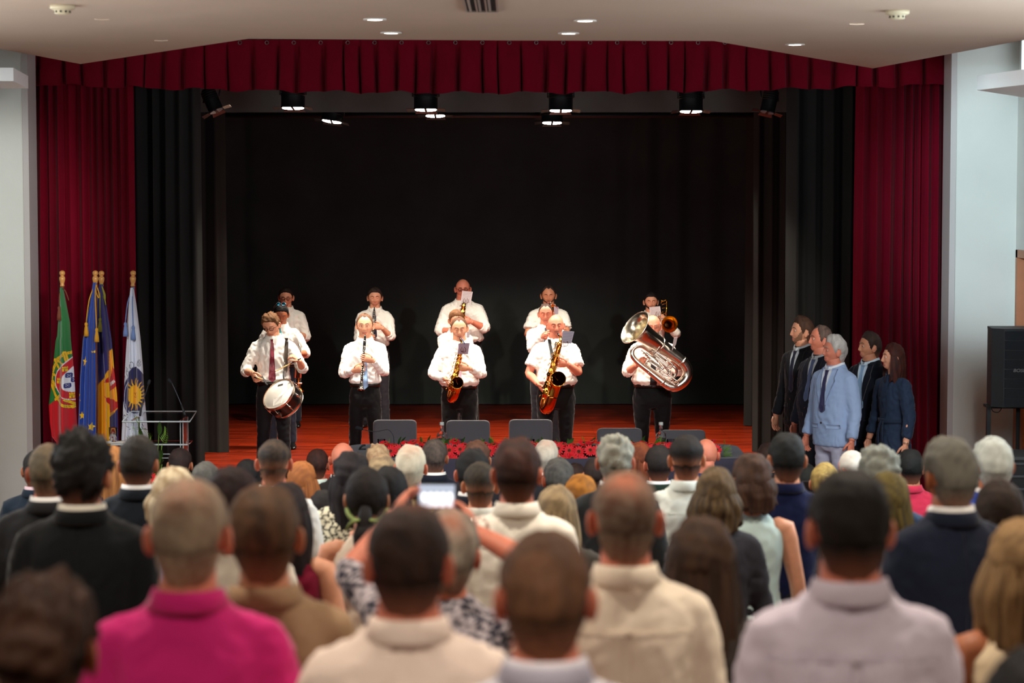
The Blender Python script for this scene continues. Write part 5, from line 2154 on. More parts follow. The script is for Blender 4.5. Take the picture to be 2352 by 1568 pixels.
def pat_mu(x, y):
    wht, nav, gold, ink = C3(222, 226, 238), C3(34, 34, 88), C3(240, 184, 20), C3(20, 20, 30)
    C = np.tile(wht, (len(x), 1))
    e = lambda cx, cy, rx, ry: np.hypot((x - cx) / rx, (y - cy) / ry)
    paint(C, (e(1345, 700, 150, 345) < 1) & (x > 1268), wht)
    paint(C, (e(1350, 700, 132, 330) < 1) & (x > 1268), nav)
    paint(C, (x < 1268) & (e(1290, 770, 130, 270) < 1), nav)
    paint(C, (x < 1268) & (np.abs(e(1290, 790, 108, 222) - 1) < 0.035), wht)
    # sun
    th = np.arctan2((y - 752) / 1.5, x - 1345)
    rr = np.hypot(x - 1345, (y - 752) / 1.5)
    ray = 84 + 70 * np.clip(np.cos(th * 20 + 0.5 * np.sin(rr * 0.12)) * 0.9 + 0.1, 0, 1) * (rr > 80)
    paint(C, (rr < 150) & (rr < ray) & (x > 1268), gold)
    paint(C, (rr > 108) & (rr < 150) & (rr < ray) & (x > 1268) & (np.sin(th * 20) > 0.2), C3(226, 150, 16))
    paint(C, (rr < 88) & (x > 1268), gold)
    for (a, b_) in (((1325, 735), (1338, 731)), ((1352, 731), (1365, 735)), ((1345, 740), (1340, 765)), ((1340, 765), (1350, 766)), ((1332, 785), (1345, 790)), ((1345, 790), (1358, 785))):
        paint(C, seg_d(x, y, a, b_) < 3.0, C3(150, 84, 10))
    # ribbons and outlines
    lines = [[(1205, 380), (1225, 395), (1220, 430), (1245, 440), (1262, 425)], [(1210, 420), (1212, 470), (1240, 510), (1268, 512)], [(1285, 310), (1300, 295), (1325, 320), (1325, 370), (1300, 390), (1280, 375), (1283, 330)],
             [(1370, 350), (1385, 300), (1395, 270)], [(1385, 355), (1398, 300), (1412, 265)], [(1398, 360), (1412, 310), (1420, 290)], [(1410, 360), (1425, 330)],
             [(1165, 1000), (1155, 1080), (1160, 1130), (1200, 1150), (1268, 1195)], [(1272, 1225), (1315, 1225)],
             [(1400, 1140), (1430, 1120), (1450, 1140), (1440, 1200), (1470, 1230), (1500, 1250)], [(1410, 1200), (1440, 1225), (1480, 1225)], [(1450, 1060), (1460, 1020), (1480, 1010)], [(1440, 1150), (1460, 1180), (1452, 1205)],
             [(1185, 620), (1195, 560), (1190, 500)]]
    for ln in lines:
        for a, b_ in zip(ln[:-1], ln[1:]):
            paint(C, seg_d(x, y, a, b_) < 3.2, ink)
    # lettering on the scroll: D S
    for a, b_ in (((1180, 1040), (1174, 1090)), ((1180, 1040), (1200, 1046)), ((1200, 1046), (1208, 1064)), ((1208, 1064), (1198, 1088)), ((1198, 1088), (1174, 1090)),
                  ((1262, 1066), (1240, 1058)), ((1240, 1058), (1228, 1074)), ((1228, 1074), (1252, 1096)), ((1252, 1096), (1250, 1116)), ((1250, 1116), (1228, 1116)), ((1214, 1118), (1218, 1122))):
        paint(C, seg_d(x, y, a, b_) < 4.2, ink)
    return C


POLEM = mat('flag_pole_wood', rgb(120, 56, 28), 0.4, var=0.1)
FINM = mat('finial_wood', rgb(206, 142, 70), 0.35, coat=0.3)


def flag(px_top, ytop, Ls, Rs, ybot, pattern, lab, cordc, tassels, folds, FY, seed, lean, base_off=0.0, poleseg=None):
    """Ls, Rs: left and right outline keys (y px, x px)"""
    bx = pix(px_top + lean, 1200, FY)
    r = empty('flag_on_pole', (bx.x, FY, SZ))
    lo_ = Vector(r.location)
    L_ = lambda x, y, d=0.0: pix(x, y, FY + d) - lo_
    pole_top = L_(px_top, 655)
    mb = MB()
    mb.tube([(0, 0, 0.04), pole_top], 0.017, 12)
    mb.build('pole', POLEM, r)
    f_ = MB()
    ax = (pole_top - Vector((0, 0, 0.04))).normalized()
    f_.lathe([(0.018, -0.01), (0.020, 0.0), (0.016, 0.012), (0.022, 0.035), (0.027, 0.06), (0.022, 0.075), (0.012, 0.081), (0.020, 0.090), (0.026, 0.105), (0.022, 0.12), (0.010, 0.129), (0.001, 0.131)], pole_top, ax, 20)
    f_.build('finial', FINM, r)
    b = MB()
    b.lathe([(0.15, 0.0), (0.16, 0.01), (0.15, 0.025), (0.04, 0.05), (0.025, 0.09)], seg=28)
    b.build('stand_foot', FINM, r)
    nu_, nv_ = 96, 300
    ys = np.linspace(ytop, ybot, nv_)
    u = np.linspace(0, 1, nu_)
    xl_ = np.interp(ys, [p_[0] for p_ in Ls], [p_[1] for p_ in Ls])
    xr_ = np.interp(ys, [p_[0] for p_ in Rs], [p_[1] for p_ in Rs])
    XX = xl_[:, None] + (xr_ - xl_)[:, None] * u[None, :]
    YY = np.repeat(ys[:, None], nu_, 1)
    s_ = F / FY
    wid = (xr_ - xl_)[:, None] / s_
    ph = folds * 2 * PI * u[None, :] + 0.5 * np.sin(YY * 0.012 + seed) + seed
    dep = 0.22 * wid / max(1, folds * 0.5) * (np.sin(ph) + 0.3 * np.sin(2.3 * ph + 1)) - 0.05 * np.sin(PI * u)[None, :]
    ctr = math.radians(0)
    V = []
    for i in range(nv_):
        for j in range(nu_):
            p_ = L_(XX[i, j], YY[i, j], 0.0)
            V.append((p_.x, p_.y + dep[i, j] - 0.03, p_.z))
    C = pattern((XX.ravel() - 90) * 6.03, (YY.ravel() - 780) * 6.03)
    m = MB()
    m.add(V, grid_faces(nu_, nv_, None, wrap=False))
    m.build('flag_cloth', attr_mat('flag_satin', 0.45, 0.3, spec=0.35), r, True, C)
    cm = mat('cord_%d_%d_%d' % tuple(cordc), rgb(*cordc), 0.7, bump=0.6, bscale=250)
    cd = MB()
    ct = L_(px_top, ytop + 3, -0.04)
    for tx, ty, loop in tassels:
        tp = L_(tx, ty, -0.09)
        cd.tube([ct, (ct + tp) * 0.5 + Vector(((tx - px_top) * 0.0004, -0.03, 0.03)), tp], 0.005, 6, smooth=2)
        if loop and loop != 'none':
            lp = L_(px_top + loop, ytop + 36, -0.05)
            cd.tube([ct, ct * 0.4 + lp * 0.6 + Vector((0.012, 0, 0)), lp, ct * 0.4 + lp * 0.6 - Vector((0.012, 0, 0)), ct], 0.005, 6, smooth=2)
    cd.tube([L_(px_top - 3, ytop, -0.03), L_(px_top, ytop + 3, -0.035), L_(px_top + 3, ytop, -0.03)], 0.010, 6)
    cd.build('cord', cm, r)
    for tx, ty, loop in tassels:
        if loop == 'none':
            continue
        tp = L_(tx, ty, -0.09)
        t2 = MB()
        t2.lathe([(0.004, 0.01), (0.014, 0.0), (0.015, -0.016), (0.010, -0.026), (0.013, -0.03), (0.020, -0.075), (0.022, -0.115), (0.001, -0.113)], tp, (0, 0, 1), 14)
        t2.build('tassel', cm, r)
    tag(r, lab, 'flag')
    return r


z6 = lambda L_: [(780 + y / 6.03, 90 + x / 6.03) for x, y in L_]
flag(143, 659, [(659, 139), (690, 137), (771, 132)] + z6([(235, 0), (165, 700), (140, 900), (150, 1150), (175, 1340), (240, 1420)]),
     [(659, 147), (680, 150), (740, 161)] + z6([(440, 0), (480, 400), (500, 750), (525, 1300), (532, 1500)]), 1030, pat_pt,
     'green and red flag with gold ring and white shield, leftmost of the flags', (120, 62, 38), [(136, 705, -3), (158, 690, 'none')], 1.2, 19.75, 0.4, 0)
flag(219, 648, [(648, 215), (700, 207), (740, 199)] + z6([(610, 0), (570, 500), (545, 1200), (540, 1500)]),
     [(648, 224), (700, 222)] + z6([(790, 0), (800, 800), (805, 1500)]), 1030, pat_eu,
     'deep blue flag with gold stars, second from the left', (222, 160, 36), [(198, 742, -8), (222, 755, 8)], 3.4, 19.78, 1.6, 0)
flag(233, 652, [(652, 229), (700, 222)] + z6([(770, 0), (812, 620), (812, 1300), (815, 1500)]),
     [(652, 238), (700, 246)] + z6([(1015, 0), (1050, 400), (1090, 720), (1105, 950), (1115, 1500)]), 1030, pat_md,
     'violet blue and yellow flag with red cross pieces, third from the left', (176, 168, 62), [(230, 732, 8), (243, 700, 'none')], 2.3, 20.1, 2.2, 0)
flag(305, 660, [(660, 301), (700, 296), (740, 293)] + z6([(1215, 0), (1160, 950), (1140, 1300), (1135, 1500)]),
     [(660, 308), (700, 314)] + z6([(1410, 0), (1440, 350), (1470, 900), (1505, 1350), (1510, 1500)]), 1030, pat_mu,
     'white flag with a golden sun on a navy disc, rightmost of the flags', (112, 138, 190), [(288, 742, 0), (306, 750, 0)], 2.0, 19.75, 0.9, -14)
# ------------------------------------------------------------------ the band
BRASS = mat('brass_lacquer', rgb(226, 166, 70), 0.16, 1.0)
COPPER = mat('copper_lacquer', rgb(214, 112, 48), 0.18, 1.0)
SILVER = mat('silver_plate', rgb(236, 228, 214), 0.21, 1.0)
EBONY = mat('ebony_black', rgb(16, 15, 15), 0.25, coat=0.4)
DARKBORE = mat('bell_inside', rgb(120, 70, 20), 0.3, 1.0)
SHEET_W = None


def sheet_mat(col):
    key = 'sheet_%d_%d_%d' % col
    if key in _mc:
        return _mc[key]
    m, nt, N, L, b = _mat(key)
    tc = N.new('ShaderNodeTexCoord')
    sp = N.new('ShaderNodeSeparateXYZ')
    L.new(tc.outputs['UV'], sp.inputs[0])
    # eight printed staves across the page
    def mth(op, a, b_=None):
        n = N.new('ShaderNodeMath')
        n.operation = op
        for i, v in enumerate((a, b_)):
            if v is None:
                continue
            if isinstance(v, (int, float)):
                n.inputs[i].default_value = v
            else:
                L.new(v, n.inputs[i])
        return n.outputs[0]
    v = mth('MULTIPLY', sp.outputs[1], 8.0)
    fr = mth('FRACT', v)
    a = mth('GREATER_THAN', fr, 0.30)
    c = mth('LESS_THAN', fr, 0.72)
    st = mth('MULTIPLY', a, c)
    ed = mth('MULTIPLY', mth('GREATER_THAN', sp.outputs[0], 0.07), mth('LESS_THAN', sp.outputs[0], 0.93))
    nn = N.new('ShaderNodeTexNoise')
    nn.inputs['Scale'].default_value = 42
    L.new(tc.outputs['UV'], nn.inputs['Vector'])
    k_ = mth('MULTIPLY', mth('MULTIPLY', st, ed), mth('ADD', mth('MULTIPLY', mth('GREATER_THAN', nn.outputs[0], 0.52), 0.4), 0.35))
    mx = N.new('ShaderNodeMixRGB')
    mx.inputs[1].default_value = rgb(*col)
    mx.inputs[2].default_value = rgb(50, 46, 56)
    L.new(k_, mx.inputs[0])
    L.new(mx.outputs[0], b.inputs['Base Color'])
    b.inputs['Roughness'].default_value = 0.7
    _mc[key] = m
    return m


def sheet(corners, Yd, lab, col=(206, 196, 208), lyre=None, tiltd=0.0, clipc=None):
    """corners: px tl,tr,br,bl"""
    P_ = [pix(x, y, Yd + tiltd * i) for i, (x, y) in zip((0, 0, 1, 1), corners)]
    c = sum(P_, Vector()) / 4
    r = empty('sheet_music', c)
    mb = MB()
    n_ = ((P_[1] - P_[0]).cross(P_[3] - P_[0])).normalized() * 0.0015
    V = [p - c for p in P_] + [p - c + n_ for p in P_]
    mb.add(V, [(0, 3, 2, 1), (4, 5, 6, 7), (0, 1, 5, 4), (1, 2, 6, 5), (2, 3, 7, 6), (3, 0, 4, 7)])
    me = mb.mesh('page', sheet_mat(col), False)
    uv = me.uv_layers.new(name='UVMap')
    uvc = [(0, 1), (1, 1), (1, 0), (0, 0)] * 2
    for lp in me.loops:
        uv.data[lp.index].uv = uvc[lp.vertex_index]
    o = bpy.data.objects.new('page', me)
    COL.objects.link(o)
    o.parent = r
    if lyre:
        q = lambda x, y, d=0.01: pix(x, y, Yd + d) - c
        m2 = MB()
        x, y = lyre[0]
        w_, h_ = 6, 9
        m2.tube([q(x - w_ * .5, y - h_), q(x - w_, y - h_ * .4, -0.004), q(x - w_ * .7, y + 1, -0.004), q(x, y + 3, -0.004), q(x + w_ * .7, y + 1, -0.004), q(x + w_, y - h_ * .4, -0.004), q(x + w_ * .5, y - h_)], 0.0028, 6, smooth=2)
        m2.tube([q(x, y - h_ * .7, -0.004), q(x, y + 3, -0.004), q(lyre[1][0], lyre[1][1], 0.02)], 0.003, 6)
        m2.build('lyre_clip', mat('lyre_metal', rgb(110, 70, 50), 0.3, 0.9), r)
    tag(r, lab, 'sheet music')
    return r


FY_, MY_, BY_ = 23.2, 26.0, 28.4


def musician(px, pytop, Y, label, yaw=0.0, sit=0.0, **kw):
    top = pix(px, pytop, Y)
    H = top.z - SZ + sit
    base = Vector((top.x, Y, SZ))
    ang = PI + yaw
    kk = kw.pop('k', H / 1.75)
    # pixel -> local point, fwd metres in front of the body
    inv = Matrix.Rotation(-ang, 4, 'Z') @ Matrix.Translation(-base)

    def lp(x, y, fwd=0.25):
        return inv @ pix(x, y, Y - fwd)

    def arm(x, y, fwd, d=None, n=None, pole=None, curl=0.8):
        dd = dict(w=tuple(lp(x, y, fwd)), px=1, curl=curl)
        if d:
            dd['d'] = (inv.to_3x3() @ Vector(d))
        if n:
            dd['n'] = (inv.to_3x3() @ Vector(n))
        if pole:
            dd['pole'] = tuple(lp(*pole))
        return dd
    arms = kw.pop('armspec', None)
    if arms:
        kw['arms'] = [arm(*a[:3], **a[3]) if a else None for a in arms]
    r, HM, AR, bvh = person(label, base, ang, H=H, k=kk, hi=True, group=None, **kw)
    return r, HM, AR, bvh, lp, base, ang


WS = (234, 230, 222)
# world directions: -y is towards the hall, +x is image right
DRUM = musician(627, 722, FY_, 'young drummer with curly brown hair, glasses and a maroon tie, looking down', sit=0.035, g=1.05, skin='fair',
                hair=('curly', (112, 78, 50), (78, 52, 34), 0.016), top='rolled', col=WS, belt=True, tie=((122, 22, 44), 1.02, 0.036), glasses=((30, 26, 26), 0.0022),
                head=(0.50, 0.22, 0.08), open_eyes=0.1, seed=1, trousers=(30, 30, 34),
                armspec=[(580, 856, 0.26, dict(d=(0.45, -0.5, -0.75), n=(0.5, 0.3, -0.2), pole=(562, 850, 0.0), curl=1.0)),
                         (687, 828, 0.30, dict(d=(-0.7, -0.25, 0.55), n=(-0.3, 0.2, -0.8), pole=(704, 862, 0.02), curl=1.0))])
# strap
mb = overlay(DRUM[3], [(DRUM[4](654 - 4 * f, 778 + 80 * f).z, DRUM[4](654 - 3 * f - 4.0, 800).x, DRUM[4](654 - 3 * f + 4.0, 800).x)[0:1] + tuple(sorted((DRUM[4](650.5 - 3 * f, 800).x, DRUM[4](658.5 - 3 * f, 800).x))) for f in np.linspace(0, 1, 14)], 0.008, 3)
DX = empty('snare_drum', pix(641, 906, FY_ - 0.335))
so = mb.mesh('strap', mat('grey_webbing', rgb(86, 76, 66), 0.8))
so.transform(Matrix.Translation(-Vector(DX.location)) @ Matrix.Translation(DRUM[5]) @ Matrix.Rotation(DRUM[6], 4, 'Z'))
o = bpy.data.objects.new('strap', so)
COL.objects.link(o)
o.parent = DX
mb = MB()
lo_ = Vector(DX.location)
w2 = lambda x, y, f: pix(x, y, FY_ - f) - lo_
mb.tube([w2(651, 853, 0.14), w2(651, 862, 0.18), w2(652, 870, 0.22)], 0.008, 8)
mb.tube([w2(600, 862, 0.13), w2(606, 872, 0.16), w2(614, 884, 0.22)], 0.013, 8, flat=0.3)
mb.build('strap_hook', mat('black_webbing', rgb(30, 30, 32), 0.7), DX)
ax = Vector((-0.50, -0.60, 0.62)).normalized()
Rq = ax.to_track_quat('Z', 'Y').to_matrix().to_4x4()
r_, h_ = 0.178, 0.145
mb = MB()
mb.lathe([(r_ - 0.004, -h_), (r_, -h_), (r_, 0), (r_ - 0.004, 0)], seg=48)
mb.xf(Rq)
mb.build('shell', EBONY, DX, angle=40)
for z, nm in ((0.008, 'batter_head'), (-h_ - 0.008, 'resonant_head')):
    mb = MB()
    mb.lathe([(0.001, z), (r_ - 0.004, z), (r_ - 0.002, z - 0.006 * (1 if z > 0 else -1))], seg=48)
    mb.xf(Rq)
    hd = mb.build(nm, mat('drum_head_white', rgb(238, 232, 222), 0.45), DX)
for z in (0.0, -h_):
    mb = MB()
    s_ = 1 if z == 0 else -1
    mb.lathe([(r_ + 0.001, z - s_ * 0.012), (r_ + 0.010, z - s_ * 0.012), (r_ + 0.010, z - s_ * 0.008), (r_ + 0.005, z - s_ * 0.006), (r_ + 0.005, z + s_ * 0.012), (r_ + 0.009, z + s_ * 0.015), (r_ + 0.006, z + s_ * 0.018), (r_ - 0.001, z + s_ * 0.015), (r_ - 0.001, z - s_ * 0.010)], seg=48, cap=False)
    mb.xf(Rq)
    mb.build('hoop', SILVER, DX, angle=40)
for j in range(8):
    a = 2 * PI * j / 8 + 0.25
    mb = MB()
    c_, s_ = math.cos(a), math.sin(a)
    rr = r_ + 0.014
    mb.tube([(rr * c_, rr * s_, -0.012), (rr * c_, rr * s_, -h_ + 0.012)], 0.0028, 6)
    mb.tube([(rr * c_, rr * s_, -0.045), (rr * c_, rr * s_, -0.05), (rr * c_, rr * s_, -h_ + 0.05), (rr * c_, rr * s_, -h_ + 0.045)], [0.004, 0.0085, 0.0085, 0.004], 8)
    mb.sphere(((r_ + 0.004) * c_, (r_ + 0.004) * s_, -h_ / 2), (0.012, 0.012, 0.014), 8, 6)
    mb.sphere((rr * c_, rr * s_, 0.0), 0.006, 8, 5)
    mb.xf(Rq)
    mb.build('tension_rod', SILVER, DX)
mb = MB()
mb.box((-0.03, -0.015, 0.0), (0.03, 0.015, 0.03))
mb.v = [(x, y, z) for x, y, z in mb.v]
mb.xf(Rq @ Matrix.Rotation(0.3, 4, 'Z') @ Matrix.Translation((0, -r_ - 0.016, -0.07)) @ Matrix.Rotation(PI / 2, 4, 'X'))
mb.build('strainer', SILVER, DX, False)
pg = MB()      # page taped on the head and a dark badge
pg.box((-0.055, -0.135, 0.0085), (0.055, -0.035, 0.0095))
pg.xf(Rq @ Matrix.Rotation(0.45, 4, 'Z'))
me = pg.mesh('page', sheet_mat((226, 218, 210)), False)
uv = me.uv_layers.new(name='UVMap')
for lp_ in me.loops:
    v_ = lp_.vertex_index % 4
    uv.data[lp_.index].uv = ((0, 0), (1, 0), (1, 1), (0, 1))[v_]
o = bpy.data.objects.new('page', me)
COL.objects.link(o)
o.parent = DX
pg = MB()
pg.box((-0.035, 0.105, 0.0085), (0.03, 0.13, 0.0095))
pg.xf(Rq @ Matrix.Rotation(0.35, 4, 'Z'))
pg.build('badge', mat('badge_grey', rgb(70, 68, 66), 0.6), DX, False)
tag(DX, 'black snare drum with chrome hoops, tilted at the waist of the front drummer', 'drum')
STK = mat('stick_wood', rgb(214, 170, 100), 0.5)
for pts, lab in ((((604, 871, 0.34), (584, 866, 0.32)), 'wooden drumstick in the drummer\'s lowered hand on the left'), (((632, 853, 0.40), (664, 838, 0.38), (690, 823, 0.33)), 'drumstick held across the shirt in the drummer\'s raised hand')):
    P_ = [pix(x, y, FY_ - f) for x, y, f in pts]
    r = empty('drumstick', P_[0])
    d_ = (P_[-1] - P_[0])
    mb = MB()
    mb.tube([(0, 0, 0), d_ * 0.02, d_ * 0.05, d_ * 0.3, d_ * 0.62], [0.002, 0.005, 0.0035, 0.0055, 0.0062], 8)
    mb.build('shaft', STK, r)
    mb = MB()
    mb.tube([d_ * 0.60, d_ * 0.63, d_ * 1.0, d_ * 1.02], [0.005, 0.0072, 0.0072, 0.004], 8)
    mb.build('grip', EBONY, r)
    tag(r, lab, 'drumstick')

A2 = musician(645, 700, MY_, 'band member with mirrored sunglasses pushed up on black hair and a turquoise tie', sit=0.02, g=1.08, skin='tan', hair=('short', (22, 20, 20), (14, 13, 14), 0.014),
              top='rolled', col=WS, belt=True, tie=((92, 200, 208), 1.2, 0.032), head=(0.42, -0.12, 0), open_eyes=0.1, seed=2, trousers=(34, 36, 48),
              armspec=[(600, 838, 0.25, dict(d=(0.6, -0.5, -0.2), n=(0.6, 0, -0.3), pole=(575, 832, 0.0))),
                       (690, 812, 0.32, dict(d=(-0.8, -0.4, 0.3), n=(0, 0.6, -0.4), pole=(712, 818, 0.0)))])
sg = MB()
for sn in (-1, 1):
    sg.tube([(sn * 0.031 + 0.024 * math.cos(t), 0.118 - 0.006 * abs(math.cos(t)), 0.066 + 0.021 * math.sin(t)) for t in [2 * PI * j / 16 for j in range(17)]], 0.0022, 5)
    sg.tube([(sn * 0.055, 0.108, 0.072), (sn * 0.083, 0.06, 0.05), (sn * 0.09, -0.01, 0.02)], 0.002, 5)
sg.tube([(-0.008, 0.119, 0.07), (0, 0.121, 0.073), (0.008, 0.119, 0.07)], 0.002, 5)
rz = Matrix.Translation(A2[5]) @ Matrix.Rotation(A2[6], 4, 'Z')
LI = rz @ A2[1] @ Matrix.Translation((0, -0.044, 0.075)) @ Matrix.Rotation(0.75, 4, 'X') @ Matrix.Translation((0, -0.035, -0.045))
sr = empty('sunglasses', LI @ Vector((0, 0.11, 0.066)))
sg.xf(Matrix.Translation(-Vector(sr.location)) @ LI)
sg.build('frame', mat('steel', rgb(190, 190, 195), 0.2, 1.0), sr)
for sn in (-1, 1):
    m_ = MB()
    m_.lathe([(0.001, 0.004), (0.015, 0.003), (0.0225, 0.0), (0.021, -0.002), (0.001, -0.002)], (sn * 0.031, 0.114, 0.066), (0, 1, 0), 18)
    m_.xf(Matrix.Translation(-Vector(sr.location)) @ LI)
    m_.build('mirror_lens', mat('mirror_blue', rgb(40, 170, 200), 0.08, 1.0), sr)
tag(sr, 'blue mirrored sunglasses resting on the black hair of the second drummer column man', 'sunglasses')
# brass instrument hanging at his side, its bell pointing down
e = empty('baritone_horn', pix(684, 870, MY_ - 0.40))
lo_ = Vector(e.location)
q = lambda x, y, f=0.40: pix(x, y, MY_ - f) - lo_
mb = MB()
mb.tube([q(684, 845), q(685, 880), q(686, 890), q(687, 897), q(688, 901)], [0.02, 0.022, 0.026, 0.042, 0.062], 18)
mb.build('bell', COPPER, e)
for xx in (678, 684, 690):
    mb = MB()
    mb.tube([q(xx, 820, 0.42), q(xx, 822, 0.42), q(xx, 866, 0.42), q(xx, 868, 0.42)], [0.008, 0.0125, 0.0125, 0.008], 12)
    mb.build('valve_casing', SILVER if xx != 684 else EBONY, e)
mb = MB()
mb.tube([q(676, 880, 0.43), q(694, 880, 0.43)], 0.010, 8)
mb.tube([q(690, 830, 0.42), q(690, 800, 0.42), q(686, 788, 0.40)], [0.008, 0.007, 0.009], 8)
mb.build('tubing', SILVER, e)
tag(e, 'silver and copper brass horn held upright, just right of the snare drum', 'brass instrument')

musician(657, 659, BY_, 'tall band member with glasses and goatee at the back left of the band', g=1.12, skin='fair', hair=('quiff', (34, 26, 24), (24, 18, 16), 0.012),
         top='rolled', col=WS, belt=True, beard=('goatee', (40, 28, 24)), glasses=((26, 22, 24), 0.0024), head=(0.22, -0.03, 0), open_eyes=0.1, seed=3, trousers=(30, 32, 44),
         armspec=[(618, 775, 0.25, dict(d=(0.7, -0.4, 0), pole=(604, 790, 0.0))), (684, 765, 0.28, dict(d=(-0.8, -0.4, 0), pole=(712, 785, 0.0)))])


# ---------------- clarinets
def clarinet(P_, lab):
    """P_: world points mouthpiece tip -> bell"""
    r = empty('clarinet', P_[0])
    a, b_ = P_[0], P_[-1]
    ax = (b_ - a).normalized()
    L_ = (b_ - a).length
    at = lambda f: ax * (L_ * f)
    mb = MB()
    mb.tube([at(0), at(0.03), at(0.12)], [0.004, 0.009, 0.0125], 12)
    mb.build('mouthpiece', EBONY, r)
    mb = MB()
    for f0, f1 in ((0.12, 0.22), (0.22, 0.52), (0.52, 0.86)):
        mb.tube([at(f0), at(f0 + 0.008), at(f1 - 0.008), at(f1)], [0.0125, 0.0145, 0.0145, 0.0125], 14)
    mb.build('body', EBONY, r)
    mb = MB()
    mb.tube([at(0.86), at(0.88), at(0.93), at(0.97), at(1.0), at(0.995)], [0.015, 0.017, 0.020, 0.028, 0.036, 0.03], 18)
    mb.build('bell', mat('bell_black_silver', rgb(70, 66, 62), 0.2, 0.8), r)
    mb = MB()
    for f in (0.12, 0.22, 0.52, 0.86, 0.992):
        rr = 0.0155 if f < 0.9 else 0.036
        mb.tube([at(f - 0.006), at(f + 0.006)], rr, 14)
    mb.build('ring', SILVER, r)
    side = ax.cross(Vector((0, 1, 0))).normalized()
    fw = side.cross(ax).normalized()
    if fw.y > 0:
        fw = -fw
    mb = MB()
    for f in np.linspace(0.26, 0.84, 16):
        s_ = 1 if int(f * 50) % 2 else -1
        mb.sphere(at(f) + fw * 0.016 + side * 0.004 * s_, 0.0062, 8, 5)
    for s_, f0, f1 in ((1, 0.24, 0.5), (-1, 0.27, 0.5), (1, 0.55, 0.85), (-1, 0.55, 0.8)):
        mb.tube([at(f0) + fw * 0.012 + side * 0.011 * s_, at(f1) + fw * 0.012 + side * 0.011 * s_], 0.0018, 5)
    for f in (0.3, 0.42, 0.6, 0.7, 0.78):
        mb.tube([at(f) + fw * 0.013 + side * 0.012, at(f + 0.03) + fw * 0.02 + side * 0.02], [0.002, 0.005], 6)
    mb.build('keywork', SILVER, r)
    tag(r, lab, 'clarinet', 'clarinets')
    return r


musician(838, 721, FY_, 'clarinettist in the front row with rimless glasses and a light blue tie', g=0.98, skin='fair', hair=('recede', (118, 84, 62), (86, 62, 48), 0.011),
         top='shirt', col=(236, 234, 232), belt=True, tie=((148, 186, 232), 0.96, 0.040), glasses=((150, 140, 130), 0.0011), head=(0.04, 0, 0), open_eyes=0.5, seed=4, trousers=(18, 18, 20),
         armspec=[(813, 850, 0.30, dict(d=(0.8, -0.4, 0.25), n=(0.1, 0.8, -0.1), pole=(782, 850, 0.0), curl=0.7)), (856, 827, 0.30, dict(d=(-0.8, -0.35, 0.25), n=(-0.1, 0.8, -0.1), pole=(893, 848, 0.0), curl=0.7))])
clarinet([pix(839, 768, FY_ - 0.17), pix(829, 896, FY_ - 0.44)], 'black clarinet with silver keys played by the man with the light blue tie')
musician(861, 660, BY_, 'young clarinettist in the back row with short dark hair and a navy tie', g=1.05, skin='fair', hair=('short', (48, 34, 28), (34, 24, 20), 0.014),
         top='rolled', col=WS, belt=True, tie=((28, 32, 58), 1.12, 0.032), head=(0.12, -0.04, 0), open_eyes=0.15, seed=5, trousers=(40, 38, 44),
         armspec=[(838, 775, 0.30, dict(d=(0.8, -0.3, 0), pole=(816, 785, 0.0))), (877, 752, 0.30, dict(d=(-0.8, -0.3, 0.2), n=(-0.1, 0.8, 0), pole=(908, 775, 0.0), curl=0.8))])
clarinet([pix(860, 705, BY_ - 0.16), pix(853, 795, BY_ - 0.34)], 'black clarinet played by the young man in the back row, behind the front clarinettist')


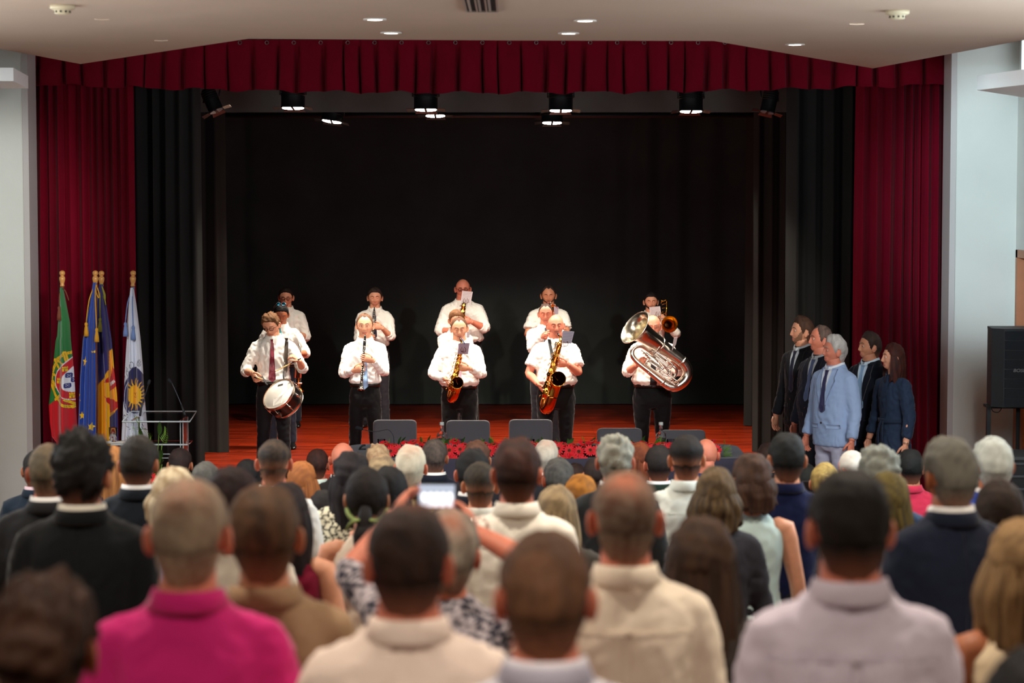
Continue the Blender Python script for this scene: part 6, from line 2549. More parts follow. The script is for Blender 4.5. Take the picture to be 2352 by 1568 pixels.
# ---------------- saxophones
def sax(Yd, neck, body, bow, bell, mouth, mk, lab, bodycol=COPPER):
    """all lists of (px, py, fwd, radius)"""
    P_ = lambda l: [pix(a[0], a[1], Yd - a[2]) for a in l]
    o0 = P_(mouth)[0]
    r = empty('saxophone', o0)
    T = lambda l: [p - o0 for p in P_(l)]
    R_ = lambda l: [a[3] for a in l]
    mb = MB()
    mb.tube(T(mouth), R_(mouth), 12)
    mb.build('mouthpiece', mk, r)
    mb = MB()
    mb.tube(T(neck), R_(neck), 12, smooth=2)
    mb.build('neck', BRASS, r)
    mb = MB()
    mb.tube(T(body), R_(body), 18, smooth=1)
    mb.build('body_tube', bodycol, r)
    mb = MB()
    mb.tube(T(bow), R_(bow), 18, smooth=2)
    mb.build('bow', COPPER, r)
    # bell: tube then a flare, open, with thickness
    bt = T(bell)
    br = R_(bell)
    mb = MB()
    mb.tube(bt, br, 28, cap=False, smooth=2)
    mb.tube([b_ for b_ in bt], [x - 0.002 for x in br], 28, mi=1, cap=False, smooth=2)
    mb.lathe([(0.001, 0), (br[0] * 0.98, 0)], bt[0] + (bt[1] - bt[0]) * 0.3, bt[1] - bt[0], 20, 1, cap=False)
    mb.build('bell', [BRASS, mat('bell_inside_copper', rgb(120, 52, 20), 0.3, 1.0)], r)
    rim = MB()
    c = bt[-1]
    t = (bt[-1] - bt[-2]).normalized()
    a = t.cross(Vector((0, 0, 1))).normalized()
    b_ = t.cross(a)
    rim.tube([c + (a * math.cos(q) + b_ * math.sin(q)) * br[-1] for q in [2 * PI * j / 30 for j in range(31)]], 0.0035, 6)
    rim.build('bell_rim', BRASS, r)
    # keywork along the body
    bp, bR = T(body), R_(body)
    rs_ = random.Random(int(neck[0][0]))
    kw_ = MB()
    cup = MB()
    n = 25
    for i in range(n):
        f = 0.04 + 0.92 * i / (n - 1)
        x = f * (len(bp) - 1)
        j = min(int(x), len(bp) - 2)
        p = bp[j].lerp(bp[j + 1], x - j)
        rr = bR[j] + (bR[j + 1] - bR[j]) * (x - j)
        ax = (bp[j + 1] - bp[j]).normalized()
        sd = ax.cross(Vector((0, 1, 0))).normalized()
        fw = sd.cross(ax).normalized()
        if fw.y > 0:
            fw = -fw
        if sd.x > 0:
            sd = -sd
        an = rs_.uniform(-0.9, 0.9)
        dr_ = (fw * math.cos(an) + sd * math.sin(an)).normalized()
        cr = rr * rs_.uniform(0.45, 0.7) + 0.003
        cup.lathe([(0.001, 0.005), (cr * 0.9, 0.005), (cr, 0.002), (cr, -0.002), (cr * 0.8, -0.003)], p + dr_ * (rr + 0.008), dr_, 14)
        kw_.sphere(p + dr_ * (rr + 0.016), 0.0035, 6, 4)
        for s_ in (-1, 1):
            q0 = p + (fw * 0.5 + sd * 0.87 * s_) * (rr + 0.008)
            kw_.tube([q0 - ax * 0.03, q0 + ax * 0.03], 0.0022, 5)
            kw_.sphere(q0, 0.0045, 6, 4)
        if i % 3 == 0:
            q0 = p + sd * (rr + 0.012)
            kw_.tube([q0, q0 + sd * 0.014 + ax * 0.012, q0 + sd * 0.012 + ax * 0.03], [0.003, 0.005, 0.003], 6)
    cup.build('key_cup', BRASS, r, angle=45)
    kw_.build('key_rod', mat('brass_bright', rgb(246, 206, 120), 0.12, 1.0), r)
    # keys on the bell tube and a guard
    g_ = MB()
    for j in (0, 1):
        p = bt[j + 1]
        g_.lathe([(0.001, 0.006), (br[j + 1] * 0.75, 0.005), (br[j + 1] * 0.8, 0.0), (br[j + 1] * 0.6, -0.002)], p + Vector((-1, -0.3, 0)).normalized() * (br[j + 1] + 0.006), Vector((-1, -0.3, 0)), 14)
    g_.tube([bp[len(bp) // 2], bt[-2]], 0.003, 6)
    g_.build('bell_key', BRASS, r)
    tag(r, lab, 'saxophone', 'saxophones')
    return r


musician(1055, 727, FY_, 'alto saxophonist in the front row with receding hair and eyes closed', g=1.15, belly=0.12, skin='fair', hair=('recede', (104, 70, 52), (78, 54, 42), 0.008),
         top='shirt', col=(236, 232, 226), belt=True, tie=((190, 156, 176), 0.97, 0.03), head=(0.20, -0.05, 0.03), open_eyes=0.05, seed=6, trousers=(20, 20, 22),
         armspec=[(1023, 870, 0.28, dict(d=(0.45, -0.45, -0.7), n=(0.8, 0.1, 0.3), pole=(990, 840, 0.0), curl=0.7)), (1077, 845, 0.30, dict(d=(-0.85, -0.4, 0.1), n=(-0.1, 0.8, 0), pole=(1120, 858, 0.0), curl=0.7))])
sax(FY_, [(1058, 780, 0.22, 0.009), (1061, 789, 0.28, 0.011), (1061, 800, 0.31, 0.013), (1058, 812, 0.31, 0.015)],
    [(1057.5, 810, 0.31, 0.016), (1052, 836, 0.32, 0.022), (1045, 865, 0.33, 0.029), (1038, 896, 0.34, 0.035)],
    [(1038, 896, 0.34, 0.036), (1035, 910, 0.35, 0.038), (1038, 917, 0.37, 0.039), (1043, 910, 0.40, 0.041), (1046, 898, 0.41, 0.043)],
    [(1046, 900, 0.41, 0.042), (1049, 890, 0.42, 0.044), (1051, 882, 0.45, 0.048), (1050, 879, 0.49, 0.062)],
    [(1056, 775, 0.16, 0.006), (1057, 777, 0.19, 0.010), (1058, 781, 0.22, 0.011)], EBONY, 'alto saxophone played by the front row man with eyes closed')
sheet([(1055, 788), (1079, 787.5), (1075, 813), (1050.5, 812.5)], FY_ - 0.42, 'small lilac music sheet clipped above the alto saxophone in the front row', (186, 166, 186), ((1064, 806), (1061, 806)), 0.03)
e = empty('pen', pix(1065, 782, FY_ - 0.43))
mb = MB()
lo_ = Vector(e.location)
mb.tube([pix(1061, 777, FY_ - 0.43) - lo_, pix(1067, 790, FY_ - 0.435) - lo_], [0.006, 0.005], 8)
mb.build('barrel', mat('pen_blue', rgb(40, 84, 130), 0.3), e)
tag(e, 'short blue clip standing on the alto saxophonist\'s music sheet', 'clip')

musician(1046, 711, MY_, 'band member with brown hair, almost hidden behind the front alto saxophonist', g=1.0, skin='fair', hair=('short', (120, 78, 46), (90, 58, 36), 0.016),
         top='shirt', col=WS, belt=True, head=(0.25, -0.25, 0), open_eyes=0.2, seed=7, trousers=(24, 24, 28),
         armspec=[(1040, 800, 0.3, dict(d=(0.4, -0.6, 0.2), pole=(1012, 820, 0.0))), (1060, 790, 0.3, dict(d=(-0.5, -0.6, 0.2), pole=(1080, 820, 0.0)))])
sheet([(1072, 762), (1080, 761), (1078, 775), (1071, 776)], MY_ - 0.35, 'small music sheet half hidden behind the front alto saxophonist\'s ear', (206, 196, 200), None)

musician(1063, 640, BY_, 'big bald saxophonist with dark glasses at the back centre of the band', g=1.38, belly=0.1, skin='red', hair=('bald', (60, 40, 30), (60, 40, 30), 0.0), k=1.06,
         top='rolled', col=(236, 230, 222), belt=True, tie=((150, 24, 60), 1.2, 0.032), glasses=((24, 20, 20), 0.0024), head=(0.14, -0.03, 0), open_eyes=0.1, seed=8, trousers=(22, 22, 24),
         armspec=[(1042, 758, 0.28, dict(d=(0.8, -0.4, -0.1), pole=(996, 760, 0.0))), (1082, 738, 0.34, dict(d=(-0.85, -0.3, 0.1), n=(-0.1, 0.8, 0), pole=(1126, 745, 0.0), curl=0.9))])
sax(BY_, [(1061, 690, 0.24, 0.010), (1065, 694, 0.32, 0.012), (1067, 700, 0.34, 0.016)],
    [(1066, 698, 0.35, 0.018), (1062, 722, 0.36, 0.025), (1058, 752, 0.37, 0.034), (1052, 800, 0.38, 0.044)],
    [(1052, 800, 0.38, 0.045), (1049, 818, 0.40, 0.048), (1052, 828, 0.43, 0.05), (1058, 818, 0.46, 0.052)],
    [(1058, 818, 0.46, 0.052), (1062, 800, 0.48, 0.055), (1064, 788, 0.52, 0.066), (1064, 785, 0.56, 0.078)],
    [(1060, 684, 0.17, 0.006), (1060.5, 687, 0.2, 0.011), (1061, 690, 0.24, 0.012)], EBONY, 'large saxophone held by the bald man at the back of the band')
sheet([(1062, 667.5), (1086, 670), (1081, 696), (1058, 693.5)], BY_ - 0.46, 'white music sheet on a lyre in front of the bald back-row saxophonist', (214, 204, 208), ((1070, 694), (1066, 706)), 0.03)

D1 = musician(1277, 722, FY_, 'bald tenor saxophonist in the front row with grey moustache and short sleeves', g=1.2, belly=0.14, skin='red', hair=('bald', (150, 140, 134), (120, 110, 104), 0.0),
              top='short', col=(236, 232, 224), belt=True, tie=((52, 54, 72), 1.25, 0.024), beard=('moustache', (92, 78, 72)), head=(0.08, -0.08, 0.05), open_eyes=0.4, seed=9, trousers=(20, 20, 22),
              armspec=[(1236, 882, 0.26, dict(d=(0.5, -0.35, -0.75), n=(0.8, 0.1, 0.3), pole=(1208, 850, 0.0), curl=0.6)), (1303, 836, 0.32, dict(d=(-0.9, -0.3, 0.12), n=(-0.1, 0.8, 0), pole=(1342, 860, 0.0), curl=0.7))])
sax(FY_, [(1285, 771, 0.23, 0.010), (1288, 775, 0.29, 0.012), (1287, 785, 0.33, 0.015)],
    [(1286, 785, 0.33, 0.018), (1278, 818, 0.34, 0.025), (1267, 856, 0.35, 0.034), (1254, 916, 0.37, 0.045)],
    [(1254, 915, 0.37, 0.046), (1250, 932, 0.38, 0.05), (1255, 940, 0.41, 0.052), (1262, 930, 0.45, 0.054), (1268, 908, 0.46, 0.056)],
    [(1268, 909, 0.46, 0.056), (1275, 886, 0.47, 0.058), (1281, 873, 0.51, 0.062), (1282, 870, 0.56, 0.076)],
    [(1281, 765, 0.16, 0.006), (1282.5, 767, 0.19, 0.011), (1285, 771, 0.23, 0.012)], EBONY, 'copper tenor saxophone played by the bald front-row man in short sleeves')
sheet([(1292, 759.5), (1319, 761.5), (1312, 789), (1290, 788)], FY_ - 0.44, 'bluish music sheet beside the face of the bald front-row saxophonist', (188, 192, 214), ((1299, 792), (1290, 796)), 0.03)
mb = overlay(D1[3], [(D1[4](0, y).z, *sorted((D1[4](x - 3.4, 800).x, D1[4](x + 3.4, 800).x))) for x, y in ((1262, 782), (1264, 795), (1267, 808), (1269, 822))], 0.012, 3)
e = empty('neck_strap', D1[5])
e.rotation_euler = (0, 0, D1[6])
mb.build('strap', mat('black_webbing', rgb(30, 30, 32), 0.7), e)
tag(e, 'black saxophone neck strap on the bald front-row saxophonist', 'strap')

musician(1254, 697, MY_, 'trumpeter with receding dark hair, behind the bald tenor saxophonist', g=1.12, skin='red', hair=('recede', (70, 48, 40), (50, 34, 30), 0.007),
         top='shirt', col=WS, belt=True, tie=((60, 66, 84), 1.2, 0.03), head=(0.12, 0.05, 0), open_eyes=0.1, seed=10, trousers=(28, 28, 34),
         armspec=[(1246, 772, 0.34, dict(d=(0.5, -0.7, 0.1), n=(0.7, 0.2, 0), pole=(1206, 800, 0.0), curl=1.1)), (1268, 775, 0.34, dict(d=(-0.4, -0.7, 0.1), n=(-0.7, 0.2, 0), pole=(1300, 800, 0.0), curl=1.1))])


def trumpet(Yd, px, py, f0, L_, lab, yawx=0.0):
    o0 = pix(px, py, Yd - f0)
    r = empty('trumpet', o0)
    d = Vector((yawx, -1, -0.12)).normalized()
    u = Vector((0, 0, 1))
    mb = MB()
    mb.tube([(0, 0, 0), d * 0.012, d * 0.05, d * (L_ * 0.7)], [0.012, 0.008, 0.0045, 0.0058], 10)
    mb.tube([d * (L_ * 0.7), d * (L_ * 0.74) - u * 0.02, d * (L_ * 0.74) - u * 0.06, d * (L_ * 0.7) - u * 0.08, d * (L_ * 0.2) - u * 0.08, d * (L_ * 0.13) - u * 0.06, d * (L_ * 0.13) - u * 0.02, d * (L_ * 0.2)], 0.0062, 8, smooth=2)
    mb.build('tubing', BRASS, r)
    mb = MB()
    mb.tube([d * (L_ * 0.2), d * (L_ * 0.75), d * (L_ * 0.88), d * (L_ * 0.96), d * L_], [0.008, 0.013, 0.022, 0.04, 0.062], 22, cap=False)
    mb.build('bell', BRASS, r)
    for q in range(3):
        mb = MB()
        c = d * (L_ * (0.36 + 0.075 * q))
        mb.tube([c + u * 0.04, c + u * 0.036, c - u * 0.09, c - u * 0.094], [0.005, 0.0105, 0.0105, 0.006], 12)
        mb.sphere(c + u * 0.055, 0.008, 8, 5)
        mb.build('valve', SILVER, r)
    tag(r, lab, 'trumpet', 'trumpets')


trumpet(MY_, 1260, 745, 0.16, 0.36, 'brass trumpet of the player behind the bald tenor saxophonist', 0.25)
musician(1260, 655, BY_, 'bearded band member in short sleeves at the back, behind the trumpeter', g=1.22, belly=0.08, skin='mid', hair=('recede', (44, 34, 32), (34, 26, 26), 0.011),
         top='short', col=WS, belt=True, beard=('full', (86, 60, 48)), head=(0.16, 0.02, 0), open_eyes=0.1, seed=11, trousers=(38, 42, 58),
         armspec=[(1238, 752, 0.32, dict(d=(0.7, -0.5, 0.1), pole=(1200, 770, 0.0))), (1272, 748, 0.34, dict(d=(-0.6, -0.6, 0.1), pole=(1325, 775, 0.0)))])
trumpet(BY_, 1262, 700, 0.17, 0.34, 'brass trumpet held by the bearded man in the back row', 0.1)
sheet([(1272, 703), (1283, 705), (1282, 721), (1273, 722)], BY_ - 0.5, 'greyish music sheet beside the bearded back-row player\'s beard', (150, 136, 150), None)

# ---------------- tuba
musician(1499, 722, FY_, 'tuba player with bald crown and glasses, his face beside the great silver bell', g=1.2, belly=0.12, skin='red', hair=('fringe', (200, 186, 170), (170, 156, 140), 0.008),
         top='rolled', col=(238, 222, 212), belt=True, tie=((16, 16, 22), 0.99, 0.036), glasses=((110, 70, 50), 0.0016), head=(0.12, -0.02, 0), open_eyes=0.4, seed=12, trousers=(16, 16, 20),
         armspec=[(1463, 838, 0.30, dict(d=(0.7, -0.4, 0.6), n=(0.3, 0.8, -0.3), pole=(1430, 858, 0.0), curl=0.8)), (1556, 818, 0.26, dict(d=(-0.3, -0.4, -0.5), n=(-0.5, 0.5, 0.2), pole=(1560, 870, 0.0), curl=0.8))])


def tuba():
    z = lambda x, y, f: pix(1420 + x / 6.272, 660 + y / 6.272, FY_ - f)
    o0 = z(560, 950, 0.34)
    r = empty('tuba', o0)
    q = lambda x, y, f: z(x, y, f) - o0
    k_ = 1 / 6.272 / (F / (FY_ - 0.4))
    # bell
    c = q(240, 575, 0.52)
    ax = Vector((-0.70, -0.42, 0.56)).normalized()
    thr = q(595, 825, 0.36)
    mb = MB()
    mid = (thr - c)
    base = thr
    R0 = 268 * k_
    prof = [(0.0, 1.0), (0.015, 0.93), (0.05, 0.82), (0.12, 0.69), (0.25, 0.585), (0.45, 0.50), (0.75, 0.445), (1.0, 0.42)]
    for inner in (0, 1):
        rings = []
        for t, rr in prof:
            ctr = c + (thr - c) * t
            a_ = ax.lerp(-(thr - c).normalized(), min(1, t * 3.0)).normalized()
            u_ = a_.cross(Vector((0, 0, 1))).normalized()
            v_ = a_.cross(u_)
            rr_ = R0 * rr * (0.985 if inner else 1.0)
            rings.append([ctr + (u_ * math.cos(g_) + v_ * math.sin(g_)) * rr_ + (a_ * 0.0) for g_ in [2 * PI * j / 48 for j in range(48)]])
        if inner:
            rings = [x[::-1] for x in rings]
        mb.loft(rings, inner, False)
    mb.build('bell', [SILVER, mat('silver_inner', rgb(228, 218, 196), 0.22, 1.0)], r)
    u_ = ax.cross(Vector((0, 0, 1))).normalized()
    v_ = ax.cross(u_)
    mb = MB()
    mb.tube([c + (u_ * math.cos(g_) + v_ * math.sin(g_)) * R0 for g_ in [2 * PI * j / 48 for j in range(49)]], 0.004, 6)
    mb.build('bell_rim', SILVER, r)
    mb = MB()
    d_ = (thr - c).normalized()
    mb.lathe([(0.42 * R0, -0.012), (0.46 * R0, -0.006), (0.46 * R0, 0.006), (0.42 * R0, 0.012)], thr, d_, 30)
    mb.build('ferrule', SILVER, r)
    # main tube
    mp = [(595, 825, 0.36, 112), (690, 895, 0.35, 96), (800, 975, 0.34, 84), (905, 1050, 0.33, 76), (970, 1120, 0.32, 74), (1000, 1200, 0.31, 74), (985, 1290, 0.31, 76), (925, 1370, 0.32, 76), (830, 1425, 0.33, 74), (745, 1425, 0.34, 70),
          (670, 1385, 0.35, 60), (560, 1300, 0.35, 50), (430, 1195, 0.35, 44), (320, 1110, 0.35, 40), (235, 1030, 0.35, 37), (200, 960, 0.35, 35), (215, 890, 0.34, 33), (270, 850, 0.33, 31), (345, 850, 0.32, 29), (430, 905, 0.31, 27), (520, 975, 0.30, 25)]
    mb = MB()
    mb.tube([q(x, y, f) for x, y, f, w_ in mp], [w_ * k_ for x, y, f, w_ in mp], 26, smooth=3)
    mb.build('main_tubing', SILVER, r)
    for x, y, f, w_ in ((925, 1065, 0.33, 80), (640, 1365, 0.35, 62)):
        mb = MB()
        i = [a for a in range(len(mp)) if abs(mp[a][0] - x) < 60][0]
        d_ = (q(*mp[i + 1][:3]) - q(*mp[i][:3])).normalized()
        mb.lathe([(w_ * k_ * 0.97, -0.015), (w_ * k_ * 1.04, -0.010), (w_ * k_ * 1.04, 0.010), (w_ * k_ * 0.97, 0.015)], q(x, y, f), d_, 28)
        mb.build('ferrule', SILVER, r)
    # valve block and slides
    u = (q(800, 1180, 0.4) - q(480, 950, 0.4)).normalized()      # along the horn
    n_ = Vector((0, -1, 0))
    v = u.cross(n_).normalized()
    for i in range(4):
        a = q(395 + i * 28, 1010 + i * 34 - 60, 0.40) + n_ * 0.01
        b_ = a + u * 0.145
        mb = MB()
        mb.tube([a - u * 0.055, a - u * 0.05], [0.012, 0.012], 12)
        mb.tube([a - u * 0.05, a], 0.004, 6)
        mb.tube([a - u * 0.004, a, a + u * 0.01, b_ - u * 0.01, b_, b_ + u * 0.006], [0.010, 0.017, 0.0155, 0.0155, 0.017, 0.010], 16)
        mb.build('valve', SILVER, r)

    def loop(x0, y0, x1, y1, w_, f, rad):
        a, b_ = q(x0, y0, f), q(x1, y1, f)
        d_ = (b_ - a).normalized()
        s_ = d_.cross(n_).normalized() * w_
        pts = [a + s_ * 0.5, a + s_, b_ - d_ * w_ + s_, b_ - d_ * w_ * 0.2 + s_ * 0.6, b_ - d_ * w_ * 0.2 - s_ * 0.6, b_ - d_ * w_ - s_, a - s_, a - s_ * 0.5 - d_ * 0.02, a + s_ * 0.5 - d_ * 0.02]
        m_ = MB()
        m_.tube(pts, rad, 10, smooth=2)
        m_.build('slide', SILVER, r)
    loop(540, 960, 775, 1140, 0.022, 0.44, 0.0085)
    loop(430, 1090, 860, 1395, 0.022, 0.43, 0.0075)
    loop(470, 1060, 600, 1150, 0.016, 0.46, 0.006)
    loop(560, 1010, 720, 1130, 0.014, 0.47, 0.006)
    loop(620, 1180, 745, 1250, 0.030, 0.42, 0.008)
    mb = MB()
    mb.tube([q(770, 1120, 0.40), q(830, 1170, 0.40), q(835, 1240, 0.39), q(790, 1310, 0.39), q(740, 1340, 0.39)], 0.015, 12, smooth=2)
    mb.tube([q(520, 975, 0.38), q(600, 1050, 0.42), q(660, 1120, 0.43), q(720, 1210, 0.43), q(705, 1245, 0.43)], 0.011, 10, smooth=2)
    mb.tube([q(440, 930, 0.40), q(480, 915, 0.42), q(540, 940, 0.43), q(690, 1060, 0.42)], 0.009, 10, smooth=2)
    for x, y in ((660, 1045), (710, 1000), (640, 1260), (690, 1400), (450, 1220), (760, 1100), (560, 1190)):
        mb.tube([q(x - 14, y + 16, 0.41), q(x + 14, y - 16, 0.37)], 0.0045, 6)
    mb.build('branch_tubing', SILVER, r)
    mb = MB()
    mb.tube([q(565, 662, 0.24), q(585, 680, 0.30), q(610, 705, 0.36), q(630, 745, 0.38), q(600, 840, 0.44), q(540, 930, 0.44), q(500, 960, 0.43)], [0.016, 0.007, 0.007, 0.008, 0.008, 0.008, 0.008], 10, smooth=2)
    mb.build('leadpipe', SILVER, r)
    tag(r, 'large silver tuba with its wide bell pointing up to the left', 'tuba')


tuba()
sheet([(1548, 776), (1556.5, 773), (1552.5, 791), (1543, 806)], FY_ - 0.50, 'narrow white music sheet seen nearly edge-on at the tuba player\'s raised hand', (222, 214, 216), None, 0.05)
musician(1495, 671, BY_, 'bearded trombonist with slicked dark hair behind the tuba player', g=1.1, skin='fair', hair=('short', (30, 22, 22), (20, 15, 15), 0.008),
         top='rolled', col=WS, belt=True, beard=('full', (42, 26, 22)), head=(0.12, 0.0, 0), open_eyes=0.3, seed=13, trousers=(36, 40, 52),
         armspec=[(1462, 740, 0.30, dict(d=(0.5, -0.5, 0.3), pole=(1438, 775, 0.0))), (1531, 735, 0.2, dict(d=(-0.5, -0.4, 0.5), pole=(1556, 775, 0.0)))])


def trombone():
    z = lambda x, y, f: pix(1420 + x / 6.272, 660 + y / 6.272, BY_ - f)
    o0 = z(740, 530, 0.45)
    r = empty('trombone', o0)
    q = lambda x, y, f: z(x, y, f) - o0
    k_ = 1 / 6.272 / (F / BY_)
    ax = Vector((0.12, -1, 0.10)).normalized()
    R0 = 120 * k_
    mb = MB()
    prof = [(1.0, 0.0), (0.90, 0.012), (0.70, 0.035), (0.48, 0.075), (0.32, 0.13), (0.2, 0.22), (0.13, 0.40)]
    mb.lathe([(R0 * a, -h) for a, h in prof], (0, 0, 0), ax, 36, 0, cap=False)
    mb.lathe([(R0 * a * 0.985, -h + 0.001) for a, h in prof][::-1], (0, 0, 0), ax, 36, 1, cap=False)
    mb.build('bell', [BRASS, mat('trombone_inner', rgb(210, 150, 50), 0.18, 1.0)], r)
    m2 = MB()
    e_ = -ax * 0.40
    m2.tube([e_, e_ + Vector((-0.01, 0.12, 0)), e_ + Vector((-0.02, 0.17, 0.03)), e_ + Vector((-0.02, 0.17, 0.12)), e_ + Vector((-0.025, 0.10, 0.15)), q(640, 350, -0.05), q(640, 350, 0.2)], 0.0085, 10, smooth=2)
    m2.tube([q(690, 400, 0.1), q(700, 190, 0.02), q(680, 185, 0.0), q(640, 200, 0.0)], 0.008, 8, smooth=1)
    m2.tube([q(620, 150, 0.0), q(628, 200, 0.02), q(615, 230, 0.02)], 0.006, 8)
    for a, b_ in (((620, 200), (700, 190)), ((625, 250), (695, 225)), ((630, 300), (690, 290)), ((620, 390), (700, 365))):
        m2.tube([q(a[0], a[1], 0.03), q(b_[0], b_[1], 0.03)], 0.0045, 6)
    m2.build('tuning_slide', BRASS, r)
    m3 = MB()
    for dx in (-0.035, 0.035):
        s0 = q(570, 370, 0.15) + Vector((dx, 0, 0))
        m3.tube([s0, s0 + Vector((-0.05, -0.55, -0.18))], 0.007, 10)
    s1 = q(570, 370, 0.15) + Vector((-0.05, -0.55, -0.18))
    m3.tube([s1 + Vector((-0.035, 0, 0)), s1 + Vector((-0.02, -0.03, -0.01)), s1 + Vector((0.02, -0.03, -0.01)), s1 + Vector((0.035, 0, 0))], 0.007, 8, smooth=2)
    m3.build('hand_slide', SILVER, r)
    tag(r, 'brass trombone with its round bell facing the hall, right of the bearded man', 'trombone')


trombone()
sheet([(1491.5, 705.5), (1516, 703), (1519, 725), (1493, 723)], BY_ - 0.72, 'white music sheet covering the mouth of the bearded trombonist', (214, 206, 208), ((1512, 724), (1516, 734)), 0.03)
# ------------------------------------------------------------------ officials at the right of the stage
def official(px, pytop, Y, label, byaw, hyaw, **kw):
    """byaw: degrees, 0 faces the hall, +90 faces image left"""
    top = pix(px, pytop, Y)
    H = top.z - SZ
    ang = PI - math.radians(byaw)
    hy = -math.radians(hyaw - byaw) * -1
    kw.setdefault('k', H / 1.75)
    return person(label, (top.x, Y, SZ), ang, H=H, hi=True, head=(kw.pop('pitch', -0.05), hy, kw.pop('roll', 0)), **kw)


DN = lambda sgn: None
official(1843, 729, 20.5, 'tallest official in black suit, leftmost of the five at the right', 55, 78, g=0.98, skin='fair', hair=('quiff', (84, 58, 44), (50, 36, 30), 0.014), top='jacket', col=(30, 31, 36),
         lapel=1.15, tie=((30, 36, 60), 1.1, 0.03), trousers=(28, 28, 32), seed=21, open_eyes=0.55, jaw=1.05, under=(214, 222, 228), beard=('full', (150, 108, 84)))
official(1886, 748, 19.9, 'older official with receding grey hair in a dark blue suit, second of the five', 55, 80, g=1.12, belly=0.1, skin='red', hair=('recede', (110, 90, 80), (60, 52, 50), 0.010), top='jacket', col=(38, 42, 54),
         lapel=1.15, tie=((92, 110, 150), 1.1, 0.03), trousers=(44, 46, 54), seed=22, open_eyes=0.45, jaw=1.2, under=(214, 222, 228))
official(1917, 772, 19.2, 'white-haired official in a light blue suit in the middle of the five', 52, 76, g=1.1, belly=0.05, skin='red', hair=('quiff', (206, 202, 196), (150, 146, 142), 0.020), top='jacket', col=(150, 172, 208),
         lapel=1.12, tie=((44, 44, 84), 1.1, 0.032), trousers=(176, 176, 196), seed=23, open_eyes=0.45, jaw=1.15, under=(224, 232, 240))
official(1998, 764, 19.85, 'dark-haired official in a navy suit with a pale blue tie, fourth of the five', 50, 74, g=1.1, skin='mid', hair=('short', (64, 48, 40), (40, 32, 30), 0.018), top='jacket', col=(26, 30, 42),
         lapel=1.08, tie=((150, 186, 222), 1.06, 0.036), trousers=(24, 26, 36), seed=24, open_eyes=0.45, jaw=1.1, under=(206, 226, 240))
WO = official(2052, 790, 19.25, 'woman with auburn hair in a dark denim shirt dress, rightmost of the five', 62, 84, g=0.98, skin='fair', hair=('long', (74, 34, 26), (40, 22, 20), 0.014), length=0.24, top='dress', col=(36, 50, 72),
         seed=25, open_eyes=0.5, jaw=0.95, shoes=True, collar=True)

S_, E_, W_, d_, n_, c_ = WO[2][1]
dd = (E_ - W_).normalized()
a_ = dd.cross(Vector((0, 1, 0))).normalized()
b_ = dd.cross(a_)
mb = MB()
mb.tube([W_ + dd * 0.01 + (a_ * math.cos(t) + b_ * math.sin(t)) * 0.031 for t in [2 * PI * j / 20 for j in range(21)]], 0.003, 6)
mb.build('bracelet', SILVER, WO[0])
mb = MB()
k_ = 0.98 * 1.0
wz = WO[0].location.z
Hh = pix(2052, 790, 19.25).z - SZ
zw = Hh - (1.75 - 1.06) * Hh / 1.75
rg = []
for z, e in ((zw - 0.018, 0.004), (zw - 0.016, 0.010), (zw + 0.016, 0.010), (zw + 0.018, 0.004)):
    rg.append([((0.137 + e) * math.cos(t), (0.108 + e) * math.sin(t) - 0.008, z) for t in [2 * PI * j / 32 for j in range(32)]])
mb.loft(rg)
mb.tube([(0.02, 0.108, zw), (0.035, 0.13, zw - 0.10), (0.03, 0.125, zw - 0.24)], [0.010, 0.016, 0.018], 8, flat=0.4, smooth=1)
mb.tube([(-0.01, 0.108, zw), (-0.02, 0.13, zw - 0.09), (-0.02, 0.125, zw - 0.20)], [0.010, 0.016, 0.018], 8, flat=0.4, smooth=1)
mb.build('sash', cloth_mat((30, 42, 62), 'shirt'), WO[0])
# ------------------------------------------------------------------ the audience, all seen from behind
BRN, DBR, BLK, GRY, WHT = (84, 54, 36), (48, 34, 26), (22, 20, 20), (128, 122, 112), (206, 202, 190)


def guest(px, pytop, s, label, yaw=0.0, H=None, **kw):
    Y = F / s
    top = pix(px, pytop, Y)
    fz = floor_at(Y)
    h = top.z - fz
    return person(label, (top.x, Y, fz), math.radians(yaw), H=h, hi=False, shoes=True, **kw)


def floor_at(Y):
    """height of the stepped floor"""
    if Y > 16.2:
        return 0.0
    n = math.floor((16.2 - Y) / 0.9)
    return floor_z(16.2 - 0.9 * n - 0.45)


def hr(style, a, b_, t=0.014):
    return (style, a, b_, t)


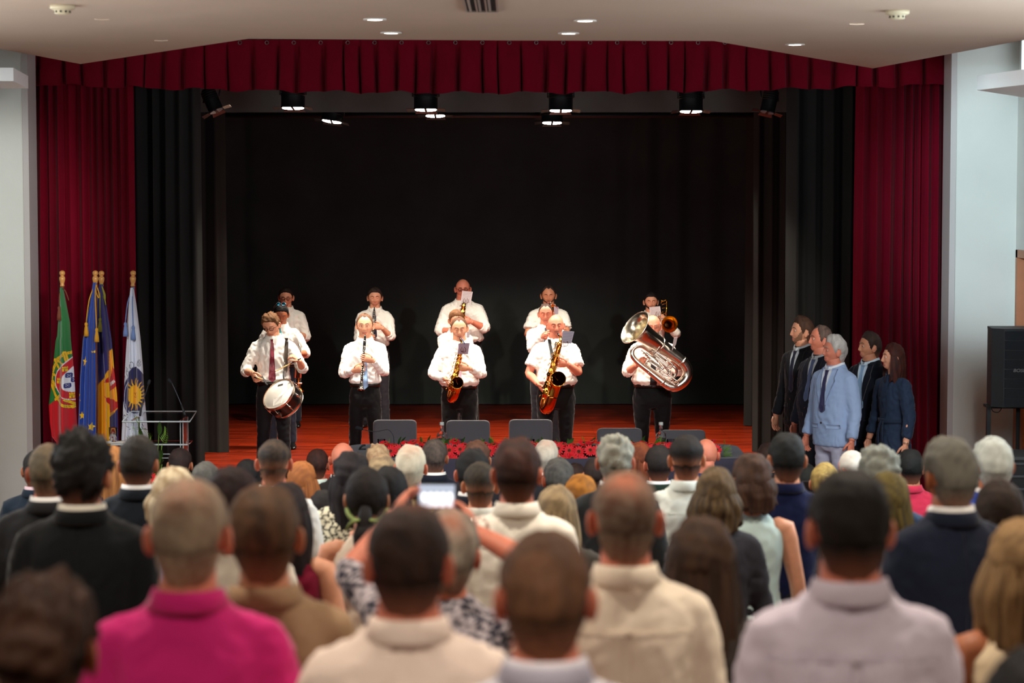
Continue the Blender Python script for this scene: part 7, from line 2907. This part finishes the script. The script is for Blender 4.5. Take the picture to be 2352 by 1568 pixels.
G = [
 # px, top, s, label, opts
 (84, 1037, 352, 'dark-haired man in a dark navy jacket, farthest left, against the white wall', dict(hair=hr('short', (34, 30, 28), BLK), top='jacket', col=(28, 38, 50), under=(222, 190, 196), skin='tan')),
 (112, 1022, 520, 'man with thin grey-brown hair, white collar and dark suit, second from the left edge', dict(hair=hr('short', (118, 104, 84), (66, 64, 54), 0.010), top='jacket', col=(34, 35, 38), skin='red', crown=('top', 0.25), g=1.1)),
 (188, 1007, 660, 'man with thick curly black hair in a black suit and white collar, at the left', dict(hair=hr('curly', (24, 21, 20), (14, 13, 13), 0.030), top='jacket', seam=True, col=(17, 19, 22), g=1.12, under=(226, 222, 208))),
 (258, 1026, 340, 'woman with long ginger-blond hair half hidden behind the curly black-haired man', dict(hair=hr('long', (188, 128, 74), (132, 84, 48)), length=0.30, top='sleeveless', col=(40, 30, 40), k=0.93, seed=3)),
 (317, 1006, 470, 'dark-brown-haired man in a dark suit directly in front of the lectern', dict(hair=hr('short', (44, 38, 32), (34, 30, 28), 0.018), top='jacket', col=(26, 32, 40), g=1.05)),
 (413, 1031, 312, 'small man with short dark brown hair below the lectern\'s right edge', dict(hair=hr('short', (48, 32, 30), (30, 24, 24), 0.012), top='shirt', col=(34, 32, 36), k=0.95)),
 (398, 1078, 548, 'woman with bleached white-blond hair and lavender blouse behind the magenta polo', dict(hair=hr('bob', (236, 222, 190), (150, 118, 78), 0.016), length=0.12, top='shirt', col=(176, 180, 220), k=0.95, yaw=-15, seed=5, hs=1.0, under=(200, 190, 160))),
 (472, 1064, 372, 'woman with straight dark grey hair in front of the red floor at the left', dict(hair=hr('long', (92, 90, 84), (56, 54, 52)), length=0.2, top='shirt', col=(40, 40, 44), k=0.93, seed=6)),
 (432, 1108, 1010, 'man with cropped sandy grey hair in a magenta polo shirt', dict(hair=hr('short', (166, 148, 124), (112, 92, 78), 0.010), top='polo', col=(196, 36, 112), crown=('back', 0.55), skin='red', g=1.06, k=1.0)),
 (533, 1083, 618, 'person with wide dark hair and cream shirt between magenta polo and taupe jacket', dict(hair=hr('bob', (46, 26, 26), (24, 16, 18), 0.022), length=0.14, top='shirt', col=(222, 212, 196), seed=7)),
 (568, 1058, 335, 'woman with long glossy black hair left of the man with the fade haircut', dict(hair=hr('long', (28, 26, 28), (14, 14, 16)), length=0.28, top='shirt', col=(36, 36, 40), k=0.92, seed=8)),
 (629, 1010, 430, 'tall man with a dark fade haircut and long neck, below the drummer', dict(hair=hr('fade', (44, 38, 34), (92, 72, 56), 0.012), top='shirt', col=(238, 238, 232), skin='red')),
 (692, 1064, 365, 'woman with curly ginger hair and a white ruffled blouse', dict(hair=hr('wavy', (176, 108, 56), (122, 72, 40), 0.02), length=0.26, top='elbow', col=(222, 224, 226), k=0.93, seed=9)),
 (729, 1033, 305, 'boy with neat dark brown hair and a pale mint shirt', dict(hair=hr('short', (66, 36, 30), (36, 24, 22), 0.012), top='shirt', col=(214, 232, 222), k=0.92, skin='red')),
 (787, 1017, 322, 'bald man in a charcoal jacket with a thin white collar, left of the table', dict(hair=hr('bald', BRN, BRN, 0.0), top='jacket', col=(34, 31, 30), skin='red', g=1.25)),
 (742, 1128, 392, 'woman in a navy dress with white polka dots, half hidden in the crowd', dict(hair=hr('short', (30, 24, 24), (20, 18, 18), 0.012), top='sleeveless', col=(26, 28, 48), pattern='dots', col2=(222, 220, 220), k=0.9, seed=10)),
 (806, 1046, 418, 'woman with long curly black hair and a cream blouse with black geometric lines', dict(hair=hr('wavy', (40, 32, 34), (20, 17, 19), 0.03), length=0.28, top='elbow', col=(226, 218, 188), pattern='geo', col2=(22, 22, 24), k=0.95, seed=11)),
 (868, 1022, 302, 'person with tousled pale blond hair in front of the left end of the flowers', dict(hair=hr('curly', (216, 186, 148), (160, 120, 84), 0.015), top='jacket', col=(46, 44, 50), k=0.96)),
 (878, 1048, 362, 'person with grey-blond hair darker at the sides, below the tousled blond', dict(hair=hr('short', (172, 148, 112), (84, 74, 62), 0.018), top='shirt', col=(60, 56, 58), k=0.95, crown=('top', 0.3))),
 (943, 1026, 388, 'man with thick white hair and a tan jacket, above the raised telephone', dict(hair=hr('short', (214, 206, 184), (184, 178, 156), 0.014), crown=('back', 0.55), top='jacket', col=(170, 146, 104), shirtcollar=False, skin='red')),
 (998, 1012, 318, 'man with grey-brown hair and white collar in a navy suit, above the telephone', dict(hair=hr('short', (96, 84, 76), (50, 46, 46), 0.014), top='jacket', col=(24, 28, 42), g=1.1)),
 (1040, 1026, 262, 'bald man with reddish scalp and navy jacket, before the flowers left of centre', dict(hair=hr('fringe', (70, 54, 50), (52, 42, 42), 0.004), top='jacket', col=(24, 28, 56), skin='red', shirtcollar=False)),
 (893, 1078, 462, 'woman with black hair pressed close behind the ribbon ponytail', dict(hair=hr('long', (24, 22, 24), (15, 14, 16), 0.02), length=0.22, top='sleeveless', col=(198, 186, 172), k=0.93, seed=12)),
 (842, 1080, 545, 'woman with a black ponytail tied with a green ribbon and a cream sleeveless top', dict(hair=hr('pony', (34, 28, 28), (18, 16, 17), 0.014), length=0.06, top='sleeveless', col=(222, 208, 190), k=0.95, seed=13, skin='fair', collar=False)),
 (655, 1113, 560, 'woman with long dark hair in a sleeveless maroon dress', dict(hair=hr('long', (44, 32, 32), (26, 20, 22), 0.016), length=0.26, top='sleeveless', col=(112, 8, 40), k=0.97, seed=14, skin='fair', lean=0.0)),
 (606, 1120, 910, 'man with tousled brown hair in a taupe jacket', dict(hair=hr('short', (96, 70, 48), (48, 38, 28), 0.013), crown=('top', 0.2), top='jacket', seam=True, col=(160, 130, 100), shirtcollar=False, skin='mid', g=1.0, lean=0.0, yaw=6)),
 (938, 1168, 1045, 'man with dark hair in a pale pinkish white shirt at the bottom centre left', dict(hair=hr('short', (52, 32, 24), (24, 18, 15), 0.014), crown=('top', 0.35), top='shirt', seam=True, col=(240, 220, 206), skin='red', g=1.2)),
 (1103, 1062, 432, 'man with a short fade haircut and white collar, right of the telephone', dict(hair=hr('fade', (46, 40, 34), (74, 64, 48), 0.012), top='shirt', col=(228, 224, 208), skin='mid')),
 (1085, 1036, 414, 'dark-haired man left of the tall white-shirted man at the centre', dict(hair=hr('short', (24, 23, 24), (18, 17, 18), 0.018), top='jacket', col=(28, 30, 40), skin='red')),
 (1095, 1015, 335, 'person with chestnut hair directly in front of the flowers at the centre', dict(hair=hr('short', (104, 70, 54), (66, 46, 38), 0.016), top='jacket', col=(34, 32, 38), k=0.98)),
 (1187, 1013, 590, 'tall man with reddish dark hair and a bright white shirt at the centre', dict(hair=hr('short', (66, 36, 28), (32, 22, 20), 0.018), top='shirt', col=(250, 244, 230), skin='red', g=1.08, seam=True)),
 (1255, 1012, 318, 'white-haired man in front of the middle of the flower garland', dict(hair=hr('short', (214, 206, 190), (180, 174, 160), 0.010), crown=('back', 0.4), top='jacket', col=(36, 36, 42), skin='red')),
 (1283, 1056, 374, 'man with grey-black hair in the gap right of the tall white-shirted man', dict(hair=hr('short', (84, 82, 78), (38, 38, 38), 0.014), top='jacket', col=(30, 32, 40), skin='red')),
 (1322, 1066, 300, 'small dark brown head low behind the grey-black-haired man, under the flowers', dict(hair=hr('short', (58, 40, 36), (40, 30, 28), 0.014), top='shirt', col=(30, 28, 34), k=0.85)),
 (1370, 1052, 340, 'dark-haired person with glasses left of the silver-haired man', dict(hair=hr('short', (48, 34, 30), (32, 26, 26), 0.012), top='jacket', col=(34, 32, 36), k=0.95, yaw=-10)),
 (1413, 1003, 450, 'silver-haired man with thick wavy hair and white collar, right of centre', dict(hair=hr('curly', (168, 166, 152), (112, 114, 104), 0.017), top='jacket', col=(44, 46, 48), skin='red')),
 (1470, 1018, 330, 'woman with straight auburn hair right of the silver-haired man', dict(hair=hr('long', (132, 66, 34), (84, 40, 24)), length=0.30, top='shirt', col=(60, 40, 36), k=0.93, seed=15)),
 (1513, 1025, 348, 'man with short black hair in a dark green jacket', dict(hair=hr('short', (38, 30, 28), (24, 22, 22), 0.012), top='jacket', col=(30, 46, 38), skin='red')),
 (1577, 1000, 432, 'man with a black fade haircut in a pale mint shirt', dict(hair=hr('fade', (26, 24, 24), (42, 34, 30), 0.018), top='shirt', seam=True, col=(238, 244, 234), skin='mid', g=1.05)),
 (1622, 1008, 315, 'bald man in a blue jacket in front of the right end of the flowers', dict(hair=hr('bald', BRN, BRN, 0.0), top='jacket', col=(40, 54, 96), shirtcollar=False, skin='red')),
 (1644, 1080, 515, 'woman with a layered brown and blond bob right of the mint shirt', dict(hair=hr('bob', (112, 92, 64), (50, 40, 32), 0.018), length=0.16, top='shirt', col=(52, 52, 60), k=0.93, seed=16)),
 (1729, 1048, 480, 'woman with wavy brown hair and a pale turquoise top, before the table\'s right end', dict(hair=hr('wavy', (84, 58, 44), (52, 38, 32), 0.024), length=0.14, top='sleeveless', col=(196, 220, 218), k=0.95, seed=17, skin='fair')),
 (1764, 1019, 290, 'dark brown head partly hidden behind the navy polo man', dict(hair=hr('short', (62, 42, 36), (40, 30, 28), 0.012), top='shirt', col=(30, 30, 36), k=0.95)),
 (1808, 998, 455, 'man with short black hair in a navy polo shirt', dict(hair=hr('short', (26, 27, 26), (18, 18, 18), 0.016), top='polo', col=(17, 23, 56), skin='mid', g=1.0)),
 (1852, 1068, 316, 'dark head between the navy polo and the blond updo', dict(hair=hr('short', (28, 30, 28), (20, 20, 20), 0.012), top='jacket', col=(26, 26, 30), k=0.95)),
 (1895, 1066, 380, 'woman with blond hair pinned up and a camera held at her face', dict(hair=hr('updo', (176, 150, 84), (96, 72, 40), 0.012), top='shirt', col=(52, 46, 48), k=0.93, seed=18, yaw=-10)),
 (1958, 1036, 362, 'man with cropped white hair turned left, before the officials', dict(hair=hr('short', (214, 208, 196), (190, 178, 164), 0.008), top='jacket', col=(36, 38, 46), skin='red', yaw=38)),
 (2020, 1031, 482, 'man with fluffy grey curly hair, before the officials', dict(hair=hr('curly', (144, 148, 138), (96, 98, 92), 0.022), top='jacket', col=(40, 60, 88), skin='red')),
 (2073, 1034, 330, 'man with black hair in a coral red polo shirt', dict(hair=hr('short', (24, 26, 26), (18, 18, 19), 0.014), top='polo', col=(196, 50, 78), skin='mid', g=1.2, lean=0.1)),
 (2040, 1090, 532, 'woman with long straight olive-blond hair behind the coral polo', dict(hair=hr('long', (112, 98, 50), (52, 46, 30), 0.018), length=0.32, top='shirt', col=(36, 48, 66), k=0.95, seed=19)),
 (1953, 1088, 1020, 'man with thick black-brown hair in a lavender grey shirt at the lower right', dict(hair=hr('short', (34, 28, 24), (20, 18, 16), 0.016), top='shirt', seam=True, col=(204, 194, 208), skin='red', g=1.18)),
 (2183, 1014, 650, 'man with swept grey hair in a dark navy suit at the right', dict(hair=hr('quiff', (124, 122, 112), (84, 84, 78), 0.017), top='jacket', seam=True, col=(26, 32, 50), skin='tan', yaw=18, g=1.1)),
 (2281, 1008, 500, 'white-haired man in a royal blue suit near the loudspeaker', dict(hair=hr('short', (206, 214, 208), (166, 172, 166), 0.014), top='jacket', col=(34, 66, 150), skin='tan', g=1.05, yaw=8)),
 (2298, 1110, 600, 'woman with smooth dark brown hair in front of the royal blue suit', dict(hair=hr('long', (52, 38, 30), (34, 26, 22), 0.016), length=0.3, top='shirt', col=(34, 34, 40), k=0.95, seed=20)),
 (2350, 1202, 830, 'woman with a blond-brown bob in a cream sleeveless top at the right edge', dict(hair=hr('bob', (156, 124, 84), (96, 72, 46), 0.018), length=0.22, top='sleeveless', col=(226, 206, 172), k=0.97, seed=21, skin='tan', collar=False)),
 (1437, 1086, 880, 'man with grey sides and a thinning crown in a cream shirt', dict(hair=hr('short', (96, 72, 58), (140, 130, 112), 0.008), crown=('back', 0.8), top='shirt', seam=True, col=(246, 232, 210), skin='red', g=1.08)),
 (1612, 1198, 800, 'woman with very long straight dark brown hair at the lower right of centre', dict(hair=hr('long', (72, 50, 36), (38, 28, 22), 0.02), length=0.50, top='shirt', col=(52, 44, 40), k=0.97, seed=22)),
 (1253, 1230, 1190, 'man with short brown hair and white striped shirt at the bottom centre', dict(hair=hr('short', (104, 70, 48), (58, 40, 30), 0.012), top='shirt', col=(226, 222, 228), pattern='stripes', col2=(176, 172, 190), skin='red', g=1.05)),
 (98, 1338, 1260, 'dark brown head at the bottom left corner, nearest the camera', dict(hair=hr('curly', (62, 38, 26), (30, 20, 16), 0.020), top='shirt', col=(24, 22, 24), skin='tan')),
 (1334, 1093, 420, 'woman with long copper-blond hair right of the centre', dict(hair=hr('long', (176, 112, 34), (120, 76, 28), 0.016), length=0.50, top='shirt', col=(60, 60, 50), k=0.93, seed=23)),
 (1279, 1120, 500, 'woman with ash-blond streaked hair beside the copper-blond woman', dict(hair=hr('long', (178, 154, 116), (92, 76, 56), 0.016), length=0.36, top='shirt', col=(70, 66, 60), k=0.93, seed=24)),
 (2385, 1508, 1330, 'black-haired head cut off by the bottom right corner', dict(hair=hr('short', (22, 20, 20), (16, 15, 15), 0.016), top='shirt', col=(20, 20, 24))),
]
for i, (px_, ty_, s_, lab, kw) in enumerate(G):
    kw = dict(kw)
    kw.setdefault('seed', 30 + i)
    c_ = kw.pop('collar', None)
    if c_ is None and kw['top'] in ('sleeveless', 'elbow'):
        c_ = False
    r_, HM, AR, bvh = guest(px_, ty_, s_, lab, collar=c_, **kw)

    if 'green ribbon' in lab:
        mb = MB()
        ring = [(0.088 * math.sin(a), 0.104 * math.cos(a) - 0.002, -0.045 + 0.055 * math.cos(a)) for a in np.linspace(PI * 0.45, PI * 1.55, 22)]
        mb.tube(ring, 0.011, 6, flat=1.0)
        for sg_ in (-1, 1):
            mb.tube([(0, -0.115, -0.10), (sg_ * 0.03, -0.135, -0.085), (sg_ * 0.065, -0.135, -0.10), (sg_ * 0.085, -0.13, -0.135)], [0.012, 0.026, 0.020, 0.006], 8, flat=0.35, smooth=1)
            mb.tube([(0, -0.118, -0.10), (sg_ * 0.02, -0.14, -0.14), (sg_ * 0.045, -0.14, -0.185)], [0.010, 0.016, 0.004], 8, flat=0.35, smooth=1)
        mb.sphere((0, -0.12, -0.10), (0.02, 0.018, 0.018), 10, 7)
        mb.xf(HM)
        mb.build('ribbon', mat('ribbon_green', rgb(138, 158, 88), 0.6, bump=0.3, bscale=80), r_)
        tl = MB()
        tl.tube([(0, -0.12, -0.10), (0, -0.135, -0.15), (0, -0.13, -0.22), (0.01, -0.12, -0.27)], [0.030, 0.055, 0.050, 0.012], 14, smooth=2)
        tl.xf(HM)
        Pt = np.array(tl.v)
        st = np.clip(0.5 + 0.6 * nz(Pt * np.array([1, 1, 0.2]), 150, 3), 0, 1)[:, None]
        tl.build('ponytail', attr_mat('hair_strands', 0.6, 0.0, 0.6, 260, 0.22, (1, 1, 0.25)), r_, True, np.array(rgb(34, 28, 28)[:3]) * (1 - st) + np.array(rgb(18, 16, 17)[:3]) * st)

# the grey-haired woman who films with a raised telephone
s_ = 760.0
Yp = F / s_
top = pix(1030, 1182, Yp)
fz = floor_at(Yp)
bs = Vector((top.x, Yp, fz))


def gp(x, y, f):
    return pix(x, y, Yp + f) - bs


PHY = 0.42
arms = [dict(w=tuple(gp(1092, 1222, 0.30)), px=1, d=tuple(gp(1058, 1125, PHY) - gp(1092, 1222, 0.30)), n=(-0.75, 0.3, -0.2), pole=tuple(gp(1195, 1330, 0.15)), curl=0.32),
        dict(w=tuple(gp(905, 1180, 0.30)), px=1, d=tuple(gp(948, 1110, PHY) - gp(905, 1180, 0.30)), n=(0.75, 0.3, -0.2), pole=tuple(gp(835, 1330, 0.15)), curl=0.32)]
PW = person('grey-haired woman in a floral blouse filming with both arms raised', bs, 0.0, H=top.z - fz, k=0.97, skin='red', hair=('short', (150, 140, 126), (104, 92, 82), 0.020), crown=('back', 0.6),
            top='elbow', col=(186, 176, 182), pattern='floral', col2=(44, 44, 58), seed=77, arms=arms, shoes=True, trousers=(40, 40, 46), collar=False, g=1.05)
mb = MB()
w0 = gp(1099, 1212, 0.295)
d0_ = (gp(1092, 1222, 0.30) - gp(1120, 1262, 0.2)).normalized()
a_ = d0_.cross(Vector((0, 0, 1))).normalized()
b_ = d0_.cross(a_)
for q_ in (-0.008, 0.004, 0.016):
    mb.tube([w0 + d0_ * q_ + (a_ * math.cos(t) + b_ * math.sin(t)) * 0.033 for t in [2 * PI * j / 20 for j in range(21)]], 0.0022, 5)
mb.build('bracelet', SILVER, PW[0])
ph = empty('smartphone', pix(1003, 1139, Yp + PHY))
k_ = (Yp + PHY) / F
w_, h_ = 84 * k_ / 2, 53 * k_ / 2
mb = MB()
mb.prism([(x, y) for x, y in rounded(-w_ - 0.012, w_ + 0.004, -h_ - 0.003, h_ + 0.003, 0.01, 4)], -0.004, 0.004)
mb.xf(Matrix.Rotation(PI / 2, 4, 'X'))
mb.build('casing', mat('phone_black', rgb(20, 18, 22), 0.25, coat=0.5), ph, False)
# screen: it shows the stage, a grey backdrop with a row of bright shirts
nxs, nzs_ = 110, 70
V, Cc = [], []
for j in range(nzs_):
    for i in range(nxs):
        u, v = i / (nxs - 1), j / (nzs_ - 1)
        V.append((-w_ + 2 * w_ * u, -0.0046, -h_ + 2 * h_ * v))
        c = np.array([0.50, 0.55, 0.66]) * (0.55 + 0.35 * v)
        if v < 0.16:
            c = np.array([0.62, 0.34, 0.34]) + 0.2 * math.sin(u * 31)
        for cx in (0.16, 0.34, 0.51, 0.68, 0.86):
            dd = ((u - cx) / 0.095) ** 2 + ((v - 0.46) / 0.22) ** 2
            c = c + (np.array([1.3, 1.3, 1.3]) - c) * float(sst(1.25, 0.8, np.array(dd)))
            dd = ((u - cx) / 0.09) ** 2 + ((v - 0.18) / 0.16) ** 2
            c = c + (np.array([1.0, 1.0, 1.05]) - c) * float(sst(1.4, 0.6, np.array(dd))) * 0.8
        Cc.append(c)
sm, nt, N_, L_, bb = _mat('phone_screen')
at_ = N_.new('ShaderNodeAttribute')
at_.attribute_name = 'Col'
L_.new(at_.outputs['Color'], bb.inputs['Emission Color'])
bb.inputs['Emission Strength'].default_value = 1.3
bb.inputs['Base Color'].default_value = (0.02, 0.02, 0.02, 1)
mb = MB()
mb.add(V, grid_faces(nxs, nzs_, None, wrap=False))
mb.build('screen', sm, ph, False, np.array(Cc))
tag(ph, 'smartphone held up sideways, its bright screen showing the band', 'phone')
# camera of the blond woman
cp_ = pix(1862, 1118, F / 380 + 0.10)
e = empty('compact_camera', cp_)
mb = MB()
mb.box((-0.05, -0.02, -0.035), (0.05, 0.02, 0.035))
mb.build('camera_body', mat('black_plastic', rgb(24, 26, 30), 0.4), e, False)
mb = MB()
mb.lathe([(0.028, 0.0), (0.03, 0.03), (0.026, 0.05), (0.001, 0.05)], (0, 0.02, 0), (0, 1, 0), 20)
mb.lathe([(0.006, 0.0), (0.006, 0.008)], (0.03, 0, 0.035), (0, 0, 1), 10)
mb.build('camera_lens', SILVER, e)
tag(e, 'small black camera with silver lens beside the blond updo', 'camera')
